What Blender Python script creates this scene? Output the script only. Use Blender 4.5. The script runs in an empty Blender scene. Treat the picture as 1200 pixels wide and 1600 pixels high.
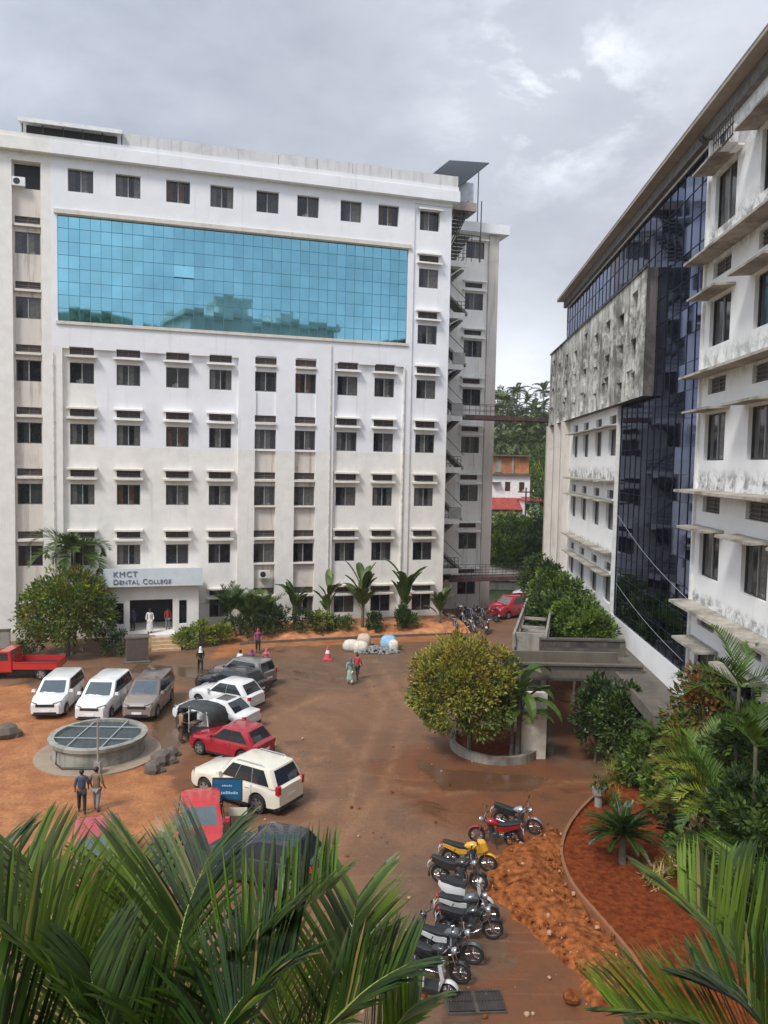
import bpy, math, random
from mathutils import Vector, Matrix
from mathutils import noise as mnoise
random.seed(7)
R = math.radians
S = bpy.context.scene
COL = S.collection

# ---------------------------------------------------------------- camera, sky, sun, exposure
CAMH = 13.5; FPX = 1200.0; PITCH = R(3.65); ROLL = R(1.15)
cam = bpy.data.cameras.new('camera'); camo = bpy.data.objects.new('camera', cam); COL.objects.link(camo)
cam.sensor_fit = 'VERTICAL'; cam.sensor_height = 36; cam.lens = 27; cam.clip_end = 3000; cam.clip_start = 0.05
camo.matrix_world = Matrix.Translation((0, 0, CAMH)) @ Matrix.Rotation(math.pi/2-PITCH, 4, 'X') @ Matrix.Rotation(ROLL, 4, 'Z')
S.camera = camo
S.view_settings.view_transform = 'Standard'; S.view_settings.look = 'None'; S.view_settings.gamma = 1
S.view_settings.exposure = 1.0

SUN_EL, SUN_AZ = 52.0, 217.0           # azimuth clockwise from +Y: behind the camera, a little to its left
world = bpy.data.worlds.new("World"); S.world = world; world.use_nodes = True
nt = world.node_tree; N = nt.nodes; Lk = nt.links
for n in list(N): N.remove(n)
def nd(t, **k):
    n = N.new(t)
    for a, v in k.items(): setattr(n, a, v)
    return n
out = nd('ShaderNodeOutputWorld'); bg = nd('ShaderNodeBackground'); Lk.new(bg.outputs[0], out.inputs[0])
sky = nd('ShaderNodeTexSky'); sky.sky_type = 'NISHITA'; sky.sun_disc = False
sky.sun_elevation = R(SUN_EL); sky.sun_rotation = R(SUN_AZ)
tc = nd('ShaderNodeTexCoord'); sep = nd('ShaderNodeSeparateXYZ'); Lk.new(tc.outputs['Generated'], sep.inputs[0])
def mth(op, a, b=None, clamp=False):
    m = nd('ShaderNodeMath', operation=op); m.use_clamp = clamp
    for i, v in enumerate((a, b)):
        if v is None: continue
        if isinstance(v, (int, float)): m.inputs[i].default_value = v
        else: Lk.new(v, m.inputs[i])
    return m.outputs[0]
# cloud deck: project direction on a plane high above, so clouds get smaller towards the horizon
zc = mth('ADD', mth('MAXIMUM', sep.outputs[2], 0.0), 0.22)
cx = mth('DIVIDE', sep.outputs[0], zc); cy = mth('DIVIDE', sep.outputs[1], zc)
cmb = nd('ShaderNodeCombineXYZ'); Lk.new(cx, cmb.inputs[0]); Lk.new(cy, cmb.inputs[1])
n1 = nd('ShaderNodeTexNoise'); n1.inputs['Scale'].default_value = 0.9; n1.inputs['Detail'].default_value = 7; n1.inputs['Roughness'].default_value = 0.55; n1.inputs['Distortion'].default_value = 0.2
Lk.new(cmb.outputs[0], n1.inputs['Vector'])
n2 = nd('ShaderNodeTexNoise'); n2.inputs['Scale'].default_value = 2.6; n2.inputs['Detail'].default_value = 8; n2.inputs['Roughness'].default_value = 0.62; n2.inputs['Distortion'].default_value = 0.25
Lk.new(cmb.outputs[0], n2.inputs['Vector'])
nsum = mth('ADD', mth('MULTIPLY', n1.outputs[0], 0.7), mth('MULTIPLY', n2.outputs[0], 0.3))
ramp = nd('ShaderNodeValToRGB'); Lk.new(nsum, ramp.inputs[0])
e = ramp.color_ramp.elements; e[0].position = 0.36; e[0].color = (0.118, 0.131, 0.158, 1)
e[1].position = 0.70; e[1].color = (0.275, 0.288, 0.322, 1)
x_ = e.new(0.5); x_.color = (0.180, 0.194, 0.225, 1)
# bright breaks: one low over the valley, one ragged rift higher up
def lobe(d, power):
    vn = nd('ShaderNodeVectorMath', operation='DOT_PRODUCT'); Lk.new(tc.outputs['Generated'], vn.inputs[0])
    vn.inputs[1].default_value = Vector(d).normalized(); return mth('POWER', mth('MAXIMUM', vn.outputs['Value'], 0.0), power)
rift = mth('MULTIPLY', lobe((0.20, 1, 0.485), 220), mth('MULTIPLY', mth('SUBTRACT', n2.outputs[0], 0.47, True), 6.5, True))
low = mth('MULTIPLY', lobe((0.17, 1, 0.10), 160), 0.75)
right = mth('MULTIPLY', lobe((0.34, 1, 0.42), 14), 0.26)
zen = mth('MULTIPLY', mth('POWER', mth('MAXIMUM', sep.outputs[2], 0.0), 2.0), 1.6)
back = mth('MULTIPLY', mth('POWER', mth('MAXIMUM', mth('MULTIPLY', sep.outputs[1], -1.0), 0.0), 1.0), 1.9)
left_ = mth('MULTIPLY', mth('MAXIMUM', mth('MULTIPLY', sep.outputs[0], -1.0), 0.0), 0.9)
gain = mth('ADD', mth('ADD', mth('ADD', 1.0, zen), back), left_)  # sky brightness added overhead, behind and to the left to light the walls
add = mth('ADD', mth('ADD', rift, low), right)
mxg = nd('ShaderNodeMix', data_type='RGBA', blend_type='MULTIPLY'); mxg.inputs[0].default_value = 1
Lk.new(ramp.outputs[0], mxg.inputs[6]); Lk.new(gain, mxg.inputs[7])
mxa = nd('ShaderNodeMix', data_type='RGBA', blend_type='ADD'); mxa.inputs[0].default_value = 1
Lk.new(mxg.outputs[2], mxa.inputs[6])
scl = nd('ShaderNodeMix', data_type='RGBA', blend_type='MULTIPLY'); scl.inputs[0].default_value = 1; scl.inputs[6].default_value = (0.42, 0.42, 0.42, 1)
Lk.new(add, scl.inputs[7]); Lk.new(scl.outputs[2], mxa.inputs[7])
# a little of the clear Nishita sky shows through the cloud layer
skm = nd('ShaderNodeMix', data_type='RGBA', blend_type='MULTIPLY'); skm.inputs[0].default_value = 1
Lk.new(sky.outputs[0], skm.inputs[6]); skm.inputs[7].default_value = (0.1, 0.1, 0.1, 1)
fin = nd('ShaderNodeMix', data_type='RGBA'); fin.inputs[0].default_value = 0.93
Lk.new(skm.outputs[2], fin.inputs[6]); Lk.new(mxa.outputs[2], fin.inputs[7])
Lk.new(fin.outputs[2], bg.inputs[0]); bg.inputs[1].default_value = 1.0

sun = bpy.data.lights.new('sun', 'SUN'); sun.energy = 1.5; sun.angle = R(14); sun.color = (1, 0.96, 0.9)
suno = bpy.data.objects.new('sun', sun); COL.objects.link(suno)
sd = Vector((math.sin(R(SUN_AZ))*math.cos(R(SUN_EL)), math.cos(R(SUN_AZ))*math.cos(R(SUN_EL)), math.sin(R(SUN_EL))))
suno.rotation_euler = sd.to_track_quat('Z', 'Y').to_euler(); suno.location = (0, -20, 60)

# ---------------------------------------------------------------- survey: where a sight line of the photograph meets the ground
def ray(px, py):
    v = Vector(((px-600)/FPX, (800-py)/FPX, -1.0))
    return camo.matrix_world.to_3x3() @ v
camo.matrix_world = camo.matrix_world
def G(px, py, z=0.0):
    d = ray(px, py); t = (z-CAMH)/d.z
    return Vector((d.x*t, d.y*t, z))
def P(px, py, Y):
    d = ray(px, py); t = Y/d.y
    return Vector((d.x*t, Y, CAMH+d.z*t))
def head(a, b): return math.atan2(b[1]-a[1], b[0]-a[0])

# ---------------------------------------------------------------- materials
MATS = {}
def mat(name, col, rough=0.7, metal=0.0, var=0.12, scale=3.0, bump=0.0, bscale=30.0, spec=0.5, island=0.0, trans=0.0, emit=None, coat=0.0, detail=5, col2=None):
    if name in MATS: return MATS[name]
    m = bpy.data.materials.new(name); m.use_nodes = True; t = m.node_tree; b = t.nodes['Principled BSDF']
    b.inputs['Roughness'].default_value = rough; b.inputs['Metallic'].default_value = metal
    b.inputs['Specular IOR Level'].default_value = spec; b.inputs['Coat Weight'].default_value = coat
    c = t.nodes.new('ShaderNodeTexCoord'); src = None
    n = t.nodes.new('ShaderNodeTexNoise'); n.inputs['Scale'].default_value = scale; n.inputs['Detail'].default_value = detail
    t.links.new(c.outputs['Object'], n.inputs['Vector'])
    r = t.nodes.new('ShaderNodeValToRGB'); t.links.new(n.outputs[0], r.inputs[0])
    r.color_ramp.elements[0].position = 0.3; r.color_ramp.elements[1].position = 0.72
    lo = [max(0, x*(1-var)) for x in col]; hi = [min(1, x*(1+var)) for x in (col2 or col)]
    r.color_ramp.elements[0].color = (*lo, 1); r.color_ramp.elements[1].color = (*hi, 1)
    src = r.outputs[0]
    if island > 0:
        g = t.nodes.new('ShaderNodeNewGeometry'); mr = t.nodes.new('ShaderNodeMapRange')
        mr.inputs['To Min'].default_value = 1-island; mr.inputs['To Max'].default_value = 1+island
        t.links.new(g.outputs['Random Per Island'], mr.inputs['Value'])
        x = t.nodes.new('ShaderNodeMix'); x.data_type = 'RGBA'; x.blend_type = 'MULTIPLY'; x.inputs[0].default_value = 1
        t.links.new(src, x.inputs[6]); t.links.new(mr.outputs[0], x.inputs[7]); src = x.outputs[2]
    t.links.new(src, b.inputs['Base Color'])
    if bump > 0:
        n2 = t.nodes.new('ShaderNodeTexNoise'); n2.inputs['Scale'].default_value = bscale; n2.inputs['Detail'].default_value = 6
        t.links.new(c.outputs['Object'], n2.inputs['Vector'])
        bp = t.nodes.new('ShaderNodeBump'); bp.inputs['Strength'].default_value = bump; bp.inputs['Distance'].default_value = 0.05
        t.links.new(n2.outputs[0], bp.inputs['Height']); t.links.new(bp.outputs[0], b.inputs['Normal'])
    if trans > 0:
        tr = t.nodes.new('ShaderNodeBsdfTranslucent'); t.links.new(src, tr.inputs[0])
        ms = t.nodes.new('ShaderNodeMixShader'); ms.inputs[0].default_value = trans
        t.links.new(b.outputs[0], ms.inputs[1]); t.links.new(tr.outputs[0], ms.inputs[2])
        t.links.new(ms.outputs[0], t.nodes['Material Output'].inputs[0])
    MATS[name] = m; return m

def wall_mat(name, col, dirt=(0.16, 0.14, 0.11), amount=0.35, streak=0.5, thresh=0.55, lower=None, lower_z=14.4, moss=False, zone=None):
    """plaster: blotches, vertical rain streaks; optionally an older cream coat below lower_z"""
    m = bpy.data.materials.new(name); m.use_nodes = True; t = m.node_tree; b = t.nodes['Principled BSDF']
    b.inputs['Roughness'].default_value = 0.85
    def new(k, **kw):
        n = t.nodes.new(k)
        for a, v in kw.items(): setattr(n, a, v)
        return n
    def noise(sc, det, vec, rough=0.6, dist=0.0):
        n = new('ShaderNodeTexNoise'); n.inputs['Scale'].default_value = sc; n.inputs['Detail'].default_value = det
        n.inputs['Roughness'].default_value = rough; n.inputs['Distortion'].default_value = dist
        t.links.new(vec, n.inputs['Vector']); return n.outputs[0]
    def rampv(v, a, bb, inv=False):
        r = new('ShaderNodeMapRange'); r.inputs['From Min'].default_value = a; r.inputs['From Max'].default_value = bb
        r.interpolation_type = 'SMOOTHSTEP'
        if inv: r.inputs['To Min'].default_value = 1; r.inputs['To Max'].default_value = 0
        t.links.new(v, r.inputs[0]); return r.outputs[0]
    def mul(a, bb, op='MULTIPLY'):
        n = new('ShaderNodeMath', operation=op); n.use_clamp = True
        for i, v in enumerate((a, bb)):
            if isinstance(v, (int, float)): n.inputs[i].default_value = v
            else: t.links.new(v, n.inputs[i])
        return n.outputs[0]
    def mix(f, a, bb):
        n = new('ShaderNodeMix', data_type='RGBA')
        if isinstance(f, (int, float)): n.inputs[0].default_value = f
        else: t.links.new(f, n.inputs[0])
        for i, v in ((6, a), (7, bb)):
            if isinstance(v, tuple): n.inputs[i].default_value = (*v, 1)
            else: t.links.new(v, n.inputs[i])
        return n.outputs[2]
    tcn = new('ShaderNodeTexCoord'); ob = tcn.outputs['Object']
    mp = new('ShaderNodeMapping'); mp.inputs['Scale'].default_value = (2.2, 2.2, 0.16); t.links.new(ob, mp.inputs[0])
    base = (*col,)
    c = mix(rampv(noise(0.6, 6, ob), 0.35, 0.7), tuple(x*0.93 for x in col), tuple(col))
    if lower:
        sx = new('ShaderNodeSeparateXYZ'); t.links.new(ob, sx.inputs[0])
        nz = noise(1.1, 3, ob)
        zz = mul(sx.outputs[2], 1.0, 'MULTIPLY'); zz.node.use_clamp = False
        stp = new('ShaderNodeMath', operation='LESS_THAN')
        # lower_z is a step: higher line on the left bays than on the middle ones
        xs = new('ShaderNodeMath', operation='LESS_THAN'); t.links.new(sx.outputs[0], xs.inputs[0]); xs.inputs[1].default_value = -27.2
        xl = new('ShaderNodeMath', operation='MULTIPLY_ADD'); t.links.new(xs.outputs[0], xl.inputs[0]); xl.inputs[1].default_value = 7.2; xl.inputs[2].default_value = lower_z
        t.links.new(sx.outputs[2], stp.inputs[0]); t.links.new(xl.outputs[0], stp.inputs[1])
        xe = new('ShaderNodeMath', operation='LESS_THAN'); t.links.new(sx.outputs[0], xe.inputs[0]); xe.inputs[1].default_value = -30.2
        xor = mul(stp.outputs[0], xe.outputs[0], 'MAXIMUM')
        c = mix(xor, c, mix(rampv(nz, 0.3, 0.7), lower, tuple(x*0.9 for x in lower)))
    st = mul(rampv(noise(1.0, 6, mp.outputs[0], 0.65), thresh, thresh+0.2), streak)
    bl = mul(rampv(noise(0.45, 8, ob, 0.7, 0.4), thresh, thresh+0.22), amount)
    c = mix(mul(st, 0.6), c, tuple(dirt)); c = mix(bl, c, tuple(dirt))
    if zone:                                       # moss growing out of a given height band (zc, half width, strength)
        sx2 = new('ShaderNodeSeparateXYZ'); t.links.new(ob, sx2.inputs[0])
        for (za, half, strength) in zone:
            d = new('ShaderNodeMath', operation='SUBTRACT'); t.links.new(sx2.outputs[2], d.inputs[0]); d.inputs[1].default_value = za
            ab = new('ShaderNodeMath', operation='ABSOLUTE'); t.links.new(d.outputs[0], ab.inputs[0])
            f = rampv(ab.outputs[0], half*0.2, half, True)
            f = mul(f, rampv(noise(1.6, 9, ob, 0.75, 0.6), 0.40, 0.62)); f = mul(f, strength)
            c = mix(f, c, (0.085, 0.083, 0.068))
    t.links.new(c, b.inputs['Base Color'])
    n2 = noise(9, 8, ob, 0.7); bp = new('ShaderNodeBump'); bp.inputs['Strength'].default_value = 0.25; bp.inputs['Distance'].default_value = 0.03
    t.links.new(n2, bp.inputs['Height']); t.links.new(bp.outputs[0], b.inputs['Normal'])
    MATS[name] = m; return m

W_MAIN = wall_mat('plaster_white', (0.81, 0.81, 0.83), amount=0.16, streak=0.38, thresh=0.56, lower=(0.81, 0.78, 0.73), dirt=(0.30, 0.25, 0.21), lower_z=14.3)
W_STRIP = wall_mat('plaster_streaked', (0.66, 0.60, 0.54), amount=0.3, streak=1.0, thresh=0.50, dirt=(0.22, 0.17, 0.14))
W_TRIM = wall_mat('plaster_trim', (0.66, 0.62, 0.55), amount=0.4, streak=0.5, thresh=0.52, dirt=(0.27, 0.22, 0.17))
W_TOP = wall_mat('parapet_grey', (0.66, 0.65, 0.65), amount=0.45, streak=0.7, thresh=0.48, dirt=(0.34, 0.32, 0.30))
W_WING = wall_mat('plaster_wing', (0.88, 0.855, 0.81), amount=0.3, streak=0.6, thresh=0.52, dirt=(0.22, 0.19, 0.16))
W_RIGHT = wall_mat('plaster_right', (0.86, 0.86, 0.85), amount=0.16, streak=0.35, thresh=0.56, dirt=(0.22, 0.21, 0.18),
                   zone=[(12.9, 0.8, 0.8), (17.5, 0.9, 0.55), (22.2, 1.2, 0.75), (25.5, 1.6, 0.45), (8.3, 0.5, 0.8)])
W_MOSS = wall_mat('plaster_mossy', (0.74, 0.73, 0.68), amount=0.9, streak=1.0, thresh=0.44, dirt=(0.11, 0.105, 0.09), zone=[(20.6, 2.9, 0.9), (18.0, 1.0, 0.6)])
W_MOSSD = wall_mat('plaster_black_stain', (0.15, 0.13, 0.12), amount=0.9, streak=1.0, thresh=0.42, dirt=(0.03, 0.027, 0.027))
W_FIN = wall_mat('plaster_beige', (0.62, 0.57, 0.52), amount=0.3, streak=0.8, thresh=0.5, dirt=(0.25, 0.22, 0.19))
CONC = wall_mat('old_concrete', (0.15, 0.128, 0.10), amount=0.85, streak=0.6, thresh=0.42, dirt=(0.075, 0.066, 0.055))
CONC_L = wall_mat('concrete_pale', (0.33, 0.305, 0.265), amount=0.75, streak=0.7, thresh=0.45, dirt=(0.12, 0.10, 0.08))
SOFFIT = mat('soffit_brown', (0.36, 0.31, 0.25), 0.9, var=0.15, scale=1.5)
DARK = mat('dark_interior', (0.02, 0.02, 0.025), 0.8)
FRAME = mat('window_frame', (0.12, 0.11, 0.105), 0.5)
MULL = mat('window_mullion', (0.30, 0.30, 0.30), 0.5)
GL = [mat('pane_dark', (0.012, 0.013, 0.016), 0.08, var=0.3), mat('pane_grey', (0.04, 0.04, 0.043), 0.15, var=0.35, scale=4),
      mat('pane_curtain', (0.10, 0.095, 0.09), 0.25, var=0.35, scale=6), mat('pane_brown', (0.07, 0.032, 0.022), 0.25, var=0.4, scale=4),
      mat('pane_pale', (0.18, 0.18, 0.175), 0.2, var=0.3, scale=5)]
LOUV = mat('louvre_brown', (0.06, 0.042, 0.038), 0.6, var=0.4, scale=6)
CYAN = mat('cyan_mirror_glass', (0.19, 0.42, 0.50), 0.03, 1.0, var=0.10, scale=0.4, island=0.08)
NAVY = mat('navy_mirror_glass', (0.040, 0.080, 0.205), 0.04, 1.0, var=0.15, scale=0.3, island=0.12)
SEAM = mat('glazing_seam', (0.05, 0.19, 0.26), 0.4); SEAM2 = mat('glazing_seam_dark', (0.01, 0.012, 0.03), 0.4)
STEEL = mat('steel_dark', (0.06, 0.055, 0.055), 0.5, 0.4); RUST = mat('rusty_red_steel', (0.10, 0.055, 0.05), 0.7, 0.1, var=0.4)
GALV = mat('galvanised', (0.45, 0.46, 0.47), 0.4, 0.6); WHITE = mat('white_paint', (0.75, 0.75, 0.74), 0.6)
BLACKR = mat('black_rubber', (0.02, 0.02, 0.02), 0.8); PLAST = mat('black_plastic', (0.025, 0.025, 0.028), 0.45)
CHROME = mat('chrome', (0.6, 0.6, 0.62), 0.18, 1.0)
RIM = mat('alloy_rim', (0.45, 0.44, 0.43), 0.35, 0.7)
CARGL = mat('car_glass', (0.02, 0.025, 0.03), 0.04, 0.0, spec=0.9); CARGL2 = mat('car_windscreen', (0.06, 0.085, 0.10), 0.04, spec=0.9)
TAIL = mat('tail_lamp', (0.45, 0.01, 0.02), 0.15, coat=0.5); LAMP = mat('head_lamp', (0.36, 0.37, 0.39), 0.08, 0.5, coat=0.5)
SKIN = mat('skin', (0.20, 0.105, 0.07), 0.6); HAIR = mat('hair', (0.012, 0.01, 0.01), 0.5)

# ---------------------------------------------------------------- mesh builder
def smooth(me, ang=40):
    for p in me.polygons: p.use_smooth = True
    try: me.set_sharp_from_angle(angle=R(ang))
    except Exception: pass
class MB:
    def __init__(s): s.v = []; s.f = []; s.m = []; s.T = None
    def p(s, c):
        c = Vector(c)
        if s.T is not None: c = s.T @ c
        s.v.append(c); return len(s.v)-1
    def face(s, pts, mi=0): s.f.append([s.p(c) for c in pts]); s.m.append(mi)
    def box(s, x0, x1, y0, y1, z0, z1, mi=0, taper=0.0):
        i = [s.p(c) for c in ((x0, y0, z0), (x1, y0, z0), (x1, y1, z0), (x0, y1, z0), (x0+taper, y0+taper, z1), (x1-taper, y0+taper, z1), (x1-taper, y1-taper, z1), (x0+taper, y1-taper, z1))]
        for q in ((3, 2, 1, 0), (4, 5, 6, 7), (0, 1, 5, 4), (1, 2, 6, 5), (2, 3, 7, 6), (3, 0, 4, 7)):
            s.f.append([i[k] for k in q]); s.m.append(mi)
    def tube(s, pts, r, n=8, mi=0, cap=True, flat=1.0):
        pts = [Vector(p) for p in pts]; rs = r if isinstance(r, (list, tuple)) else [r]*len(pts); rings = []
        up0 = Vector((0, 0, 1))
        for k, p in enumerate(pts):
            d = (pts[min(k+1, len(pts)-1)]-pts[max(k-1, 0)]).normalized()
            up = up0 if abs(d.z) < 0.95 else Vector((0, 1, 0))
            a = d.cross(up).normalized(); b = a.cross(d).normalized()
            rings.append([s.p(p+a*math.cos(2*math.pi*j/n)*rs[k]+b*math.sin(2*math.pi*j/n)*rs[k]*flat) for j in range(n)])
        for k in range(len(rings)-1):
            for j in range(n):
                s.f.append([rings[k][j], rings[k][(j+1) % n], rings[k+1][(j+1) % n], rings[k+1][j]]); s.m.append(mi)
        if cap: s.f.append(rings[0][::-1]); s.m.append(mi); s.f.append(rings[-1]); s.m.append(mi)
    def loft(s, rings, mi=0, cap=True, closed=True):
        R_ = [[s.p(c) for c in r] for r in rings]; n = len(R_[0])
        for k in range(len(R_)-1):
            for j in range(n if closed else n-1):
                s.f.append([R_[k][j], R_[k][(j+1) % n], R_[k+1][(j+1) % n], R_[k+1][j]]); s.m.append(mi)
        if cap: s.f.append(R_[0][::-1]); s.m.append(mi); s.f.append(R_[-1]); s.m.append(mi)
    def lathe(s, prof, n=24, c=(0, 0, 0), axis='z', mi=0, cap=True):
        rings = []
        for r, h in prof:
            ring = []
            for j in range(n):
                a = 2*math.pi*j/n; u, w = r*math.cos(a), r*math.sin(a)
                ring.append((c[0]+u, c[1]+w, c[2]+h) if axis == 'z' else (c[0]+u, c[1]+h, c[2]+w) if axis == 'y' else (c[0]+h, c[1]+u, c[2]+w))
            rings.append(ring)
        s.loft(rings, mi, cap)
    def ball(s, c, r, n=10, mi=0, m=7):
        r = r if isinstance(r, (list, tuple)) else (r, r, r)
        s.loft([[(c[0]+r[0]*math.sin(math.pi*k/m)*math.cos(2*math.pi*j/n), c[1]+r[1]*math.sin(math.pi*k/m)*math.sin(2*math.pi*j/n), c[2]+r[2]*math.cos(math.pi*k/m)) for j in range(n)] for k in [0.06]+list(range(1, m))+[m-0.06]], mi)
    def torus(s, c, R1, r2, n=20, k=8, mi=0, sy=1.0):     # axis along y
        rings = [[(c[0]+(R1+r2*math.cos(2*math.pi*j/k))*math.cos(2*math.pi*i/n), c[1]+r2*sy*math.sin(2*math.pi*j/k), c[2]+(R1+r2*math.cos(2*math.pi*j/k))*math.sin(2*math.pi*i/n)) for j in range(k)] for i in range(n+1)]
        s.loft(rings, mi, cap=False)
    def mesh(s, name, mats, sm=None):
        me = bpy.data.meshes.new(name); me.from_pydata([tuple(v) for v in s.v], [], s.f)
        for m in (mats if isinstance(mats, (list, tuple)) else [mats]): me.materials.append(m)
        for p, mi in zip(me.polygons, s.m): p.material_index = mi
        me.validate(); me.update()
        if sm: smooth(me, sm)
        return me
    def build(s, name, mats, parent=None, loc=None, rz=None, sm=None):
        return link(name, s.mesh(name, mats, sm), parent, loc, rz)
def link(name, me, parent=None, loc=None, rz=None):
    o = bpy.data.objects.new(name, me); COL.objects.link(o)
    if parent: o.parent = parent
    if loc is not None: o.location = loc
    if rz is not None: o.rotation_euler.z = rz
    return o
def tag(o, label=None, cat=None, group=None, kind=None):
    for k, v in (('label', label), ('category', cat), ('group', group), ('kind', kind)):
        if v: o[k] = v
    return o
def empty(name, loc=(0, 0, 0), rz=0, label=None, cat=None, group=None):
    o = bpy.data.objects.new(name, None); COL.objects.link(o); o.location = loc; o.rotation_euler = (0, 0, rz)
    o.empty_display_size = 0.3
    return tag(o, label, cat, group)
def dup(o, loc, rz, label=None, scale=None, lean=None):
    def rec(src, par):
        c = src.copy(); COL.objects.link(c); c.parent = par
        for ch in [k for k in ALLCH.get(src.name, list(src.children))]: rec(ch, c)
        return c
    r = rec(o, None); r.location = loc; r.rotation_euler = (lean or 0, 0, rz)
    if label: r['label'] = label
    if scale: r.scale = scale if isinstance(scale, (list, tuple)) else (scale,)*3
    return r
ALLCH = {}

def relief(m, X0, X1, Z0, Z1, rects, y0=0.0, mi=0):
    """flat wall with rectangular steps: rect = (x0,x1,z0,z1,depth,hole?,mat)"""
    xs = sorted({round(min(max(v, X0), X1), 4) for r in rects for v in r[:2]} | {X0, X1})
    zs = sorted({round(min(max(v, Z0), Z1), 4) for r in rects for v in r[2:4]} | {Z0, Z1})
    def cell(i, k):
        cx, cz = (xs[i]+xs[i+1])/2, (zs[k]+zs[k+1])/2; d, h, mm = 0.0, False, mi
        for r in rects:
            if r[0] < cx < r[1] and r[2] < cz < r[3]: d, h = r[4], r[5]; mm = r[6] if len(r) > 6 else mm
        return d, h, mm
    C = [[cell(i, k) for k in range(len(zs)-1)] for i in range(len(xs)-1)]
    for i in range(len(xs)-1):
        for k in range(len(zs)-1):
            d, h, mm = C[i][k]; y = y0+d
            if not h: m.face([(xs[i], y, zs[k]), (xs[i+1], y, zs[k]), (xs[i+1], y, zs[k+1]), (xs[i], y, zs[k+1])], mm)
            if i+1 < len(xs)-1 and abs(C[i+1][k][0]-d) > 1e-4:
                y2 = y0+C[i+1][k][0]; q = C[i+1][k][2] if not C[i+1][k][1] else mm
                m.face([(xs[i+1], y, zs[k]), (xs[i+1], y2, zs[k]), (xs[i+1], y2, zs[k+1]), (xs[i+1], y, zs[k+1])], min(q, mm))
            if k+1 < len(zs)-1 and abs(C[i][k+1][0]-d) > 1e-4:
                y2 = y0+C[i][k+1][0]
                m.face([(xs[i], y, zs[k+1]), (xs[i], y2, zs[k+1]), (xs[i+1], y2, zs[k+1]), (xs[i+1], y, zs[k+1])], min(C[i][k+1][2], mm))
WCACHE = {}
def window(parent, x, y, zc, w, h, style=None, frame=FRAME, bars=1, vary=True):
    """centre x, wall-plane y (outside), centre height zc"""
    var = random.randrange(9) if style is None else style
    key = (round(w, 2), round(h, 2), bars, frame.name)
    if key not in WCACHE:
        m = MB(); t = 0.06
        m.box(-w/2, w/2, -0.03, 0.04, h/2-t, h/2); m.box(-w/2, w/2, -0.03, 0.04, -h/2, -h/2+t)
        m.box(-w/2, -w/2+t, -0.03, 0.04, -h/2+t, h/2-t); m.box(w/2-t, w/2, -0.03, 0.04, -h/2+t, h/2-t)
        for k in range(bars):
            xx = -w/2+w*(k+1)/(bars+1); m.box(xx-0.035, xx+0.035, -0.035, 0.03, -h/2+t, h/2-t, 1)
        WCACHE[key] = m.mesh('window', [frame, MULL])
    key2 = key+(var,)
    if key2 not in WCACHE:
        rr = random.Random(var*17+3); m = MB(); n = (bars+1)*2
        for k in range(n):
            c = rr.choice([0, 0, 0, 1, 1, 2, 1] if var < 6 else [2, 2, 1, 4, 0] if var < 8 else [3, 3, 0, 1])
            a, b = -w/2+0.05+(w-0.1)*k/n, -w/2+0.05+(w-0.1)*(k+1)/n
            tl = rr.uniform(-0.004, 0.004)
            m.face([(a, 0.01+tl, -h/2+0.05), (b, 0.01-tl, -h/2+0.05), (b, 0.01-tl*0.5, h/2-0.05), (a, 0.01+tl*0.5, h/2-0.05)], c)
        # things on the sill seen through the glass
        for q in range(rr.randrange(0, 3)):
            xx = rr.uniform(-w/2+0.2, w/2-0.3); hh = rr.uniform(0.1, 0.3)
            m.box(xx, xx+rr.uniform(0.12, 0.3), -0.005, 0.006, -h/2+0.06, -h/2+0.06+hh, rr.choice([4, 2, 4]))
        WCACHE[key2] = m.mesh('window_pane', GL)
    f = link('window', WCACHE[key], parent, (x, y, zc)); g = link('window_pane', WCACHE[key2], f)
    return f
def transom(parent, x, y, zc, w, h, mats=None):
    key = ('t', round(w, 2), round(h, 2))
    if key not in WCACHE:
        m = MB(); m.box(-w/2, w/2, 0.02, 0.05, -h/2, h/2, 0)
        n = max(2, int(h/0.14))
        for k in range(n):
            z = -h/2+h*(k+0.5)/n; m.box(-w/2+0.04, w/2-0.04, -0.02, 0.0205, z-0.02, z+0.02, 1)
        m.box(-0.03, 0.03, -0.025, 0.02, -h/2, h/2, 2)
        WCACHE[key] = m.mesh('louvred_vent', [LOUV, mat('louvre_slat', (0.15, 0.12, 0.115), 0.6, var=0.3), FRAME])
    return link('louvred_vent', WCACHE[key], parent, (x, y, zc))
def shade(parent, x, y, z, w, proj=0.5, th=0.09, m_=None, slope=0.06, name='sunshade'):
    key = (name, round(w, 2), proj, th, slope, (m_ or W_TRIM).name)
    if key not in WCACHE:
        m = MB(); n = 6
        rings = []
        for k in range(n+1):
            xx = -w/2+w*k/n; j = random.uniform(-0.008, 0.008)
            rings.append([(xx, 0.0, 0), (xx, 0, th), (xx, -proj, th-slope+j), (xx, -proj-0.01, -slope+j)])
        m.loft(rings); WCACHE[key] = m.mesh(name, [m_ or W_TRIM])
    return link(name, WCACHE[key], parent, (x, y, z))

# ================================================================ LEFT BUILDING (college block)
C0 = Vector((4.76, 64.51, 0)); RZL = R(90-73.97)
LB = empty('college_building', C0, RZL, 'long white college block with a wide cyan glass panel and rows of small windows', 'building')
COLS = [-31.8, -28.2, -24.95, -21.4, -18.2, -14.75, -11.6, -8.15, -5.05, -1.5]
ROWS = [33.35, 28.7, 24.13, 19.65, 15.17, 10.72, 6.17, 1.92]
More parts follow.
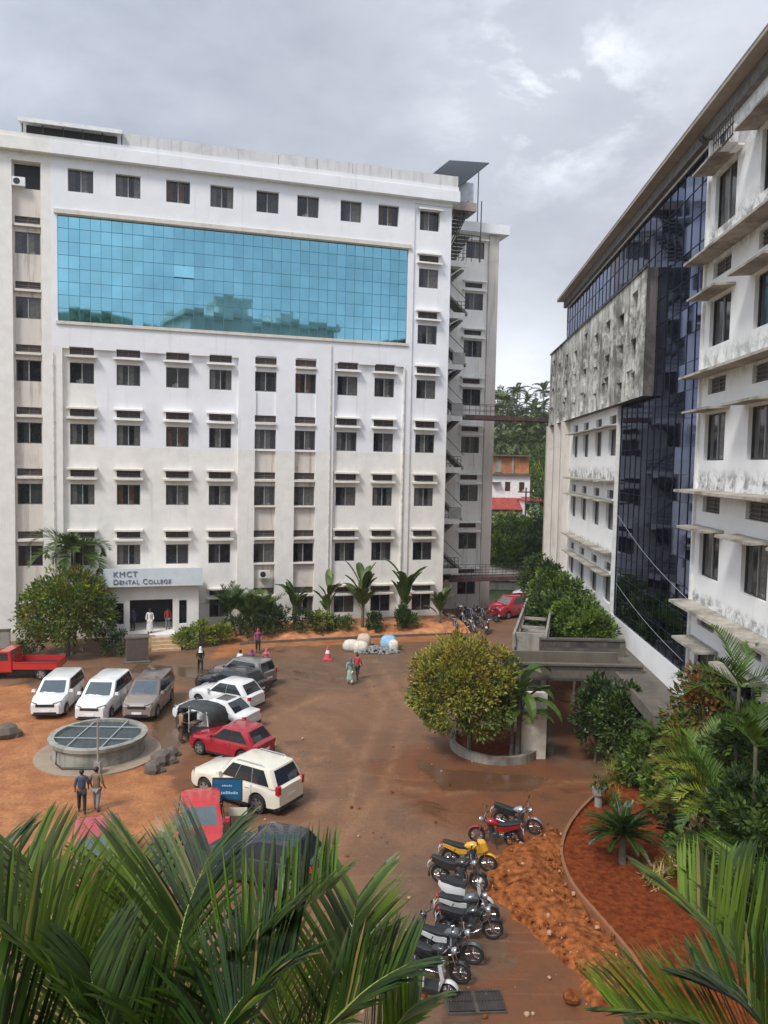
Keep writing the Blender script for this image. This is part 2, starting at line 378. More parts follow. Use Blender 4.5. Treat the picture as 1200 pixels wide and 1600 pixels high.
# rectangles: x0,x1,z0,z1,depth,hole
rects = [(-32.75, -30.85, -0.5, 34.3, 0.38, False, 1)]
rects += [(-29.5, -16.85, -0.5, 21.38, 0.30, False), (-9.3, -3.5, -0.5, 21.4, 0.30, False), (-2.85, 0.4, -0.5, 34.6, 0.14, False)]
rects += [(-15.55, -13.92, -0.5, 14.25, 0.28, False, 1), (-12.42, -10.72, -0.5, 14.25, 0.28, False, 1), (-15.5, -13.97, 14.25, 21.62, 0.12, False), (-12.37, -10.77, 14.25, 21.62, 0.12, False)]
rects += [(-29.78, -3.32, 23.3, 30.9, 0.22, True)]
dep = {0: .38, 1: .30, 2: .30, 3: .30, 4: .30, 5: .28, 6: .28, 7: .30, 8: .30, 9: .14}
wins = []; trs = []
for r, z in enumerate(ROWS):
    for c, x in enumerate(COLS):
        if r in (1, 2) and 1 <= c <= 8: continue
        if r == 7 and c in (1, 2, 3): continue
        d = dep[c] if (r > 0 or c in (0, 9)) else 0.0
        if c in (5, 6) and r in (3, 4): d = 0.12
        w, h = (1.72, 1.62) if r == 0 else (1.68, 1.52)
        if r == 0 and c == 0: h = 1.7
        if c == 4 and r == 7: w = 1.5
        wins.append((c, r, x, z, w, h, d))
        if r > 0: trs.append((c, r, x, z+(1.60 if r < 6 else 1.55 if r == 6 else 1.2), w, 0.52, d))
for (c, r, x, z, w, h, d) in wins+trs:
    rects.append((x-w/2, x+w/2, z-h/2, z+h/2, d+(0.16 if r else 0.40), True))
# porch opening behind the entrance
rects += [(-25.3, -21.6, 0.9, 3.4, 0.30, True)]
m = MB(); relief(m, -41.0, 0.4, -0.6, 34.9, rects)
# side and back so that it is a solid block
m.face([(0.4, 0.14, -0.6), (0.4, 16, -0.6), (0.4, 16, 34.9), (0.4, 0.14, 34.9)]); m.face([(-41, 0, -0.6), (-41, 16, -0.6), (-41, 16, 34.9), (-41, 0, 34.9)])
m.face([(-41, 16, -0.6), (0.4, 16, -0.6), (0.4, 16, 34.9), (-41, 16, 34.9)])
m.build('wall', [W_MAIN, W_STRIP], LB)
# cornice and parapet
m = MB(); m.box(-41.5, 0.85, -0.5, 16.4, 34.9, 35.75); m.box(-41.4, 0.75, -0.42, -0.1, 35.75, 36.08); m.build('cornice', W_TRIM if False else W_MAIN, LB)
m = MB()
x = -25.3
while x < 0.6:
    w = random.uniform(2.6, 3.6); x1 = min(x+w, 0.7)
    j = random.uniform(-0.02, 0.02); m.box(x+0.015, x1-0.015, -0.36+j, -0.12+j, 36.08, 36.95+random.uniform(-0.03, 0.03)); x = x1
m.box(0.4, 0.68, -0.1, 15, 35.75, 36.9); m.box(-41, 0.4, 15.6, 15.9, 35.75, 36.9)
m.build('roof_parapet', W_TOP, LB)
m = MB(); m.box(-41.3, -25.6, 0.9, 1.1, 36.0, 36.5, 1); 
m.face([(-32.2, -0.75, 36.95), (-25.3, -0.75, 36.95), (-25.3, 3.5, 37.35), (-32.2, 3.5, 37.35)], 0)
m.box(-32.2, -25.3, -0.78, -0.66, 36.72, 37.0, 0); m.box(-32.2, -25.3, -0.66, 3.4, 36.9, 36.94, 0)
for k in range(6): xx = -32+k*1.32; m.box(xx, xx+0.08, -0.4, -0.32, 36.05, 36.75, 1)
m.box(-31.8, -25.7, 0.2, 0.3, 36.05, 36.85, 1)
m.build('rooftop_canopy', [WHITE, STEEL], LB)
# cyan curtain wall
def curtain(parent, name, x0, x1, z0, z1, nx, nz, y, glass, seam, tilt=0.006, seed=1, opens=(), th=0.03, skip=None):
    rr = random.Random(seed); m = MB(); dx = (x1-x0)/nx; dz = (z1-z0)/nz
    ln = MB()
    for i in range(nx):
        for k in range(nz):
            if skip and skip(x0+dx*(i+.5), z0+dz*(k+.5)): continue
            a, b = rr.gauss(0, tilt)*dx, rr.gauss(0, tilt)*dz; X, Z = x0+i*dx, z0+k*dz
            if (i, k) in opens:
                m.face([(X, y-0.22, Z), (X+dx, y-0.22, Z), (X+dx, y, Z+dz), (X, y, Z+dz)], 0); m.face([(X, y+0.02, Z), (X+dx, y+0.02, Z), (X+dx, y+0.02, Z+dz*0.4), (X, y+0.02, Z+dz*0.4)], 1); continue
            m.face([(X, y-a-b, Z), (X+dx, y+a-b, Z), (X+dx, y+a+b, Z+dz), (X, y-a+b, Z+dz)], 0)
    g = m.build(name, [glass, DARK], parent)
    for i in range(nx+1):
        X = x0+i*dx
        if skip is None: ln.box(X-th/2, X+th/2, y-0.03, y+0.05, z0, z1)
        else:
            zz = [z0+dz*k for k in range(nz+1)]
            for k in range(nz):
                if not (skip(X-dx/2, zz[k]+dz/2) and skip(X+dx/2, zz[k]+dz/2)): ln.box(X-th/2, X+th/2, y-0.03, y+0.05, zz[k], zz[k+1])
    for k in range(nz+1):
        Z = z0+k*dz
        if skip is None: ln.box(x0, x1, y-0.028, y+0.045, Z-th/2, Z+th/2)
        else:
            for i in range(nx):
                X = x0+dx*(i+.5)
                if not (skip(X, Z-dz/2) and skip(X, Z+dz/2)): ln.box(X-dx/2, X+dx/2, y-0.028, y+0.045, Z-th/2, Z+th/2)
    ln.build('glazing_bars', seam, g)
    return g
curtain(LB, 'glass_panel', -29.78, -3.32, 23.3, 30.9, 36, 8, 0.17, CYAN, SEAM, 0.0014, 4, opens={(11, 4), (12, 4)}, th=0.028)
m = MB(); m.box(-30.0, -3.1, -0.16, 0.02, 30.9, 31.2); m.box(-29.9, -3.2, -0.12, 0.03, 23.08, 23.3); m.box(-29.78, -3.32, -0.06, 0.3, 30.83, 30.9)
m.build('glass_surround', W_TRIM, LB)
m = MB(); m.box(-41, 0.4, 0.6, 15.9, 0, 34.8); m.build('interior', DARK, LB)
for (c, r, x, z, w, h, d) in wins: window(LB, x, d+(0.12 if r else 0.35), z, w, h)
for (c, r, x, z, w, h, d) in trs: transom(LB, x, d+0.11, z, w, h)
# sunshades and sills
for (c, r, x, z, w, h, d) in trs:
    if c in (1, 2, 3, 4, 7, 8, 9):
        mm = W_MAIN if z > 14.5 and c not in (1,) else W_TRIM
        shade(LB, x, d, z-0.26-0.17, w+0.42, 0.42, 0.12, mm)
        if not (r == 3 and c != 9): shade(LB, x, d, z+0.30, w+0.42, 0.45, 0.12, mm)
    else:
        shade(LB, x, d, z-0.26-0.19, w+(0.12 if c == 0 else 0.0), 0.26, 0.17, W_TRIM, 0.02)
        if c in (5, 6) and r in (5, 6): shade(LB, x, d, ROWS[r]-h-0.36, w+0.02, 0.30, 0.10, W_TRIM, 0.0)
shade(LB, COLS[9], 0.14, ROWS[0]+0.85, 2.1, 0.35, 0.12, W_MAIN)
# panel joints, drain pipes
m = MB()
for xx, r_, zt_ in ((-3.45, 0.07, 21.3), (-30.1, 0.035, 21), (-9.6, 0.04, 22.8)):
    m = MB(); m.tube([(xx, -0.08, 0.4), (xx, -0.08, zt_)], r_, 6)
    for z in (4, 8, 12, 16, 20): m.box(xx-0.1, xx+0.1, -0.085, 0.0, z, z+0.06)
    m.build('drain_pipe', mat('pipe_grey', (0.62, 0.59, 0.55), 0.6, var=0.3), LB)
# plinth
m = MB(); m.box(-41, 0.42, -0.09, 0.0, -0.5, 0.75); m.build('plinth', W_STRIP, LB)
# porch with sign
m = MB(); PY = -2.9
px0, px1 = -26.3, -19.9
relief(m, px0, px1, -0.2, 4.3, [(-24.75, -21.75, 0.9, 3.25, 0.25, True), (-25.9, -25.15, 1.5, 3.05, 0.2, True), (-21.3, -20.75, 1.4, 3.15, 0.2, True)], y0=PY)
m.box(px0, px0+0.2, PY+0.02, 0, -0.2, 4.3); m.box(px1-0.2, px1, PY+0.02, 0, -0.2, 4.3); m.box(px0-0.3, px1+0.3, PY-0.5, 0, 4.3, 4.5)
m.box(px0+.01, px1-.01, PY+0.01, 0.55, -0.2, 0.895)
m.box(-24.9, -21.6, PY-1.1, PY-0.002, -0.2, 0.88); m.build('porch', W_MAIN, LB)
m = MB(); m.box(px0-0.2, px1+0.25, PY-0.62, PY-0.50, 4.32, 5.62); m.build('sign_board', mat('sign_face', (0.60, 0.66, 0.69), 0.5, var=0.05), LB)
m = MB(); m.face([(-25.86, PY+.16, 1.5), (-25.17, PY+.16, 1.5), (-25.17, PY+.16, 3.05), (-25.86, PY+.16, 3.05)]); m.build('side_light', GL[0], LB); m = MB(); m.face([(-21.28, PY+.16, 1.4), (-20.77, PY+.16, 1.4), (-20.77, PY+.16, 3.15), (-21.28, PY+.16, 3.15)]); m.build('side_light', GL[0], LB)
m = MB(); m.box(-25.6, -21.3, 0.5, 0.6, 0.9, 3.6); m.build('porch_doorway', mat('doorway_dark', (0.03, 0.03, 0.045), 0.5), LB)
m = MB()
for k in range(4): m.box(-23.2, -21.2, PY-1.15-0.32*(k+1), PY-1.15-0.32*k, -0.2, 0.74-0.2*k)
m.box(-24.9, -23.0, PY-1.2, PY-1.102, -0.2, 0.9)
m.build('entrance_steps', mat('sandstone_steps', (0.48, 0.34, 0.20), 0.8, var=0.2, bump=0.3), LB)
def text(parent, body, size, loc, material, name='lettering', spacing=1.0, rot=(math.pi/2, 0, 0), depth=0.02):
    cu = bpy.data.curves.new(name, 'FONT'); cu.body = body; cu.size = size; cu.extrude = depth; cu.space_character = spacing
    t = bpy.data.objects.new(name, cu); COL.objects.link(t); bpy.context.view_layer.update()
    me = bpy.data.meshes.new_from_object(t.evaluated_get(bpy.context.evaluated_depsgraph_get())); bpy.data.objects.remove(t)
    me.materials.clear(); me.materials.append(material); o = link(name, me, parent, loc); o.rotation_euler = rot; return o
LETT = mat('letter_grey', (0.13, 0.15, 0.17), 0.5)
ly = PY-0.645
text(LB, 'KMCT', 0.56, (-25.85, ly, 5.05), LETT, spacing=1.15)
xx = -25.85
for s_, z_ in (('D', .52), ('ENTAL', .42), (' C', .52), ('OLLEGE', .42)):
    o = text(LB, s_, z_, (xx, ly, 4.52), LETT, spacing=1.1)
    xx += max(v.co.x for v in o.data.vertices)+0.05
ac = MB(); ac.box(-0.42, 0.42, -0.32, 0, -0.3, 0.3); ac.box(-0.36, 0.36, 0, 0.25, -0.38, -0.31)
a_ = ac.build('outdoor_unit', WHITE, LB, (-32.3, 0.28, 32.85)); k = MB(); k.lathe([(0.0, 0), (0.22, 0), (0.22, 0.01), (0, 0.01)], 20, (-0.12, -0.335, 0), 'y'); k.build('fan_grille', PLAST, a_)
for xx, zz, dy in ((-14.75, 4.55, -0.05),):
    a_ = ac.build('outdoor_unit', W_TRIM, LB, (xx, dy, zz)); k = MB(); k.lathe([(0.0, 0), (0.22, 0), (0.22, 0.01), (0, 0.01)], 20, (-0.12, -0.335, 0), 'y'); k.build('fan_grille', PLAST, a_)

# ---------------------------------------------------------------- wing behind the stair
WY = 6.2
WG = empty('stair_wing', C0, RZL, 'narrow cream stained wing with eight stacked windows behind the outside stair', 'building')
wr = []
WR = [33.15, 28.5, 24.2, 19.75, 15.35, 10.85, 6.35, 2.05]
for i, z in enumerate(WR):
    wr.append((4.15, 5.95, z-0.75, z+0.75, 0.15, True))
    if i: wr.append((4.15, 5.85, z+1.25, z+1.7, 0.15, True))
m = MB(); relief(m, 0.0, 7.3, -0.5, 34.6, wr, y0=WY)
m.box(6.35, 7.3, WY-0.25, WY-0.003, -0.5, 34.55, 1)
m.face([(7.3, WY, -0.5), (7.3, WY+12, -0.5), (7.3, WY+12, 34.6), (7.3, WY, 34.6)]); m.build('wall', [W_WING, W_FIN], WG)
m = MB(); m.box(0, 8.1, WY-0.75, WY+12.5, 34.6, 34.85); m.box(0, 8.1, WY-0.75, WY-0.6, 34.85, 35.45); m.box(7.95, 8.1, WY-.6, WY+12, 34.85, 35.45); m.build('cornice', W_MAIN, WG)
m = MB(); m.box(0.2, 7.2, WY+0.6, WY+12, 0, 34.5); m.build('interior', DARK, WG)
for i, z in enumerate(WR):
    window(WG, 5.05, WY+0.11, z, 1.8, 1.5, style=[7, 6, 1, 4, 2, 7, 3, 0][i])
    if i:
        transom(WG, 5.0, WY+0.11, z+1.475, 1.7, 0.45); shade(WG, 5.0, WY, z+0.95, 2.3, 0.5, 0.1, W_WING)
        shade(WG, 5.0, WY, z+1.78, 2.3, 0.5, 0.1, W_WING)
    else: shade(WG, 5.05, WY, z+0.85, 2.3, 0.5, 0.1, W_WING)
# outside stair: landings, flights, railings
ST = empty('outside_stair', C0, RZL, 'open concrete stair zigzagging up between the college block and its wing', 'staircase')
LV = [4.25, 8.7, 13.2, 17.75, 22.2, 26.6, 31.0]
fl = MB()
for i, z in enumerate(LV):
    m = MB(); m.box(0.6, 2.75, 2.6, 6.19, z-0.22, z); m.box(0.6, 2.75, 2.55, 2.7, z-0.45, z+0.05); m.build('landing', W_WING, ST)
    z0 = (LV[i-1] if i else 0.2)
    # flight from the lower landing (left) rising to the right, then back
    for y0_, x0_, x1_, za, zb in ((4.4, 0.7, 3.2, z-0.2-2.15, z-0.15),):
        rr = []
        for q in range(2):
            xx = [x0_, x1_][q]; zz = [za, zb][q]; rr.append([(xx, y0_, zz), (xx, y0_+1.6, zz), (xx, y0_+1.6, zz-0.25), (xx, y0_, zz-0.25)])
        fl.loft(rr)
        for q in range(11):
            t = q/11; xx = x0_+(x1_-x0_)*t; zz = za+(zb-za)*t; fl.box(xx, xx+0.3, y0_, y0_+1.6, zz-0.02, zz+0.17)
    rr = []
    for q in range(2):
        xx = [3.0, 0.7][q]; zz = [z0+0.1, z-2.35][q]; rr.append([(xx, 2.6, zz), (xx, 4.2, zz), (xx, 4.2, zz-0.25), (xx, 2.6, zz-0.25)])
    if i != 0: fl.loft(rr)
fl.build('flight', CONC_L, ST)
m = MB()
for i, z in enumerate(LV):
    for h in (0.35, 0.7, 1.0): m.tube([(0.6, 2.6, z+h), (2.75, 2.6, z+h)], 0.025, 5)
    for q in range(7): m.tube([(0.7+q*0.34, 2.6, z), (0.7+q*0.34, 2.6, z+1.0)], 0.022, 5)
    m.tube([(0.8, 4.4, z-1.4), (3.2, 4.4, z+0.8)], 0.03, 5)
    if i: m.tube([(3.0, 2.6, LV[i-1]+1.1), (0.8, 2.6, z-1.4)], 0.03, 5)
m.build('railing', STEEL, ST)
for i in (2, 4, 5): z = LV[i-1]; m = MB(); m.box(1.7, 2.85, 2.5, 2.54, z+0.05, z+1.0); m.build('rail_panel', mat('grey_sheet', (0.38, 0.37, 0.35), 0.7, var=0.2), ST)
# steel stair to the roof and tin roof on top
SR = empty('steel_roof_stair', C0, RZL, 'thin steel stair and platform climbing to the roof above the wing', 'staircase')
m = MB()
for k in range(14):
    t = k/13; m.box(0.8+0.2*(k % 7)+0, 1.9+0.2*(k % 7), 2.6, 3.4, 31.2+t*4.2, 31.24+t*4.2)
for a, b in (((0.9, 2.6, 31.2), (2.8, 2.6, 35.2)), ((0.9, 3.4, 31.2), (2.8, 3.4, 35.2)), ((3.9, 2.3, 31), (3.9, 2.3, 36.2)), ((1.0, 2.3, 33.2), (3.9, 2.3, 33.2)), ((0.9, 2.6, 32.2), (2.8, 2.6, 36.2))): m.tube([a, b], 0.05, 5)
for q in range(5): m.tube([(1.0+q*0.7, 2.3, 31), (1.0+q*0.7, 2.3, 33.2)], 0.03, 5)
m.build('steel_frame', STEEL, SR)
m = MB(); m.box(1.2, 3.5, 2.4, 4.6, 35.3, 36.0); m.build('platform', mat('platform_grey', (0.33, 0.27, 0.24), 0.8), SR)
m = MB(); m.box(1.9, 3.55, 3.3, 3.4, 36.0, 38.0); m.build('side_sheet', mat('tin_grey', (0.45, 0.47, 0.50), 0.5, 0.2), SR)
TR = empty('tin_roof', C0, RZL, 'dark tilted tin roof standing above the right end of the parapet', 'roof')
m = MB()
q = [(-1.6, 1.5, 38.0), (2.2, -2.6, 37.6-1.3), (4.9, 6.8, 40.4), (0.0, 9.0, 40.4)]
def lerp(a, b, t): return tuple(a[i]+(b[i]-a[i])*t for i in range(3))
a0, a1, a2, a3 = (-1.35, 0.15, 37.15), (0.95, 0.9, 36.35), (6.1, 6.0, 41.0), (2.2, 6.0, 40.75)
nn = 26
rings = []
for k in range(nn+1):
    p0, p1 = lerp(a0, a1, k/nn), lerp(a3, a2, k/nn); dz = 0.05*(k % 2)
    rings.append([(p0[0], p0[1], p0[2]+dz), (p1[0], p1[1], p1[2]+dz), (p1[0], p1[1], p1[2]+dz-0.05), (p0[0], p0[1], p0[2]+dz-0.05)])
m.loft(rings); m.build('roof_sheet', mat('tin_dark', (0.035, 0.042, 0.05), 0.7, 0.0), TR)
m = MB()
for p, zz in ((lerp(a0, a1, .08), 35.8), (lerp(a0, a1, .9), 35), (lerp(a3, a2, .1), 35.8), (lerp(a3, a2, .75), 34.9)): m.tube([(p[0], p[1]+.1, zz), (p[0], p[1]+.1, p[2]-0.05)], 0.05, 6)
m.build('post', STEEL, TR)

# ================================================================ RIGHT BUILDING
AZR = R(3.5)
CRo = Vector((12.5, 29.0, 0)); RZR = -math.pi/2-AZR           # local x runs towards the camera, local y goes into the building
RB = empty('hospital_block', CRo, RZR, 'tall white block on the right with navy glass, sunshade ledges and a mossy projecting box', 'building')
# (written with u = distance away from the camera along the wall, x = -u)
rr_ = []
UC = [0.42, -3.75, -7.9]; ZC = [23.75, 19.15, 14.75, 10.2, 5.7]
Cw = []
for j, u in enumerate(UC):
    for i, z in enumerate(ZC):
        w = 2.1 if j == 0 else 2.1; h = 1.8
        if i == 0: h = 2.1
        Cw.append((-u, z, w, h)); rr_.append((-u-w/2, -u+w/2, z-h/2, z+h/2, 0.22, True))
Ct = []
for j, u in enumerate(UC):
    for i, z in enumerate((21.15, 16.72, 12.15, 7.65)):
        Ct.append((-u, z, 1.8 if j == 0 else 1.9, 0.62)); rr_.append((-u-.9, -u+.9, z-.31, z+.31, 0.2, True))
Bw = []
for u in (17.1, 21.0, 25.1, 29.0):
    for z in (15.0, 10.55, 6.2):
        Bw.append((-u, z, 1.9, 1.6)); rr_.append((-u-.95, -u+.95, z-.8, z+.8, 0.25, True))
        rr_.append((-u-.85, -u+.85, z+1.35-.26, z+1.35+.26, 0.2, True))
rr_.append((-34.6, -2.15, 23.3, 26.35, 0.10, True)); rr_.append((-15.6, -2.15, 4.95, 23.3, 0.10, True))
m = MB(); relief(m, -39.6, 24.0, -0.5, 27.0, [(-39.6, -34.7, 23.2, 27.0, 6.0, True)]+rr_)
m.face([(24, 0, -0.5), (24, 14, -0.5), (24, 14, 27), (24, 0, 27)]); m.face([(-34.7, 0.1, 23), (-34.7, 14, 23), (-34.7, 14, 27), (-34.7, 0.1, 27)])
m.face([(-39.6, 0, -0.5), (-39.6, 14, -0.5), (-39.6, 14, 23.2), (-39.6, 0, 23.2)])
m.face([(-39.6, 0, 23.19), (-34.7, 0, 23.19), (-34.7, 14, 23.19), (-39.6, 14, 23.19)])
m.face([(-39.6, 14, -0.5), (24, 14, -0.5), (24, 14, 27), (-39.6, 14, 27)])
m.build('wall', W_RIGHT, RB)
m = MB(); m.box(-39.3, 23.5, 0.9, 13.5, 0, 22.9); m.box(-34.4, 23.5, 0.9, 13.5, 22.9, 26.9); m.build('interior', DARK, RB)
m = MB(); m.box(-35.3, 24.5, -0.75, 14.6, 27.0, 27.1, 1); m.box(-35.3, 24.5, -0.75, -0.65, 27.1, 27.2, 0); m.box(-35.0, 24.4, -0.25, -0.004, 26.45, 27.0, 0)
m.build('eaves', [mat('eave_edge', (0.16, 0.15, 0.14), 0.9, var=0.3), SOFFIT], RB)
curtain(RB, 'navy_glass', -34.6, -2.15, 4.95, 26.35, 30, 18, 0.06, NAVY, SEAM2, 0.002, 9, th=0.016, skip=lambda x, z: z < 23.2 and x < -15.6)
m = MB(); m.box(-15.72, -15.58, -0.1, 0.1, 4.9, 17.0); m.build('glass_edge', WHITE, RB); m = MB(); m.box(-2.2, -2.02, -0.1, 0.02, 4.9, 26.4); m.build('glass_edge', WHITE, RB)
# mossy projecting box
mr = []
for i, u in enumerate((11.2, 13.9, 17.2, 20.4, 23.9, 27.5, 31.2, 34.6, 37.7)):
    for k, z in enumerate((21.6, 19.6, 17.9)):
        zz = z-0.25*(i % 2); w = 1.15; hh = 1.15 if (i*3+k) % 4 else 1.9
        mr.append((-u-w/2, -u+w/2, zz-hh/2, zz+hh/2, 0.45, False, 1))
    mr.append((-u-0.5, -u+0.5, 17.2, 21.2, 0.10, False)) if i % 2 else mr.append((-u-1.2, -u+0.1, 17.35, 18.6, 0.12, False, 0))
mr = [r for r in mr if r[4] < 0.2]+[r for r in mr if r[4] > 0.2]
m = MB(); relief(m, -39.5, -9.0, 17.05, 23.25, mr, y0=-0.48)
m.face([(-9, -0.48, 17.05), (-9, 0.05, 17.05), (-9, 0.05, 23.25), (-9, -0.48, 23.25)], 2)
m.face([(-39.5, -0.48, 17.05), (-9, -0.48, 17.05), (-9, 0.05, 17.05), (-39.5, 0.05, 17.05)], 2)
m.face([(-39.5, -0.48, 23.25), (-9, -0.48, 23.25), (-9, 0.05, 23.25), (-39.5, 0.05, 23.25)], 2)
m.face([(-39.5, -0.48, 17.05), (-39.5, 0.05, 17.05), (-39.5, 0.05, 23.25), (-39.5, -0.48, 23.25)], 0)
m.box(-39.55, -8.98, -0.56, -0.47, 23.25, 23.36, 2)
m.build('projecting_box', [W_MOSS, DARK, W_MOSSD], RB)
for (x, z, w, h) in Cw:
    window(RB, x, 0.17, z, w, h, style=random.choice([6, 7, 4, 2, 5]), frame=mat('dark_frame', (0.05, 0.045, 0.04), 0.5))
for (x, z, w, h) in Ct: transom(RB, x, 0.14, z, w, h)
for (x, z, w, h) in Bw:
    window(RB, x, 0.2, z, w, h); transom(RB, x, 0.15, z+1.35, 1.7, 0.52)
LEDGE = wall_mat('ledge_stained', (0.44, 0.40, 0.34), amount=0.8, streak=0.6, thresh=0.42, dirt=(0.13, 0.115, 0.095))
for z in (21.62, 17.12, 12.62, 8.1): shade(RB, 6.0, 0, z, 16.6, 0.85, 0.10, LEDGE, 0.05, 'ledge')
for u in UC:
    for z in ZC: shade(RB, -u, 0, z+(1.0 if z < 23 else 1.22), 2.9, 0.8, 0.09, LEDGE, 0.05, 'ledge')
for z in (12.65, 8.4): shade(RB, -23.2, 0, z, 14.5, 0.6, 0.10, LEDGE, 0.05, 'ledge')
for z in (15.0, 10.55, 6.2): shade(RB, -22.9, 0, z+0.92, 14.0, 0.6, 0.08, LEDGE, 0.05, 'ledge')
# beige fins with small windows at the far end
m = MB()
for u in (31.6, 35.1, 39.3): m.box(-u-0.3, -u+0.3, -0.65, -0.003, -0.3, 17.0)
m.build('fin', W_FIN, RB)
for u in (33.3, 37.2):
    for z in (15.6, 13.2, 10.9, 8.4, 6.1, 3.8): window(RB, -u, -0.04, z, 0.8, 0.95, style=0, bars=0)
# window on the top floor with grille and unit
a_ = ac.build('outdoor_unit', WHITE, RB, (1.1, -0.35, 25.2)); k = MB(); k.lathe([(0, 0), (0.22, 0), (0.22, 0.01), (0, 0.01)], 20, (-0.12, -0.335, 0), 'y'); k.build('fan_grille', PLAST, a_)
m = MB()
for k in range(9): m.box(0.15+k*0.22, 0.18+k*0.22, -0.72, -0.69, 24.95, 25.8)
for z in (24.95, 25.35, 25.8): m.box(0.1, 2.0, -0.73, -0.68, z, z+0.04)
m.build('balcony_grille', STEEL, RB)
m = MB(); m.tube([(-2.0, -0.3, 26.3), (-2.0, -0.5, 26.5)], 0.12, 8); m.build('camera_bracket', STEEL, RB)

# walkway slab along the foot of the right block
def world_R(x, y, z=0.0):
    c, s_ = math.cos(RZR), math.sin(RZR); return Vector((CRo.x+x*c-y*s_, CRo.y+x*s_+y*c, z))
WK = empty('concrete_walkway', CRo, RZR, 'stained concrete walkway roof running along the foot of the right block', 'walkway')
m = MB(); m.box(-33, 1.0, -1.75, -0.01, 3.55, 3.8); m.box(-33, -9.2, -1.9, -1.75, 3.45, 4.15); m.box(-6.4, 1.0, -1.9, -1.75, 3.45, 3.95); m.build('slab', CONC, WK)
for x in (-30, -25, -20, -15, -10.5, -5.5, -0.2):
    m = MB(); m.box(x-0.15, x+0.15, -1.7, -1.4, -0.3, 3.55); m.build('column', CONC, WK)
m = MB()
for k in range(9): m.box(1.0+k*0.35, 1.35+k*0.35, -1.9, -0.01, 3.2-0.33*k, 3.55-0.33*k)
m.build('steps', CONC_L, WK)

# ---------------------------------------------------------------- footbridge from the planted island to the right block
FB = empty('footbridge', (0, 0, 0), 0, 'weathered concrete footbridge with low parapets crossing to the right block', 'footbridge')
a = P(832, 1035, 36.2); b = P(1012, 1047, 36.0); c_ = P(985, 1003, 38.4); d_ = P(845, 1000, 38.4)
zf = 3.9
def slab(m, q, z0, z1, mi=0):
    m.loft([[(p[0], p[1], z0) for p in q], [(p[0], p[1], z1) for p in q]], mi)
x0, x1 = 6.95, 12.6
m = MB(); m.box(x0-0.6, x1, 35.9, 38.6, zf-0.42, zf); m.build('deck', CONC, FB)
for (ya, yb, h, xa) in ((35.75, 35.95, 0.22, x0-0.6), (38.5, 38.7, 0.80, x0+1.1)):
    m = MB(); m.box(xa, x1-0.2, ya, yb, zf-0.5, zf+h); m.box(xa, x1-0.25, ya-0.06, yb+0.06, zf+h, zf+h+0.09); m.build('parapet', CONC, FB)
m = MB(); m.box(x0-0.55, x1-.3, 35.742, 35.75, zf+.02, zf+.2); m.box(x0-.55, x1-.3, 35.742, 35.75, zf-.5, zf-.38); m.box(x0+1.15, x1-.5, 38.49, 38.497, zf+.45, zf+.78); m.build('gap_shade_band', wall_mat('gap_shade_dark', (0.05, 0.045, 0.04), amount=0.6, streak=0.8, thresh=0.45, dirt=(0.16, 0.14, 0.12)), FB)  # dark strips painted on for the shaded gaps under the ledges
m = MB(); m.box(x0-0.5, x1-1, 37.05, 37.25, zf, zf+0.55); m.build('middle_kerb', CONC, FB)
for x in (8.1, 12.0): m = MB(); m.box(x-0.16, x+0.16, 36.2, 36.55, -0.2, zf-0.42); m.build('pillar', CONC, FB) if x > 11 else None
m = MB(); m.box(6.5, 7.7, 34.75, 34.95, -0.2, 3.1); m.build('pier', mat('pier_cream', (0.78, 0.73, 0.62), 0.8, var=0.15), FB)
# the arm that leads away from the island end, with slotted balustrades
AR = empty('access_ramp', (7.45, 38.75, 0), R(-14), 'pale concrete ramp arm with slotted balustrade leading away behind the round tree', 'ramp')
m = MB(); m.box(-0.75, 0.95, 0, 11, zf-0.3, zf-0.02); m.build('deck', CONC_L, AR)
for xx in (-0.75, 0.85):
    m = MB(); m.box(xx, xx+0.12, 0, 11, zf+0.85, zf+1.0); m.box(xx, xx+0.12, 0, 11, zf-0.02, zf+0.2)
    for k in range(12): m.box(xx+.005, xx+0.115, k*0.95, k*0.95+0.28, zf+0.2, zf+0.85)
    m.build('balustrade', CONC_L, AR)
m = MB()
for k in range(4): m.box(-0.6, 0.75, 1+k*2.6, 1.15+k*2.6, zf+0.55, zf+0.7)
m.box(-0.6, 0.8, 0.3, 0.5, zf, zf+1.0)
m.build('cross_beam', CONC_L, AR)
for y in (1.2, 6, 10.5): m = MB(); m.box(-0.5, 0.7, y, y+0.35, -0.2, zf-0.3); m.build('pier', CONC_L, AR)

# steel bridges between the two blocks
def to_w(x, y, z):
    c, s_ = math.cos(RZL), math.sin(RZL); return Vector((C0.x+x*c-y*s_, C0.y+x*s_+y*c, z))
for z, lab in ((17.85, 'rusty steel bridge high up between the two blocks'), (3.35, 'lower steel bridge just above the far parked vehicles')):
    BR = empty('steel_bridge', C0, RZL, lab, 'footbridge', 'steel bridges between the blocks')
    m = MB(); m.box(2.0, 13.4, 2.9, 4.3, z-0.10, z); m.box(2.0, 13.4, 2.8, 2.9, z-0.32, z+0.06); m.box(2.0, 13.4, 4.3, 4.4, z-0.32, z+0.06)
    for k in range(12): m.box(2.4+k*0.95, 2.5+k*0.95, 2.9, 4.3, z-0.3, z-0.10)
    m.build('deck', RUST, BR)
    m = MB()
    for y in (2.85, 4.35):
        for h in (0.5, 1.0): m.tube([(2.0, y, z+h), (13.4, y, z+h)], 0.022, 5)
        for k in range(12): m.tube([(2.1+k*1.02, y, z), (2.1+k*1.02, y, z+1)], 0.02, 5)
    m.build('railing', STEEL, BR)

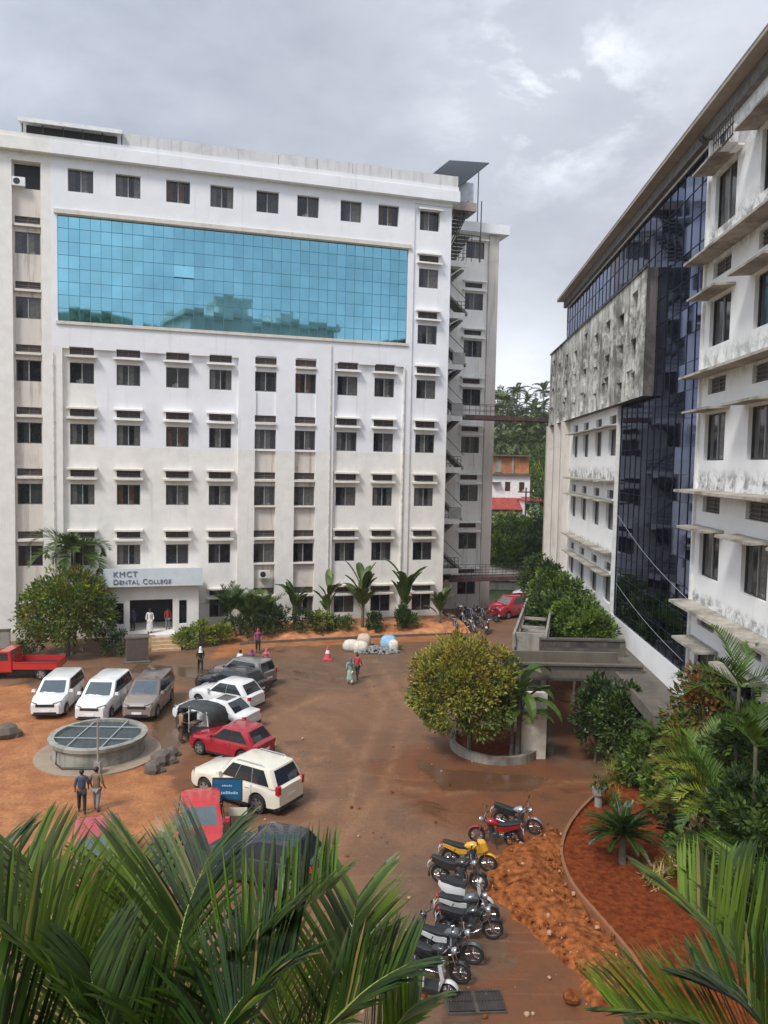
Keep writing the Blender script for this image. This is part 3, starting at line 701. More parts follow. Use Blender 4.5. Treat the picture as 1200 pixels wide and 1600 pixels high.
# ---------------------------------------------------------------- block in which the photographer stands (seen mirrored in the cyan glass)
BK = empty('rear_block', (0, 0, 0), 0, 'big pale block behind the viewer, mirrored in the cyan glass panel', 'building')
m = MB(); rr_ = []
for x in range(8, 30, 4):
    for z in range(4, 34, 4): rr_.append((x, x+2, z, z+1.7, 0.2, False, 1))
relief(m, 4.5, 30.0, 0, 36.2, rr_)
m.T = Matrix.Translation((0, 0, 0)) @ Matrix.Rotation(math.pi, 4, 'Z')
m.T = None
m2 = MB(); m2.T = Matrix.Translation((0, -3.0, 0)) @ Matrix.Diagonal((1, -1, 1, 1))
relief(m2, 4.5, 31.0, 0, 36.2, rr_); m2.box(4.0, 31.5, -0.6, 14, 36.2, 36.9); m2.face([(4.5, 0, 0), (4.5, 14, 0), (4.5, 14, 36.2), (4.5, 0, 36.2)])
m2.box(10, 16, 3, 8, 36.9, 39.8); m2.box(9.6, 16.4, 2.6, 8.4, 39.8, 40.1); m2.box(21, 24, 3, 8, 36.9, 38.9)
for k in range(6): m2.box(17+k*0.6, 17.1+k*0.6, 2, 2.1, 36.9, 38.2)
m2.box(17, 20.1, 2, 2.1, 38.2, 38.3)
m2.build('wall', [W_WING, GL[0]], BK)

# ================================================================ GROUND
def poly_px(pts): return [(G(*p).x, G(*p).y) for p in pts]
def inside(x, y, poly):
    c = False; j = len(poly)-1
    for i in range(len(poly)):
        xi, yi = poly[i]; xj, yj = poly[j]
        if (yi > y) != (yj > y) and x < (xj-xi)*(y-yi)/(yj-yi)+xi: c = not c
        j = i
    return c
def pdist(x, y, poly, closed=True):
    best = 1e9
    for i in range(len(poly)-(0 if closed else 1)):
        ax, ay = poly[i]; bx, by = poly[(i+1) % len(poly)]; dx, dy = bx-ax, by-ay
        t = max(0, min(1, ((x-ax)*dx+(y-ay)*dy)/(dx*dx+dy*dy+1e-9))); best = min(best, math.hypot(x-ax-t*dx, y-ay-t*dy))
    return best
def smask(x, y, poly, soft):
    xs = [p[0] for p in poly]; ys = [p[1] for p in poly]
    if x < min(xs)-soft or x > max(xs)+soft or y < min(ys)-soft or y > max(ys)+soft: return 0.0
    d = pdist(x, y, poly); d = d if inside(x, y, poly) else -d
    return max(0.0, min(1.0, 0.5+d/(2*soft)))
DRY = [(poly_px([(-120, 1080), (40, 1068), (120, 1115), (190, 1140), (230, 1195), (262, 1215), (290, 1250), (240, 1330), (0, 1500), (-400, 1500)]), 1.2),
       (poly_px([(350, 1000), (430, 992), (520, 990), (700, 985), (705, 1000), (560, 1006), (430, 1010), (330, 1030)]), 0.8)]
REDS = [(poly_px([(560, 1185), (740, 1150), (870, 1190), (950, 1220), (930, 1290), (800, 1330), (700, 1290), (600, 1230)]), 2.2),
        (poly_px([(850, 1065), (905, 1062), (935, 1130), (960, 1180), (900, 1190), (850, 1120)]), 0.8),
        (poly_px([(760, 1320), (1100, 1230), (1300, 1500), (1200, 1700), (850, 1700), (690, 1560), (800, 1500)]), 1.0),
        (poly_px([(200, 1260), (330, 1150), (420, 1180), (300, 1300)]), 1.0)]
GREY = [(poly_px([(170, 1030), (560, 1025), (640, 1010), (640, 1050), (560, 1080), (440, 1080), (240, 1060)]), 1.6),
        (poly_px([(560, 1400), (700, 1300), (850, 1470), (870, 1560), (760, 1640), (500, 1640)]), 1.6),
        (poly_px([(850, 1110), (930, 1105), (985, 1170), (965, 1215), (850, 1215)]), 0.5)]
TRK = [[(502, 1087), (465, 1103), (427, 1122)], [(425, 1150), (470, 1190), (490, 1260), (485, 1330)], [(520, 1150), (500, 1185), (470, 1190)], [(560, 1030), (600, 1100), (560, 1200), (470, 1300)],
       [(585, 1030), (640, 1110), (600, 1230), (520, 1330)], [(430, 1100), (520, 1140), (560, 1200), (540, 1300), (500, 1420)], [(610, 1225), (700, 1240), (800, 1225), (920, 1220)], [(470, 1230), (500, 1260), (470, 1330)]]
TRK = [poly_px(t) for t in TRK]
WETS = [poly_px(t) for t in ([(640, 1180), (700, 1200), (860, 1215), (830, 1235), (690, 1235)], [(240, 1090), (300, 1100), (270, 1190), (235, 1180)], [(700, 1540), (770, 1540), (760, 1600), (690, 1600)], [(215, 1035), (330, 1045), (310, 1060), (200, 1050)])]
def axis(lo, a, b, hi, step):
    v = []; x = a
    while x < b: v.append(x); x += step
    v.append(b); s = step; x = b
    while x < hi: s *= 1.35; x += s; v.append(x)
    s = step; x = a
    while x > lo: s *= 1.35; x -= s; v.insert(0, x)
    return v
def terrain(x, y):
    z = 0.0
    if y > 82:
        t = (y-82); z = 0.05*min(t, 30)+0.17*max(0, t-30) if t < 170 else 1.5+0.17*140
        z += 2.0*mnoise.noise(Vector((x*0.03, y*0.03, 0)))*min(1, t/40)
    if y < -70: z = min(78, 0.78*(-70-y))*(0.8+0.3*mnoise.noise(Vector((x*0.02, 3, 0))))
    return z
gx = axis(-420, -34, 20, 420, 0.3); gy = axis(-420, 13, 74, 620, 0.3)
verts = []; colr = []
for y in gy:
    for x in gx:
        z = terrain(x, y)
        if 13 <= y <= 74 and -34 <= x <= 20:
            z += 0.035*mnoise.noise(Vector((x*0.35, y*0.35, 1)))+0.012*mnoise.noise(Vector((x*1.7, y*1.7, 5)))-0.03
            dry = max(smask(x, y, p, s) for p, s in DRY); red = max(smask(x, y, p, s) for p, s in REDS); gr = max(smask(x, y, p, s) for p, s in GREY)
            tk = 0.0
            for t in TRK: tk = max(tk, math.exp(-(pdist(x, y, t, False)/0.22)**2))
            wt = max(smask(x, y, p, 0.5) for p in WETS)
            colr.append((dry, red, gr, 1.0)); verts.append((x, y, z)); TK = (tk, wt, 0, 1)
        else:
            far = 1.0 if (y > 78 or y < -10 or abs(x) > 40) else 0.0
            colr.append((0, 0, 0, 1)); verts.append((x, y, z)); TK = (0, 0, far, 1)
        colr[-1] = (colr[-1], TK)
nx = len(gx); faces = [(j*nx+i, j*nx+i+1, (j+1)*nx+i+1, (j+1)*nx+i) for j in range(len(gy)-1) for i in range(nx-1)]
me = bpy.data.meshes.new('ground'); me.from_pydata(verts, [], faces)
for nm, ix in (('zone', 0), ('marks', 1)):
    at = me.color_attributes.new(nm, 'FLOAT_COLOR', 'POINT')
    at.data.foreach_set('color', [v for c in colr for v in c[ix]])
for p in me.polygons: p.use_smooth = True
def ground_mat():
    m = bpy.data.materials.new('courtyard_earth'); m.use_nodes = True; t = m.node_tree; b = t.nodes['Principled BSDF']
    def new(k, **kw):
        n = t.nodes.new(k)
        for a, v in kw.items(): setattr(n, a, v)
        return n
    tcn = new('ShaderNodeTexCoord'); ob = tcn.outputs['Object']
    def noise(sc, det=8, rough=0.6, vec=None, dist=0.0):
        n = new('ShaderNodeTexNoise'); n.inputs['Scale'].default_value = sc; n.inputs['Detail'].default_value = det; n.inputs['Roughness'].default_value = rough; n.inputs['Distortion'].default_value = dist
        t.links.new(vec or ob, n.inputs['Vector']); return n.outputs[0]
    def mp(v, a, c, lo=0.0, hi=1.0):
        r = new('ShaderNodeMapRange', interpolation_type='SMOOTHSTEP'); t.links.new(v, r.inputs[0])
        for k, q in (('From Min', a), ('From Max', c), ('To Min', lo), ('To Max', hi)): r.inputs[k].default_value = q
        return r.outputs[0]
    def ma(op, a, c, cl=True):
        n = new('ShaderNodeMath', operation=op); n.use_clamp = cl
        for i, v in enumerate((a, c)):
            if isinstance(v, (int, float)): n.inputs[i].default_value = v
            else: t.links.new(v, n.inputs[i])
        return n.outputs[0]
    def mix(f, a, c):
        n = new('ShaderNodeMix', data_type='RGBA')
        if isinstance(f, (int, float)): n.inputs[0].default_value = f
        else: t.links.new(f, n.inputs[0])
        for i, v in ((6, a), (7, c)):
            if isinstance(v, tuple): n.inputs[i].default_value = (*v, 1)
            else: t.links.new(v, n.inputs[i])
        return n.outputs[2]
    z = new('ShaderNodeAttribute', attribute_name='zone'); sz = new('ShaderNodeSeparateColor'); t.links.new(z.outputs['Color'], sz.inputs[0])
    k = new('ShaderNodeAttribute', attribute_name='marks'); sk = new('ShaderNodeSeparateColor'); t.links.new(k.outputs['Color'], sk.inputs[0])
    big = noise(0.16, 9, 0.62, dist=0.8); med = noise(0.9, 9, 0.65); fine = noise(9, 8, 0.7)
    brk = ma('SUBTRACT', noise(0.55, 12, 0.76, dist=1.2), 0.5, False)
    def edge(v, k_=1.1): return mp(ma('ADD', v, ma('MULTIPLY', brk, k_, False), False), 0.38, 0.62)
    c = mix(mp(big, 0.35, 0.65), (0.160, 0.082, 0.044), (0.228, 0.122, 0.066))
    c = mix(ma('MULTIPLY', mp(med, 0.5, 0.75), 0.6), c, (0.15, 0.088, 0.058))
    c = mix(ma('MULTIPLY', edge(sz.outputs[2]), 0.8), c, mix(mp(med, 0.35, 0.65), (0.120, 0.074, 0.047), (0.170, 0.106, 0.067)))
    c = mix(ma('MULTIPLY', edge(sz.outputs[1]), 0.85), c, mix(mp(med, 0.35, 0.7), (0.19, 0.064, 0.022), (0.125, 0.050, 0.021)))
    c = mix(edge(sz.outputs[0]), c, mix(mp(med, 0.3, 0.65), (0.46, 0.20, 0.075), (0.30, 0.11, 0.040)))
    # long soft tyre smears
    sm = new('ShaderNodeMapping'); sm.inputs['Rotation'].default_value = (0, 0, R(-28)); sm.inputs['Scale'].default_value = (0.22, 2.4, 1); t.links.new(ob, sm.inputs[0])
    st = mp(noise(1.0, 7, 0.6, sm.outputs[0], 1.5), 0.56, 0.74)
    c = mix(ma('MULTIPLY', st, 0.5), c, (0.29, 0.155, 0.08))
    tkf = ma('MULTIPLY', sk.outputs[0], mp(noise(0.9, 9, 0.7, dist=0.6), 0.36, 0.60))
    c = mix(ma('MULTIPLY', tkf, 0.5), c, (0.36, 0.19, 0.095))
    wet = ma('MAXIMUM', edge(sk.outputs[1], 0.9), ma('MULTIPLY', mp(noise(0.28, 6, 0.6, dist=0.6), 0.56, 0.66), 0.75))
    dry = ma('SUBTRACT', 1.0, edge(sz.outputs[0]))
    wet = ma('MULTIPLY', wet, dry)
    c = mix(ma('MULTIPLY', wet, 0.6), c, (0.075, 0.042, 0.025))
    peb = new('ShaderNodeTexVoronoi'); peb.inputs['Scale'].default_value = 2.6; t.links.new(ob, peb.inputs['Vector'])
    c = mix(ma('MULTIPLY', ma('LESS_THAN', peb.outputs['Distance'], 0.055), 0.6), c, (0.55, 0.44, 0.34))
    c = mix(mp(fine, 0.42, 0.70, 0.0, 0.55), c, (0.105, 0.055, 0.030))
    grass = mix(mp(med, 0.4, 0.6), (0.045, 0.085, 0.02), (0.09, 0.13, 0.035))
    c = mix(sk.outputs[2], c, grass)
    t.links.new(c, b.inputs['Base Color'])
    ro = mp(wet, 0.0, 1.0, 0.62, 0.16)
    t.links.new(ro, b.inputs['Roughness']); b.inputs['Specular IOR Level'].default_value = 0.35
    bp = new('ShaderNodeBump'); bp.inputs['Strength'].default_value = 0.55; bp.inputs['Distance'].default_value = 0.05
    hh = ma('ADD', ma('MULTIPLY', med, 0.8, False), ma('MULTIPLY', fine, 0.25, False), False)
    t.links.new(ma('MULTIPLY', hh, ma('SUBTRACT', 1.15, wet, False), False), bp.inputs['Height']); t.links.new(bp.outputs[0], b.inputs['Normal'])
    return m
me.materials.append(ground_mat()); tag(link('ground', me), kind='structure')

SOILR = mat('red_bed_soil', (0.135, 0.028, 0.008), 0.95, spec=0.1, var=0.3, scale=5.5, bump=0.8, bscale=9, detail=9, col2=(0.18, 0.045, 0.014))
SOILO = mat('orange_rubble_soil', (0.15, 0.042, 0.012), 0.95, spec=0.1, var=0.35, scale=4.2, bump=1.0, bscale=12, detail=10, col2=(0.31, 0.105, 0.034))
# dug up soil heap
HP = poly_px([(760, 1345), (800, 1318), (860, 1298), (885, 1302), (874, 1350), (900, 1405), (950, 1462), (1000, 1520), (1010, 1570), (930, 1575), (895, 1520), (850, 1462), (800, 1440), (770, 1405)])
xs = [p[0] for p in HP]; ys = [p[1] for p in HP]; st = 0.07
nxh = int((max(xs)-min(xs)+1)/st); nyh = int((max(ys)-min(ys)+1)/st); vs = []
for j in range(nyh+1):
    for i in range(nxh+1):
        x = min(xs)-.5+i*st; y = min(ys)-.5+j*st
        d = pdist(x, y, HP)*(1 if inside(x, y, HP) else -1)+0.35*mnoise.noise(Vector((x*1.3, y*1.3, 2)))
        k = max(0, min(1, d/0.9)); v = Vector((x, y, 0))
        h = -0.12+(0.16+0.22*k)*min(1, max(0, d/0.25+0.5))
        h += (0.11*mnoise.noise(v*1.5)+0.07*abs(mnoise.noise(v*3.4))+0.06*abs(mnoise.noise(v*8.5))+0.05*mnoise.noise(v*15))*max(0.0, min(1, d/0.3+0.6))
        vs.append((x, y, h))
me = bpy.data.meshes.new('soil_heap'); me.from_pydata(vs, [], [(j*(nxh+1)+i, j*(nxh+1)+i+1, (j+1)*(nxh+1)+i+1, (j+1)*(nxh+1)+i) for j in range(nyh) for i in range(nxh)])
for p in me.polygons: p.use_smooth = True
me.materials.append(SOILO); tag(link('soil_heap', me), kind='structure')
rr = random.Random(5); m = MB()
for k in range(420):
    x, y = rr.uniform(min(xs), max(xs)), rr.uniform(min(ys), max(ys))
    if not inside(x, y, HP): continue
    r = rr.choice([0.02, 0.03, 0.03, 0.04, 0.05, 0.08]); m.loft([[(x+r*q*math.cos(a+k)*rr.uniform(.7, 1.2), y+r*q*math.sin(a+k)*rr.uniform(.7, 1.2), 0.20+h) for a in (0, 1.2, 2.5, 3.8, 5.1)] for q, h in ((1.0, -0.02), (1.0, r*0.5), (0.5, r))], rr.choice([0, 0, 0, 0, 0, 0, 1]))
m.build('clod', [SOILO, mat('pale_stone', (0.42, 0.27, 0.17), 0.9)]); bpy.data.objects['clod']['kind'] = 'stuff'
# raised planting bed with curved kerb
KL = [(985, 1215), (950, 1235), (915, 1262), (888, 1297), (877, 1335), (886, 1372), (905, 1404), (935, 1438), (962, 1470), (990, 1505), (1012, 1545), (1035, 1600)]
KP = [G(*p) for p in KL]
def crsp(pts, n=6):
    out_ = []
    for i in range(len(pts)-1):
        p0, p1, p2, p3 = pts[max(i-1, 0)], pts[i], pts[i+1], pts[min(i+2, len(pts)-1)]
        for k in range(n):
            t = k/n; out_.append(0.5*((2*p1)+(-p0+p2)*t+(2*p0-5*p1+4*p2-p3)*t*t+(-p0+3*p1-3*p2+p3)*t*t*t))
    out_.append(pts[-1].copy()); return out_
KC = crsp(KP)
m = MB(); poly = [(p.x, p.y) for p in KC]+[(11.9, 14.0), (12.1, 33.5)]
xs = [p[0] for p in poly]; ys = [p[1] for p in poly]
st = 0.16; nxh = int((max(xs)-min(xs))/st)+2; nyh = int((max(ys)-min(ys))/st)+2; vs = []
for j in range(nyh+1):
    for i in range(nxh+1):
        x, y = min(xs)+i*st, min(ys)+j*st; ins = inside(x, y, poly)
        vs.append((x, y, 0.10+0.04*mnoise.noise(Vector((x, y, 0)))+0.02*mnoise.noise(Vector((x*4, y*4, 0))) if ins else -0.1))
me = bpy.data.meshes.new('planting_bed'); me.from_pydata(vs, [], [(j*(nxh+1)+i, j*(nxh+1)+i+1, (j+1)*(nxh+1)+i+1, (j+1)*(nxh+1)+i) for j in range(nyh) for i in range(nxh)])
for p in me.polygons: p.use_smooth = True
me.materials.append(SOILR); tag(link('planting_bed', me), kind='structure')
def kerb(pts, w, h, material, label, z0=-0.08):
    m = MB(); rings = []
    for i, p in enumerate(pts):
        d = (pts[min(i+1, len(pts)-1)]-pts[max(i-1, 0)]); d.z = 0; d.normalize(); nrm = Vector((-d.y, d.x, 0)); j = random.uniform(-0.015, 0.015)
        a, b_ = p+nrm*w/2, p-nrm*w/2
        rings.append([(a.x, a.y, z0), (a.x, a.y, h+j), (b_.x, b_.y, h+j), (b_.x, b_.y, z0)])
    m.loft(rings); o = m.build('kerb', material); tag(o, label, 'kerb'); return o
kerb(KC, 0.11, 0.20, wall_mat('kerb_orange', (0.28, 0.12, 0.055), amount=0.6, streak=0.3, thresh=0.45, dirt=(0.20, 0.09, 0.045)), 'curved soil-stained kerb edging the red planting bed on the right')
# island of the round tree
IC = Vector((5.55, 36.1, 0)); IR = 2.15
pts = [IC+Vector((IR*math.cos(a)*0.95, IR*math.sin(a), 0)) for a in [R(d) for d in range(150, 345, 8)]]
kerb(pts, 0.22, 0.36, CONC_L, 'curved pale stone kerb around the foot of the round tree')
m = MB(); ring = [(IC.x+IR*0.95*math.cos(R(d)), IC.y+IR*math.sin(R(d))) for d in range(0, 360, 10)]
m.face([(x, y, 0.16) for x, y in ring]); tag(m.build('island_soil', SOILR), kind='structure')
# earth bank against the college block
m = MB(); rings = []
for k in range(46):
    u = -17.5+k*0.42; e_ = min(1, k/6)
    f = [(-0.05, 0.75), (-1.2, 0.6), (-2.6, 0.42), (-3.4, 0.25), (-3.9, -0.06)]
    rings.append([tuple(to_w(u, (y-0.15*math.sin(k*0.7))*(0.6+0.4*e_), z*e_+0.05*mnoise.noise(Vector((u, y, 0)))-0.01)) for y, z in f])
m.loft(rings, cap=False, closed=False); tag(m.build('earth_bank', mat('bank_soil', (0.34, 0.125, 0.048), 0.95, var=0.3, scale=1.5, bump=0.6, bscale=8, detail=9, col2=(0.50, 0.22, 0.10)), sm=60), kind='structure')
pts = crsp([to_w(-17, -4.3, 0), to_w(-12, -4.1, 0), to_w(-6, -4.0, 0), to_w(0.5, -4.3, 0)])
kerb(pts, 0.14, 0.14, CONC, 'low dirty kerb below the orange earth bank of the college block')

# ================================================================ VEGETATION
def leafmat(name, c1, c2, rough=0.5, tr=0.18, isl=0.4):
    c1 = (c1[0]*0.95, c1[1]*0.69, c1[2]*0.63); c2 = (c2[0]*0.95, c2[1]*0.71, c2[2]*0.63)
    return mat(name, c1, rough, var=0.1, scale=1.2, island=isl, trans=tr, col2=c2)
LG = leafmat('leaf_green', (0.0525, 0.1275, 0.021), (0.0975, 0.21, 0.0375)); LD = leafmat('leaf_dark', (0.0225, 0.0675, 0.0195), (0.045, 0.1125, 0.03))
LB_ = leafmat('leaf_bright', (0.10, 0.24, 0.03), (0.16, 0.32, 0.045)); LY = leafmat('leaf_yellowgreen', (0.21, 0.34, 0.035), (0.30, 0.43, 0.055))
LO = leafmat('leaf_olive', (0.125, 0.155, 0.026), (0.20, 0.215, 0.039)); LR = leafmat('leaf_orange', (0.30, 0.26, 0.035), (0.40, 0.33, 0.05))
LV_ = leafmat('leaf_variegated', (0.35, 0.38, 0.16), (0.50, 0.50, 0.28)); LBR = leafmat('leaf_brown', (0.16, 0.07, 0.03), (0.22, 0.11, 0.04))
LPF = leafmat('near_palm_leaf', (0.032, 0.096, 0.011), (0.105, 0.205, 0.022), 0.34, 0.16, 0.8); LPFD = leafmat('near_palm_leaf_dark', (0.012, 0.045, 0.008), (0.048, 0.115, 0.014), 0.34, 0.14, 0.8)
LP = leafmat('palm_leaf', (0.0403, 0.1207, 0.0138), (0.0862, 0.2127, 0.0253), 0.38, 0.25, 0.45); LPD = leafmat('palm_leaf_dark', (0.0208, 0.0715, 0.0117), (0.0455, 0.1235, 0.0182), 0.38, 0.2)
LFAR = leafmat('forest_leaf', (0.0438, 0.0938, 0.0375), (0.0813, 0.1438, 0.0562), 0.7, 0.1); LFAR2 = leafmat('forest_leaf_light', (0.084, 0.168, 0.054), (0.132, 0.216, 0.072), 0.7, 0.1)
BARK = mat('bark_grey', (0.14, 0.115, 0.09), 0.9, var=0.35, scale=6, bump=0.6, bscale=14); BARKP = mat('palm_trunk', (0.13, 0.115, 0.09), 0.9, var=0.3, scale=4, bump=0.4)
STEMG = mat('green_stem', (0.10, 0.16, 0.03), 0.5, var=0.3); STEMB = mat('brown_rachis', (0.10, 0.075, 0.025), 0.6, var=0.3)

def leaf(m, c, d, up, L, w, mi, fold=0.25):
    s_ = d.cross(up)
    if s_.length < 1e-4: s_ = d.cross(Vector((1, 0, 0)))
    s_.normalize(); n = s_.cross(d).normalized()
    a = c; b = c+d*L*0.5+s_*w/2+n*w*fold; e_ = c+d*L; f = c+d*L*0.5-s_*w/2+n*w*fold
    i = [m.p(q) for q in (a, b, e_, f)]; m.f.append(i); m.m.append(mi)
def rv(rr): 
    while True:
        v = Vector((rr.uniform(-1, 1), rr.uniform(-1, 1), rr.uniform(-1, 1)))
        if 0.05 < v.length < 1: return v.normalized()
def crown(m, c, rad, nc, nl, ls, rr, mis, fill=0.35, clump=0.28, pick=None, bottom=-0.75):
    c = Vector(c); rad = Vector(rad)
    for k in range(nc):
        v = rv(rr)
        if v.z < bottom: v.z = -v.z*0.5
        depth = 1-rr.random()**2*fill if rr.random() < 0.8 else rr.uniform(0.3, 0.8)
        wob = 1+0.28*mnoise.noise(v*2.3+c)
        cc = c+Vector((v.x*rad.x, v.y*rad.y, v.z*rad.z))*depth*wob; rc = clump*min(rad)*rr.uniform(0.7, 1.3)
        mi = pick(v, rr) if pick else rr.choice(mis)
        for q in range(nl):
            d = rv(rr); d2 = (d+v*0.9+Vector((0, 0, 0.25))).normalized()
            leaf(m, cc+d*rc*rr.uniform(0.25, 1), d2, rv(rr), ls*rr.uniform(0.7, 1.3), ls*0.5, mi if rr.random() < 0.85 else rr.choice(mis))
def limbs(m, base, top, rad, rr, r0, n=6, mi=0):
    base, top = Vector(base), Vector(top); mid = base.lerp(top, 0.35)+Vector((rr.uniform(-.1, .1), rr.uniform(-.1, .1), 0))
    m.tube([base, mid, base.lerp(top, 0.6)], [r0, r0*0.8, r0*0.6], 8, mi)
    for k in range(n):
        a = 2*math.pi*k/n+rr.random(); e_ = top+Vector((math.cos(a)*rad[0]*0.6, math.sin(a)*rad[1]*0.6, rr.uniform(-0.2, 0.5)*rad[2]))
        m.tube([mid, mid.lerp(e_, 0.5)+Vector((0, 0, rad[2]*0.12)), e_], [r0*0.5, r0*0.3, r0*0.1], 5, mi)
def shrub(name, label, cat, loc, rad, mats, nc, nl, ls, seed, trunk=0.5, group=None, pick=None, tr=0.07, clump=0.28, trunkname='stems', crownname='foliage', off=(0, 0)):
    rr = random.Random(seed); o = empty(name, loc, 0, label, cat, group)
    m = MB(); crown(m, (off[0], off[1], trunk+rad[2]*0.9), rad, nc, nl, ls, rr, list(range(len(mats))), pick=pick, clump=clump); m.build(crownname, mats, o)
    m = MB(); limbs(m, (0, 0, -0.15), (off[0], off[1], trunk+rad[2]*0.9), rad, rr, tr, 7); m.build(trunkname, BARK, o, sm=50)
    return o
def frond_pts(p0, az, el, L, droop, n=9):
    pts = [Vector(p0)]; e_ = el
    for k in range(n):
        d = Vector((math.sin(az)*math.cos(e_), math.cos(az)*math.cos(e_), math.sin(e_))); pts.append(pts[-1]+d*L/n); e_ -= droop*(0.5+k/n)/n
    return pts
def frond(m, pts, ll, npair, rr, lw=0.03, mi=0, si=1, r0=0.02, ang=0.75, vee=0.35, droop=0.25, start=0.12, seg=3, upv=None, tipf=0.35, old=None):
    mi0 = mi
    n = len(pts)-1
    m.tube(pts, [r0*(1-0.8*k/n) for k in range(n+1)], 5, si)
    for k in range(npair):
        t = start+(1-start)*(k+rr.uniform(0, .5))/npair; f = min(t*n, n-1e-3); i = int(f); p = pts[i].lerp(pts[i+1], f-i); d = (pts[i+1]-pts[i]).normalized()
        up = upv or Vector((0, 0, 1)); side = d.cross(up)
        if side.length < 0.2: side = d.cross(Vector((0, 1, 0)))
        side.normalize(); nn = side.cross(d).normalized()
        env = (math.sin(math.pi*min(1, 0.22+0.78*t)**0.9)*(1-tipf)+tipf) if t < 1 else tipf
        L = ll*env*rr.uniform(0.88, 1.08)
        for s_ in (1, -1):
            mi = mi0 if (old is None or rr.random() > 0.03) else old
            dd = (d*ang+side*s_*(1-ang*0.45)+nn*vee+rv(rr)*0.06).normalized(); w = lw*rr.uniform(.8, 1.15)
            wd = dd.cross(nn).normalized()*w/2
            if seg == 1: leaf(m, p, dd, nn, L, w*2, mi); continue
            q = p.copy(); prev = None; dr = droop*rr.uniform(0.5, 1.5)
            for g in range(seg+1):
                ww = wd*(0.6, 1.0, 0.75, 0.06)[min(3, int(round(g*3/seg)))] ; cur = (m.p(q+ww), m.p(q-ww))
                if prev: m.f.append([prev[0], cur[0], cur[1], prev[1]]); m.m.append(mi)
                prev = cur; q = q+dd*L/seg; dd = (dd+Vector((0, 0, -dr*(g+0.3)/seg))).normalized()
def palm(name, label, cat, loc, h, nf, L, seed, ll=0.5, mats=None, droop=1.3, el=(0.5, 1.3), trunk_r=0.09, lean=(0, 0), group=None, npair=20, lw=0.04, seg=2, stems=1, spread=0.5, r0=0.02):
    rr = random.Random(seed); o = empty(name, loc, 0, label, cat, group); mats = mats or [LP, STEMG]
    cr = MB(); tk = MB()
    for s_ in range(stems):
        a = 2*math.pi*s_/max(1, stems)+rr.random(); off = Vector((math.cos(a), math.sin(a), 0))*spread*(0 if stems == 1 else rr.uniform(.4, 1))
        hh = h*(1 if stems == 1 else rr.uniform(0.55, 1.1)); top = off*1.5+Vector((lean[0], lean[1], hh))
        tk.tube([off*0.5+Vector((0, 0, -0.15)), (off*0.5).lerp(top, 0.5), top], [trunk_r*1.3, trunk_r, trunk_r*0.75], 8)
        for k in range(nf):
            az = 2*math.pi*k/nf*1.0+rr.uniform(-.3, .3)+s_; e_ = rr.uniform(*el)
            frond(cr, frond_pts(top, az, e_, L*rr.uniform(.75, 1.1), droop*rr.uniform(.7, 1.2)), ll, npair, rr, lw, 0, 1, r0, seg=seg)
    cr.build('fronds', mats, o); tk.build('trunk', BARKP, o, sm=50)
    return o
def broadleaf(m, p0, az, el, L, w, droop, mi, si, rr, petiole=0.35):
    pts = frond_pts(p0, az, el, L*(1+petiole), droop, 8); n = 8; m.tube(pts, [0.03*(1-.85*k/n) for k in range(n+1)], 5, si)
    side = Vector((math.cos(az), -math.sin(az), 0)); prev = None
    for k in range(2, n+1):
        t = (k-2)/(n-2); ww = w*math.sin(math.pi*(0.08+0.9*t))**0.6*0.5; up = Vector((0, 0, 1)); j = rr.uniform(-.03, .03)
        cur = [m.p(pts[k]+side*ww+up*(ww*0.45+j)), m.p(pts[k]), m.p(pts[k]-side*ww+up*(ww*0.45-j))]
        if prev:
            for q in (0, 1): m.f.append([prev[q], prev[q+1], cur[q+1], cur[q]]); m.m.append(mi)
        prev = cur
def banana(name, label, cat, loc, h, nf, L, w, seed, mats=None, el=(0.9, 1.45), group=None, droop=0.9, under=None):
    rr = random.Random(seed); o = empty(name, loc, 0, label, cat, group); m = MB(); mats = mats or [LG, STEMG]
    for k in range(nf):
        broadleaf(m, (0, 0, h*rr.uniform(0.4, 1)), 2*math.pi*k/nf+rr.uniform(-.4, .4), rr.uniform(*el), L*rr.uniform(.7, 1.1), w, droop*rr.uniform(.5, 1.3), 0, 1, rr)
    m.build('leaves', mats, o); m = MB(); m.tube([(0, 0, -0.15), (0.05, 0, h*0.6), (0, 0, h)], [0.14, 0.11, 0.08], 8); m.build('stem', BARKP, o, sm=50)
    if under:
        m = MB(); crown(m, (0.3, -0.2, under*0.6), (under, under*0.8, under*0.7), 40, 14, 0.22, rr, [0]); m.build('suckers', [under and LD], o)
    return o

RTA = mat('croton_green', (0.075, 0.115, 0.018), 0.5, var=0.1, scale=1.2, island=0.4, trans=0.15, col2=(0.13, 0.17, 0.028)); RTB = mat('croton_yellow', (0.21, 0.215, 0.025), 0.5, var=0.1, scale=1.2, island=0.35, trans=0.15, col2=(0.30, 0.28, 0.04)); RTC = mat('croton_orange', (0.26, 0.21, 0.03), 0.5, var=0.1, scale=1.2, island=0.35, trans=0.15, col2=(0.32, 0.26, 0.045))
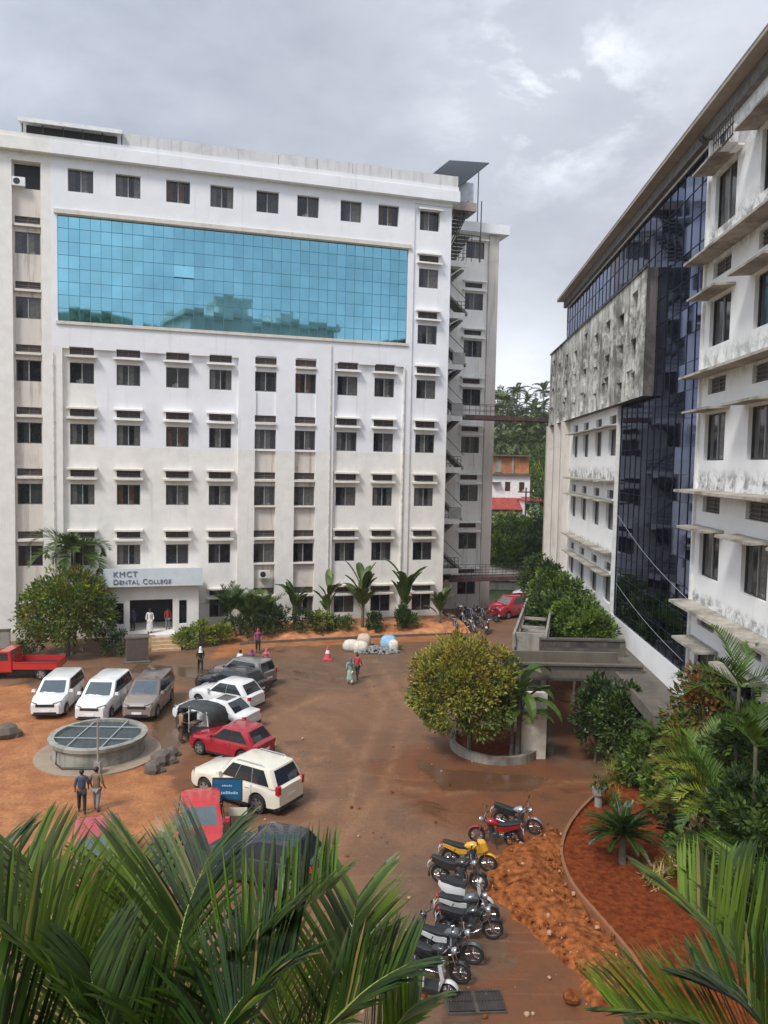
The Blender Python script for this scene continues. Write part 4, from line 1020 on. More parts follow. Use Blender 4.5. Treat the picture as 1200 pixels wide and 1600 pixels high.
# round tree on the island: green below, yellow-orange tips on top
def pick_round(v, rr):
    k = rr.random()+v.z*0.45+0.12
    return 0 if k < 0.55 else 2 if k < 1.0 else 3
shrub('round_tree', 'dense round tree with yellow orange leaf tips on the kerbed island', 'tree', (4.25, 35.3, 0), (2.42, 2.3, 2.4), [RTA, RTA, RTB, RTC], 620, 26, 0.21, 11, 0.85, pick=pick_round, tr=0.13, clump=0.125, trunkname='trunk', crownname='crown', off=(-0.35, 0))
banana('fan_palm', 'dark green broad-leaved palm squeezed between the round tree and the cream pier', 'palm', (6.35, 34.5, 0.1), 3.9, 26, 1.7, 0.5, 12, [LG, STEMG], (0.0, 1.4), droop=1.5)
palm('young_palm', 'small yellow green palm at the foot of the footbridge pier', 'palm', (6.1, 34.6, 0.1), 1.9, 9, 1.2, 13, 0.45, [LY, STEMG], 1.2, (0.2, 1.2), npair=18, lw=0.05)
# big tree by the entrance with palm over it
def pick_big(v, rr):
    k = rr.random()-v.x*0.12
    return 0 if k < 0.25 else 1 if k < 0.62 else 2 if k < 0.86 else 3
shrub('garden_tree', 'broad two-tone green tree left of the entrance porch', 'tree', (-21.5, 52.0, 0), (2.9, 2.6, 2.75), [LG, LB_, LO, LY], 480, 24, 0.27, 21, 0.6, pick=pick_big, tr=0.16, clump=0.15, trunkname='trunk', crownname='crown')
palm('tall_palm', 'tall palm arching over the green tree beside the entrance', 'palm', (-22.1, 54.6, 0), 6.6, 18, 3.3, 22, 0.95, [LG, STEMG], 2.6, (0.3, 1.3), trunk_r=0.13, npair=34, lw=0.11)
shrub('low_bush', 'small dark bush at the right foot of the entrance tree', 'shrub', (-18.1, 51.8, 0), (0.9, 0.8, 0.9), [LD, LG], 60, 16, 0.2, 23, 0.1)
shrub('low_bush', 'ragged bush between the pickup and the entrance tree', 'shrub', (-23.9, 51.6, 0), (0.8, 0.7, 0.7), [LD, LG], 45, 16, 0.2, 24, 0.0)
for i, (px, py, rx, rz) in enumerate(((292, 1012, 0.85, .65), (318, 1008, 1.0, .85), (345, 1004, 0.8, .7))):
    g = G(px, py)
    shrub('bright_bush', ['yellow green bush nearest the porch steps', 'tallest yellow green bush of the row right of the porch', 'yellow green bush at the right end of the row by the porch'][i], 'shrub', g, (rx, 0.7, rz), [LY, LB_, LY], 70, 16, 0.2, 30+i, 0.12, 'bushes right of the porch')
# plants along the foot of the college block
def L_at(px, y, z=0.3):
    for u in [k*0.05-35 for k in range(720)]:
        w = to_w(u, y, z); d = (camo.matrix_world.inverted() @ w); sx = 600+FPX*d.x/-d.z
        if sx >= px: return w
    return w
camo.matrix_world = Matrix.Translation((0, 0, CAMH)) @ Matrix.Rotation(math.pi/2-PITCH, 4, 'X') @ Matrix.Rotation(ROLL, 4, 'Z')
palm('feather_palm', 'bushy palm left of the pair right of the porch', 'palm', L_at(372, -2.0), 2.0, 12, 2.6, 41, 0.7, [LPD, STEMG], 1.0, (0.7, 1.4), npair=20, lw=0.09, stems=2, spread=0.5)
palm('feather_palm', 'bushy palm right of the pair right of the porch', 'palm', L_at(404, -2.2), 1.8, 12, 2.5, 42, 0.7, [LG, STEMG], 1.0, (0.7, 1.4), npair=20, lw=0.09, stems=2, spread=0.6)
shrub('dark_bush', 'dark bush below the pair of bushy palms', 'shrub', L_at(385, -2.9), (2.0, 0.8, 0.8), [LD, LG], 110, 16, 0.2, 43, 0.1)
shrub('dark_bush', 'rounded green bush right of the pair of bushy palms', 'shrub', L_at(430, -2.5), (0.9, 0.8, 1.1), [LD, LG], 90, 16, 0.22, 44, 0.2)
banana('broadleaf_plant', 'broad-leaved plant with brown stem between two ground floor windows', 'plant', L_at(459, -2.2), 2.6, 13, 1.7, 0.6, 45)
banana('broadleaf_plant', 'slim broad-leaved plant in front of the wall strip, fourth window from the corner', 'plant', L_at(512, -2.3), 3.0, 12, 1.6, 0.55, 46)
banana('broadleaf_plant', 'upright broad-leaved plant in front of the red curtained ground floor windows', 'plant', L_at(565, -2.2), 3.3, 16, 2.1, 0.7, 47)
banana('broadleaf_plant', 'tallest broad-leaved plant near the right corner of the college block', 'plant', L_at(632, -2.2), 3.4, 16, 2.1, 0.7, 48)
banana('broadleaf_plant', 'short drooping broad-leaved plant at the right corner of the college block', 'plant', L_at(686, -2.0), 1.6, 12, 1.6, 0.5, 49)
for i, (px, rx, rz, ms) in enumerate(((476, 1.1, .9, [LG, LD]), (500, .8, .8, [LG, LY]), (532, 1.0, .55, [LB_, LG]), (585, .6, .7, [LG, LD]), (637, .85, .6, [LB_, LB_, LG]), (628, .5, 1.1, [LG, LD]))):
    shrub('hedge_bush', ['dark green bush under the first broad-leaved plant', 'mixed green bush beside the slim broad-leaved plant', 'low bright green mound bush left of the middle plant', 'narrow bush between the middle and the tallest broad-leaved plants', 'low bright green mound bush under the tallest plant', 'narrow dark bush around the stem of the tallest plant'][i], 'shrub', L_at(px, -2.6-(i % 2)*0.3), (rx, 0.7, rz), ms, 70, 16, 0.2, 60+i, 0.1, 'bushes below the college wall')
# green mass between the two blocks and along the right block
for i, (px, py, Y, rx, rz, ms) in enumerate(((842, 905, 62, 1.5, 2.0, [LG, LD]), (862, 930, 55, 1.5, 2.1, [LG, LB_, LD]), (886, 945, 49.5, 1.5, 1.9, [LG, LB_]), (858, 965, 46.5, 1.4, 1.4, [LG, LD]), (900, 968, 44.5, 1.5, 1.4, [LB_, LG]), (925, 985, 41.8, 1.2, 1.1, [LG, LB_]))):
    w = P(px, py, Y); top = w.z+rz*0.9
    shrub('wall_tree', ['leafy tree at the far end of the right block, under the lower bridge', 'tall leafy tree beside the far fins of the right block', 'bright leafy tree left of the walkway roof', 'dark tree just right of the pale ramp arm', 'bright bushy tree behind the footbridge', 'lowest bushy tree touching the back parapet of the footbridge'][i], 'tree', (w.x, Y, 0), (rx, 1.5, rz), ms, 210, 17, 0.26, 70+i, max(0.2, w.z-rz*0.9), 'trees along the right block', tr=0.09, clump=0.2, trunkname='trunk', crownname='crown')
for i, (px, py, Y, rx, rz, ms) in enumerate(((932, 1118, 34.6, 1.0, 1.7, [LD, LPD]), (966, 1128, 33.2, 1.0, 1.7, [LD, LG]), (1012, 1185, 31.6, 1.2, 1.1, [LB_, LG]), (1045, 1225, 29.2, 1.0, 1.0, [LG, LB_]), (1075, 1175, 27.2, 1.0, 1.3, [LG, LD, LO]), (1100, 1115, 26.5, 1.2, 1.5, [LO, LBR, LG]), (1085, 1270, 26.2, 1.2, 1.2, [LG, LD, LB_]), (1130, 1230, 24.2, 1.3, 1.5, [LD, LG]), (1175, 1190, 22.6, 1.3, 1.7, [LG, LD]), (1190, 1290, 20.5, 1.3, 1.4, [LD, LG]), (1125, 1330, 22.0, 1.1, 1.0, [LD, LV_, LG]), (1060, 1200, 27.4, .7, 1.2, [LY, LG]))):
    w = P(px, py, Y)
    shrub('garden_shrub', ['dark shrub under the left half of the footbridge', 'dark shrub under the right end of the footbridge', 'bright green shrub beside the green sheet', 'green shrub at the tip of the garden mass', 'olive shrub below the walkway steps', 'reddish brown shrub below the lowest sunshade', 'leafy shrub behind the sago palm', 'dark shrub in the middle of the garden mass', 'tall green shrub against the right edge of the photo', 'dark shrub just above the right foreground palm', 'grey green shrub above the variegated plants', 'yellow green shrub among the garden palms'][i], 'shrub', (w.x, Y, 0.05), (rx, 1.1, rz), ms, 150, 16, 0.24, 90+i, max(0.1, w.z-rz*0.9-0.05), 'garden shrubs beside the right block', clump=0.22)
for i, (px, py, Y, L, st_, ms) in enumerate(((1155, 1075, 22.5, 2.4, 1, [LP, STEMG]), (1105, 1180, 24.5, 2.0, 4, [LB_, STEMG]), (1080, 1235, 25.2, 1.8, 4, [LO, STEMG]), (1150, 1280, 20.8, 1.9, 4, [LP, STEMG]), (1195, 1140, 21.0, 1.8, 2, [LP, STEMG]), (1120, 1080, 27.5, 1.6, 1, [LPD, STEMG]), (1060, 1110, 28.8, 1.4, 2, [LG, STEMG]), (1140, 1210, 22.4, 1.8, 3, [LY, STEMG]))):
    w = P(px, py, Y)
    palm('garden_palm', ['tall arching palm highest in front of the white wall', 'clustered palm in the middle of the garden mass', 'olive yellow clustered palm behind the sago palm', 'dark clustered palm above the right foreground fronds', 'palm against the right edge of the photo', 'dark palm in front of the lowest sunshade', 'leaning palm beside the walkway steps', 'yellow green palm lowest left of the garden mass'][i], 'palm', (w.x, Y, 0.05), w.z, 9, L, 120+i, 0.55, ms, 1.5, (0.2, 1.3), group='palms in the garden', npair=20, lw=0.06, stems=st_, spread=0.6, trunk_r=0.07)
# sago palm, yellow shrubs, variegated spikes
g = G(972, 1352)
sp = palm('sago_palm', 'dark sago palm with short thick trunk in the red bed', 'palm', (g.x, g.y, 0.08), 0.95, 60, 1.35, 150, 0.24, [LPD, STEMG], 0.9, (-0.05, 1.35), trunk_r=0.12, npair=34, lw=0.022, seg=1)
def spiky(name, label, loc, n, L, mats, seed, h=0.2, el=(0.3, 1.4), w=0.05, group=None):
    rr = random.Random(seed); o = empty(name, loc, 0, label, 'shrub', group); m = MB()
    for k in range(n):
        p = Vector((rr.gauss(0, .12), rr.gauss(0, .12), h*rr.random())); az = rr.uniform(0, 6.28); e_ = rr.uniform(*el); pt = frond_pts(p, az, e_, L*rr.uniform(.6, 1.1), 1.0, 3)
        sd_ = Vector((math.cos(az), -math.sin(az), 0))*w/2
        for q in range(3):
            a0, a1 = (1, .9, .6)[q], (.9, .6, .05)[q]; m.face([pt[q]+sd_*a0, pt[q]-sd_*a0, pt[q+1]-sd_*a1, pt[q+1]+sd_*a1], rr.randrange(len(mats)))
    m.build('leaves', mats, o); m = MB(); m.tube([(0, 0, -0.1), (0, 0, h)], 0.05, 6); m.build('stem', BARK, o); return o
spiky('yellow_shrub', 'feathery yellow shrub at the top of the red bed', G(962, 1228), 260, 1.0, [LY, LV_, LY], 151, 0.7, (0.2, 1.5), 0.035)
spiky('yellow_shrub', 'thin pale shrub between the feathery one and the sago palm', G(958, 1262), 90, 0.8, [LY, LO], 152, 0.4, (0.5, 1.5), 0.03)
spiky('variegated_plant', 'whitish variegated spiky plant on the left of the pair beside the palm fronds', G(1022, 1385), 90, 0.75, [LV_, LY], 153, 0.35, (0.1, 1.4), 0.05)
spiky('variegated_plant', 'yellow variegated spiky plant on the right of the pair beside the palm fronds', G(1055, 1375), 100, 0.8, [LY, LV_], 154, 0.5, (0.1, 1.4), 0.05)
# ---- foreground palms
def px_frond(par, name, pp, ll, npair, seed, mi=0, vee=0.35, ang=0.75, lw=0.021, droop=0.22, up=(0, 0, 1)):
    rr = random.Random(seed); ctrl = [P(*q) for q in pp]; pts = crsp(ctrl, 5); m = MB()
    frond(m, pts, ll, npair, rr, lw, mi, 2, 0.012, ang, vee, droop, start=0.05, seg=4, upv=Vector(up).normalized(), tipf=0.55, old=3)
    o = m.build(name, [LPF, LPFD, mat('light_rachis', (0.22, 0.26, 0.06), 0.5, var=0.3), mat('aged_leaflet', (0.13, 0.15, 0.03), 0.5, var=0.3, col2=(0.15, 0.10, 0.03))], par); o.matrix_parent_inverse = Matrix.Translation(-par.location); return o
FP1 = empty('foreground_palm', P(300, 1760, 3.7), 0, 'large palm crown filling the bottom left of the photo', 'palm')
FR = [([(262, 1740, 3.6), (268, 1560, 3.7), (290, 1430, 3.9), (330, 1330, 4.2)], .62, 60, 1), ([(240, 1720, 3.9), (215, 1560, 4.1), (208, 1420, 4.4), (222, 1330, 4.6)], .62, 60, 0),
      ([(300, 1700, 3.2), (350, 1540, 3.2), (430, 1455, 3.3), (522, 1385, 3.4)], .50, 62, 0), ([(470, 1760, 3.4), (520, 1600, 3.5), (545, 1480, 3.7), (560, 1400, 3.9)], .52, 55, 0),
      ([(400, 1740, 3.0), (500, 1620, 3.0), (575, 1545, 3.05), (640, 1505, 3.1)], .38, 56, 1), ([(200, 1720, 3.0), (120, 1580, 3.0), (50, 1490, 3.05), (-40, 1430, 3.1)], .5, 55, 0),
      ([(150, 1720, 3.8), (110, 1540, 4.0), (75, 1420, 4.2), (40, 1340, 4.4)], .6, 56, 0), ([(190, 1740, 4.0), (170, 1540, 4.3), (165, 1420, 4.5), (150, 1350, 4.8)], .55, 52, 0),
      ([(90, 1740, 2.9), (20, 1640, 2.9), (-60, 1560, 3.0)], .5, 50, 1), ([(360, 1740, 2.9), (340, 1640, 2.9), (380, 1560, 3.0), (460, 1500, 3.1)], .42, 44, 1),
      ([(520, 1760, 3.2), (590, 1650, 3.2), (630, 1590, 3.25), (655, 1565, 3.3)], .30, 44, 0), ([(300, 1760, 2.9), (200, 1650, 2.9), (150, 1560, 3.0), (140, 1500, 3.1)], .42, 44, 1),
      ([(300, 1760, 4.2), (360, 1600, 4.4), (400, 1480, 4.7), (450, 1420, 4.9)], .55, 50, 1), ([(30, 1700, 4.2), (0, 1500, 4.4), (-20, 1380, 4.6), (-10, 1330, 4.8)], .55, 50, 1),
      ([(420, 1760, 3.9), (440, 1640, 4.0), (430, 1540, 4.2), (410, 1460, 4.4)], .5, 46, 0), ([(280, 1800, 3.0), (270, 1680, 3.0), (230, 1600, 3.05), (180, 1560, 3.1)], .4, 44, 0)]
for i, (pp, ll, n_, mi) in enumerate(FR): px_frond(FP1, 'frond', pp, ll, n_, 200+i, mi, vee=(0.55, 0.3, 0.7)[i % 3])
m = MB(); m.tube([(0, 0, 0.15), (0.05, 0.1, -4), (0.1, 0.3, -FP1.location.z-0.2)], [0.09, 0.11, 0.15], 12); m.build('trunk', BARKP, FP1, sm=60)
FP2 = empty('foreground_palm', P(1260, 1720, 3.4), 0, 'palm crown cut by the bottom right corner of the photo', 'palm')
FR = [([(1270, 1700, 3.3), (1190, 1560, 3.4), (1120, 1460, 3.6), (1060, 1400, 3.8)], .55, 60, 0), ([(1280, 1640, 3.6), (1210, 1520, 3.7), (1150, 1420, 3.9), (1120, 1370, 4.1)], .5, 55, 1),
      ([(1260, 1720, 3.0), (1160, 1640, 3.0), (1070, 1600, 3.05), (960, 1580, 3.1)], .42, 54, 0), ([(1290, 1600, 3.8), (1240, 1450, 4.0), (1200, 1370, 4.3)], .55, 50, 0), ([(1290, 1740, 2.9), (1220, 1640, 2.9), (1160, 1570, 3.0), (1100, 1540, 3.1)], .4, 48, 1),
      ([(1250, 1760, 3.1), (1130, 1700, 3.1), (1060, 1650, 3.1), (1000, 1640, 3.2)], .42, 44, 0)]
for i, (pp, ll, n_, mi) in enumerate(FR): px_frond(FP2, 'frond', pp, ll, n_, 240+i, mi, vee=(0.5, 0.3)[i % 2])
m = MB(); m.tube([(0, 0, 0.15), (0.0, 0.1, -4), (0.1, 0.2, -FP2.location.z-0.2)], [0.09, 0.11, 0.15], 12); m.build('trunk', BARKP, FP2, sm=60)

# ================================================================ FAR VALLEY
def blk(m, x0, x1, y0, y1, z0, z1, mi=0): m.box(x0, x1, y0, y1, z0, z1, mi)
YH = 118.0
def hx(px): return P(px, 760, YH).x
def hz(py, px=800): return P(px, py, YH).z
HO = empty('valley_house', (hx(800), YH, 0), 0, 'two storey white house with bare orange brick upper rooms in the valley', 'house')
ox = hx(800)
m = MB(); m.box(hx(745)-ox, hx(828)-ox, 0, 9, 0, hz(742)); m.build('white_storey', WHITE, HO)
m = MB(); m.box(hx(745)-ox, hx(826)-ox, 0.3, 8.5, hz(741), hz(713)); m.build('brick_storey', mat('laterite_brick', (0.42, 0.17, 0.075), 0.9, var=0.35, scale=1.2), HO)
m = MB(); m.box(hx(740)-ox, hx(829)-ox, -0.4, 9, hz(713), hz(711)); m.box(hx(745)-ox, hx(829)-ox, -0.5, 0, hz(742)-.05, hz(739.5)); m.build('roof_slab', CONC, HO)
m = MB(); m.box(hx(799)-ox, hx(802)-ox, 0.1, 0.35, hz(741), hz(713)); m.box(hx(773)-ox, hx(783)-ox, .2, .35, hz(738), hz(718)); m.build('pale_panel', CONC_L, HO)
for px in (793, 815):
    m = MB(); m.box(hx(px-4)-ox, hx(px+4)-ox, -0.06, 0.1, hz(767), hz(753)); m.build('window', GL[3], HO)
m = MB(); m.box(hx(768)-ox, hx(782)-ox, -0.9, 0, hz(755), hz(753.5)); m.build('sunshade', CONC, HO)
m = MB()
for x0_, x1_, y0_, za, zb in ((hx(745)-ox, hx(815)-ox, -5.0, hz(778), hz(793)), (hx(815)-ox, hx(846)-ox, -4.0, hz(776), hz(786))):
    n = 24
    rings = []
    for k in range(n+1):
        x = x0_+(x1_-x0_)*k/n; dz = 0.05*(k % 2); rings.append([(x, 0, za+dz), (x, y0_, zb+dz), (x, y0_, zb+dz-.1), (x, 0, za+dz-.1)])
    m.loft(rings)
m.build('tiled_lean_to_roof', mat('red_tiles', (0.30, 0.045, 0.035), 0.7, var=0.35, scale=1.5), HO)
m = MB(); m.box(hx(745)-ox, hx(812)-ox, -4.4, -0.2, 0, hz(794)-.3); m.build('lower_storey', mat('cream_wall', (0.48, 0.44, 0.30), 0.8, var=0.2), HO)
H2 = empty('small_house', (hx(832), YH-7, 0), 0, 'small white house with brown side wall right of the red roof in the valley', 'house')
s_ = (YH-7)/YH
def h2x(px): return P(px, 760, YH-7).x-H2.location.x
def h2z(py): return P(832, py, YH-7).z
m = MB(); m.box(h2x(822), h2x(845), 0, 6, 0, h2z(784)); m.build('wall', WHITE, H2)
m = MB(); m.box(h2x(845)+.01, h2x(856), 1, 6, 0, h2z(786)); m.build('side_wall', mat('brown_wall', (0.25, 0.15, 0.10), 0.8, var=0.2), H2)
m = MB(); m.box(h2x(820), h2x(856), -0.5, 6.3, h2z(784), h2z(782)); m.build('roof', mat('red_tiles', (0.3, 0.05, 0.04)), H2)
for px, a, b in ((825, 788, 800), (837, 808, 812)):
    m = MB(); m.box(h2x(px-3), h2x(px+3), -0.05, 0.1, h2z(b), h2z(a)); m.build('window', GL[0], H2)
PO = empty('utility_pole', (P(821, 800, 104).x, 104, 0), 0, 'dark utility pole standing in front of the valley houses', 'pole')
m = MB(); m.tube([(0, 0, 0), (0, 0, P(821, 762, 104).z)], [0.14, 0.1], 8); zt = P(821, 764, 104).z; m.box(-1.1, 1.1, -.06, .06, zt-0.5, zt-0.35); m.build('pole', STEEL, PO)
m = MB()
for x in (-1, -.4, .4, 1): m.tube([(x, 0, zt-.35), (x, 0, zt-.1)], 0.06, 6)
m.build('insulator', WHITE, PO)
# low pale roof behind the lower bridge
SH = empty('long_shed', (P(790, 890, 84).x, 84, 0), 0, 'low shed with pale sheet roof beyond the lower bridge', 'shed')
zs = P(790, 885, 84).z
m = MB(); m.face([(-6, -2, zs-.9), (3.2, -2, zs-1.5), (0.6, 6, zs+0.1), (-6, 6, zs+.4)]); m.build('roof', mat('shed_roof', (0.50, 0.45, 0.36), 0.7, var=0.15), SH)
m = MB(); m.box(-5.8, 2.2, -1.4, 5.6, 0, zs-1.6); m.build('wall', W_STRIP, SH)
# trees between: individual crowns
rr = random.Random(99)
spots = [(778, 845, 96, 3.4, 3.0, 0), (800, 835, 101, 3.2, 2.6, 1), (826, 842, 97, 3.2, 2.7, 0), (850, 838, 98, 3.6, 3.2, 1), (790, 865, 88, 2.6, 2.2, 1), (815, 868, 89, 2.8, 2.4, 2), (842, 868, 87, 2.8, 2.4, 2), (862, 850, 92, 3.0, 3.2, 2),
         (848, 760, 128, 4.0, 4.0, 1), (866, 790, 110, 3.0, 4.0, 2), (836, 735, 140, 4.0, 3.6, 0)]
for i, (px, py, Y, rx, rz, c) in enumerate(spots):
    w = P(px, py, Y); gz = terrain(w.x, Y)
    shrub('valley_tree', ['leafy tree by the corner of the wing, below the red roof', 'bright tree just below the red tiled roof', 'bright tree below the small white house', 'light green tree left of the far fins', 'bright bush above the pale shed roof', 'dark bush right of the pale shed roof', 'dark bush above the lower bridge end', 'dark tree against the far end of the right block', 'light tree above the brown side wall', 'tall dark tree right of the small house', 'leafy tree right of the brick upper rooms'][i], 'tree', (w.x, Y, gz), (rx, rx*.8, rz), [[LB_, LG], [LB_, LY, LG], [LG, LD]][c], 130, 15, 0.5, 300+i, max(0.3, w.z-rz*.9-gz), 'trees in the valley', tr=0.15, clump=0.24, trunkname='trunk', crownname='crown')
# coconut palms one can tell apart, on the slope
for i, (px, py, Y, L) in enumerate(((802, 690, 135, 3.6), (824, 672, 150, 3.8), (843, 690, 142, 3.6), (812, 655, 165, 3.8), (786, 625, 190, 4.2), (834, 640, 180, 4.2), (856, 655, 165, 4.0), (850, 612, 205, 4.4), (808, 612, 210, 4.4), (768, 640, 175, 4.0))):
    w = P(px, py, Y); gz = terrain(w.x, Y)
    palm('coconut_palm', ['coconut palm directly over the brick rooms', 'big coconut palm right above the brick house', 'coconut palm right of the brick house', 'coconut palm just under the upper bridge', 'coconut palm on the ridge nearest the wing', 'coconut palm behind the middle of the upper bridge', 'coconut palm beside the right block under the upper bridge', 'coconut palm on the skyline nearest the right block', 'coconut palm in the middle of the skyline', 'coconut palm half hidden by the wing'][i], 'palm', (w.x, Y, gz-.3), max(4, w.z-gz), 15, L, 330+i, 1.3, [LFAR2, STEMG], 2.0, (-0.1, 1.3), trunk_r=0.2, group='coconut palms on the slope', npair=15, lw=0.16, seg=1)
fm = MB(); rr = random.Random(77)
for k in range(470):
    y = rr.uniform(128, 250); x = rr.uniform(-22, 95)*y/150
    if y < 150 and rr.random() < .4: continue
    z = terrain(x, y); h = rr.uniform(5, 11); r = rr.uniform(2.6, 4.2)
    if rr.random() < 0.4:
        for q in range(11): 
            az = rr.uniform(0, 6.28); pt = frond_pts((x, y, z+h+2), az, rr.uniform(0, 1.2), 4.0, 2.0, 4)
            for w_ in (0, 1, 2, 3):
                sd_ = Vector((math.cos(az), -math.sin(az), -0.3))*0.5; fm.face([pt[w_]+sd_, pt[w_], pt[w_+1], pt[w_+1]+sd_*.8], 1); fm.face([pt[w_], pt[w_]-sd_+Vector((0, 0, -.3)), pt[w_+1]-sd_*.8+Vector((0, 0, -.3)), pt[w_+1]], 1)
        fm.tube([(x, y, z-.5), (x+rr.uniform(-.6, .6), y, z+h+2)], 0.16, 5, 2)
    else:
        crown(fm, (x, y, z+h*.7), (r, r, h*.5), 26, 12, 0.85, rr, [0, 0, 1], clump=0.3); fm.tube([(x, y, z-.5), (x, y, z+h*.6)], 0.2, 5, 2)
# slope behind the viewer, mirrored in the cyan glass
for k in range(90):
    y = -rr.uniform(95, 150); x = rr.uniform(-70, 25); z = terrain(x, y); crown(fm, (x, y, z+4), (4, 4, 4.5), 14, 8, 1.6, rr, [0, 0, 1], clump=.35)
tag(fm.build('forest', [LFAR, LFAR2, BARKP]), 'wooded slope of palms and broad trees', None, None, 'stuff')

# ================================================================ VEHICLES
def paint(name, col, metal=0.0): return mat('paint_'+name, col, 0.22, metal, var=0.05, scale=1.5, coat=0.7)
def make_wheel(parent, x, y, r, w, side, name='wheel', rimmat=None):
    m = MB(); m.lathe([(r*0.62, -w/2), (r*0.93, -w/2), (r, -w*0.32), (r, w*0.32), (r*0.93, w/2), (r*0.62, w/2)], 24, (0, 0, 0), 'y', cap=False)
    o = m.build(name, BLACKR, parent, (x, y, r), sm=50)
    m = MB(); yy = side*w/2
    m.lathe([(r*0.68, yy+side*0.006), (r*0.62, yy+side*0.004)], 24, (0, 0, 0), 'y', cap=False); m.lathe([(r*0.64, yy+side*0.004), (r*0.60, yy-side*0.02), (r*0.58, yy-side*0.05), (0.0, yy-side*0.05)], 24, (0, 0, 0), 'y', mi=1, cap=False); m.lathe([(r*0.62, -yy), (0.0, -yy)], 16, (0, 0, 0), 'y', mi=1, cap=False)
    for k in range(5):
        a = 2*math.pi*k/5; c, s_ = math.cos(a), math.sin(a); p, q = Vector((c, 0, s_)), Vector((-s_, 0, c))
        y0, y1 = sorted((yy-side*0.04, yy-side*0.003)); ring = []
        for yv in (y0, y1): ring.append([p*r*0.06+q*r*0.14+Vector((0, yv, 0)), p*r*0.64+q*r*0.17+Vector((0, yv, 0)), p*r*0.64-q*r*0.17+Vector((0, yv, 0)), p*r*0.06-q*r*0.14+Vector((0, yv, 0))])
        m.loft(ring)
    m.lathe([(r*0.16, yy), (r*0.12, yy+side*.005), (0, yy+side*.005)], 10, (0, 0, 0), 'y', cap=False)
    m.build('rim', [rimmat or RIM, PLAST], o)
    return o
def car(name, label, loc, rz, L=4.3, W=1.75, H=1.5, col=None, wb=None, style='hatch', belt=0.62, front=None, wr=0.31, glass=None, tint=None, roofmat=None, rails=False, sunroof=False):
    """x forward. style sets where the cabin starts and ends"""
    o = empty(name, loc, rz, label, 'car'); col = col or WHITE; glass = glass or CARGL
    wb = wb or L*0.6; hl = L/2; fx, rx = wb/2+L*0.01, -wb/2+L*0.01
    st = {'hatch': (0.20, 0.02, -0.33, -0.455, 0.56, 0.60), 'sedan': (0.17, 0.0, -0.22, -0.37, 0.56, 0.63), 'suv': (0.17, 0.045, -0.40, -0.475, 0.58, 0.60), 'mpv': (0.28, 0.10, -0.42, -0.48, 0.58, 0.60)}[style]
    cf, rf, rb, cb, hood_t, tail_t = st; cf *= L; rf *= L; rb *= L; cb *= L
    zb_, zh0, zh1, zt = 0.22 if style != 'suv' else 0.28, H*0.50, H*(belt+0.02), H*(belt+0.03)
    def top(x):
        if x > cf: t = (x-cf)/(hl-cf); return zh1-(zh1-zh0)*t**1.8
        if x < cb: return zt*(1-0.02) if style != 'sedan' else zt
        return zh1+(zt-zh1)*(cf-x)/(cf-cb)
    def hw(x):
        t = abs(x)/hl; return W/2*(1-0.16*t**5-0.02*t*t)
    def bot(x):
        z = zb_+ (0.10*max(0, (abs(x)/hl-0.9)/0.1))
        for wx in (fx, rx):
            d = abs(x-wx); Ra = wr+0.07
            if d < Ra: z = max(z, wr+math.sqrt(Ra*Ra-d*d)-0.0)
        return z
    xs = sorted({-hl+L*k/44 for k in range(45)} | {wx+s_*(wr+0.07)*c for wx in (fx, rx) for s_ in (1, -1) for c in (0.999, 0.9, 0.7, 0.4, 0)} | {wx+s_*(wr+0.075) for wx in (fx, rx) for s_ in (1, -1)})
    m = MB(); rings = []
    for x in xs:
        e_ = 1.0; t = abs(x)/hl
        zt_ = top(x); b = bot(x); w = hw(x)
        if t > 0.97: w *= 0.985-0.25*(t-0.97); zt_ -= 0.06*(t-0.97)/0.03
        mid = (b+zt_)/2 if b < zt_-0.2 else zt_-0.1
        midz = max(mid, b+0.02)
        half = [(0, b), (w*0.93, b), (w*0.985, b+0.03), (w, midz), (w*0.985, zt_-0.10), (w*0.93, zt_-0.025), (w*0.75, zt_+0.012), (0, zt_+0.03)]
        rings.append([(x, y, z) for y, z in half]+[(x, -y, z) for y, z in reversed(half[1:-1])])
    m.loft(rings, 0)
    # cabin
    def cab(t):     # t 0 belt, 1 roof
        e_ = t; zb0 = zt-0.05
        x1 = cf+(rf-cf)*e_**0.9; x0 = cb+(rb-cb)*e_**1.1; w = W/2*(0.95-0.15*e_**1.4); z = zb0+(H-zb0)*e_
        return x0, x1, w, z
    lv = [0, 0.3, 0.6, 0.85, 0.955, 1.0]; rings = []
    for i, t in enumerate(lv):
        x0, x1, w, z = cab(t); r = 0.10+0.06*t
        if i == 4: z = H-0.035
        if i == 5: x0 += 0.10; x1 -= 0.12; w -= 0.10; z = H
        rings.append([(x1-r*2, w, z), (x1-r*.6, w*0.97, z), (x1, w*0.80, z), (x1+0.02*L*(1-t), 0, z), (x1, -w*0.80, z), (x1-r*.6, -w*0.97, z), (x1-r*2, -w, z), ((x0+x1)/2, -w, z), (x0+r*2, -w, z), (x0+r*.6, -w*0.97, z), (x0, -w*0.80, z), (x0-0.02, 0, z), (x0, w*0.80, z), (x0+r*.6, w*0.97, z), (x0+r*2, w, z), ((x0+x1)/2, w, z)])
    m.loft(rings, 1)
    body = m.build('body', [col, roofmat or col], o, sm=35)
    # glazing
    def P4(t, x, w): return None
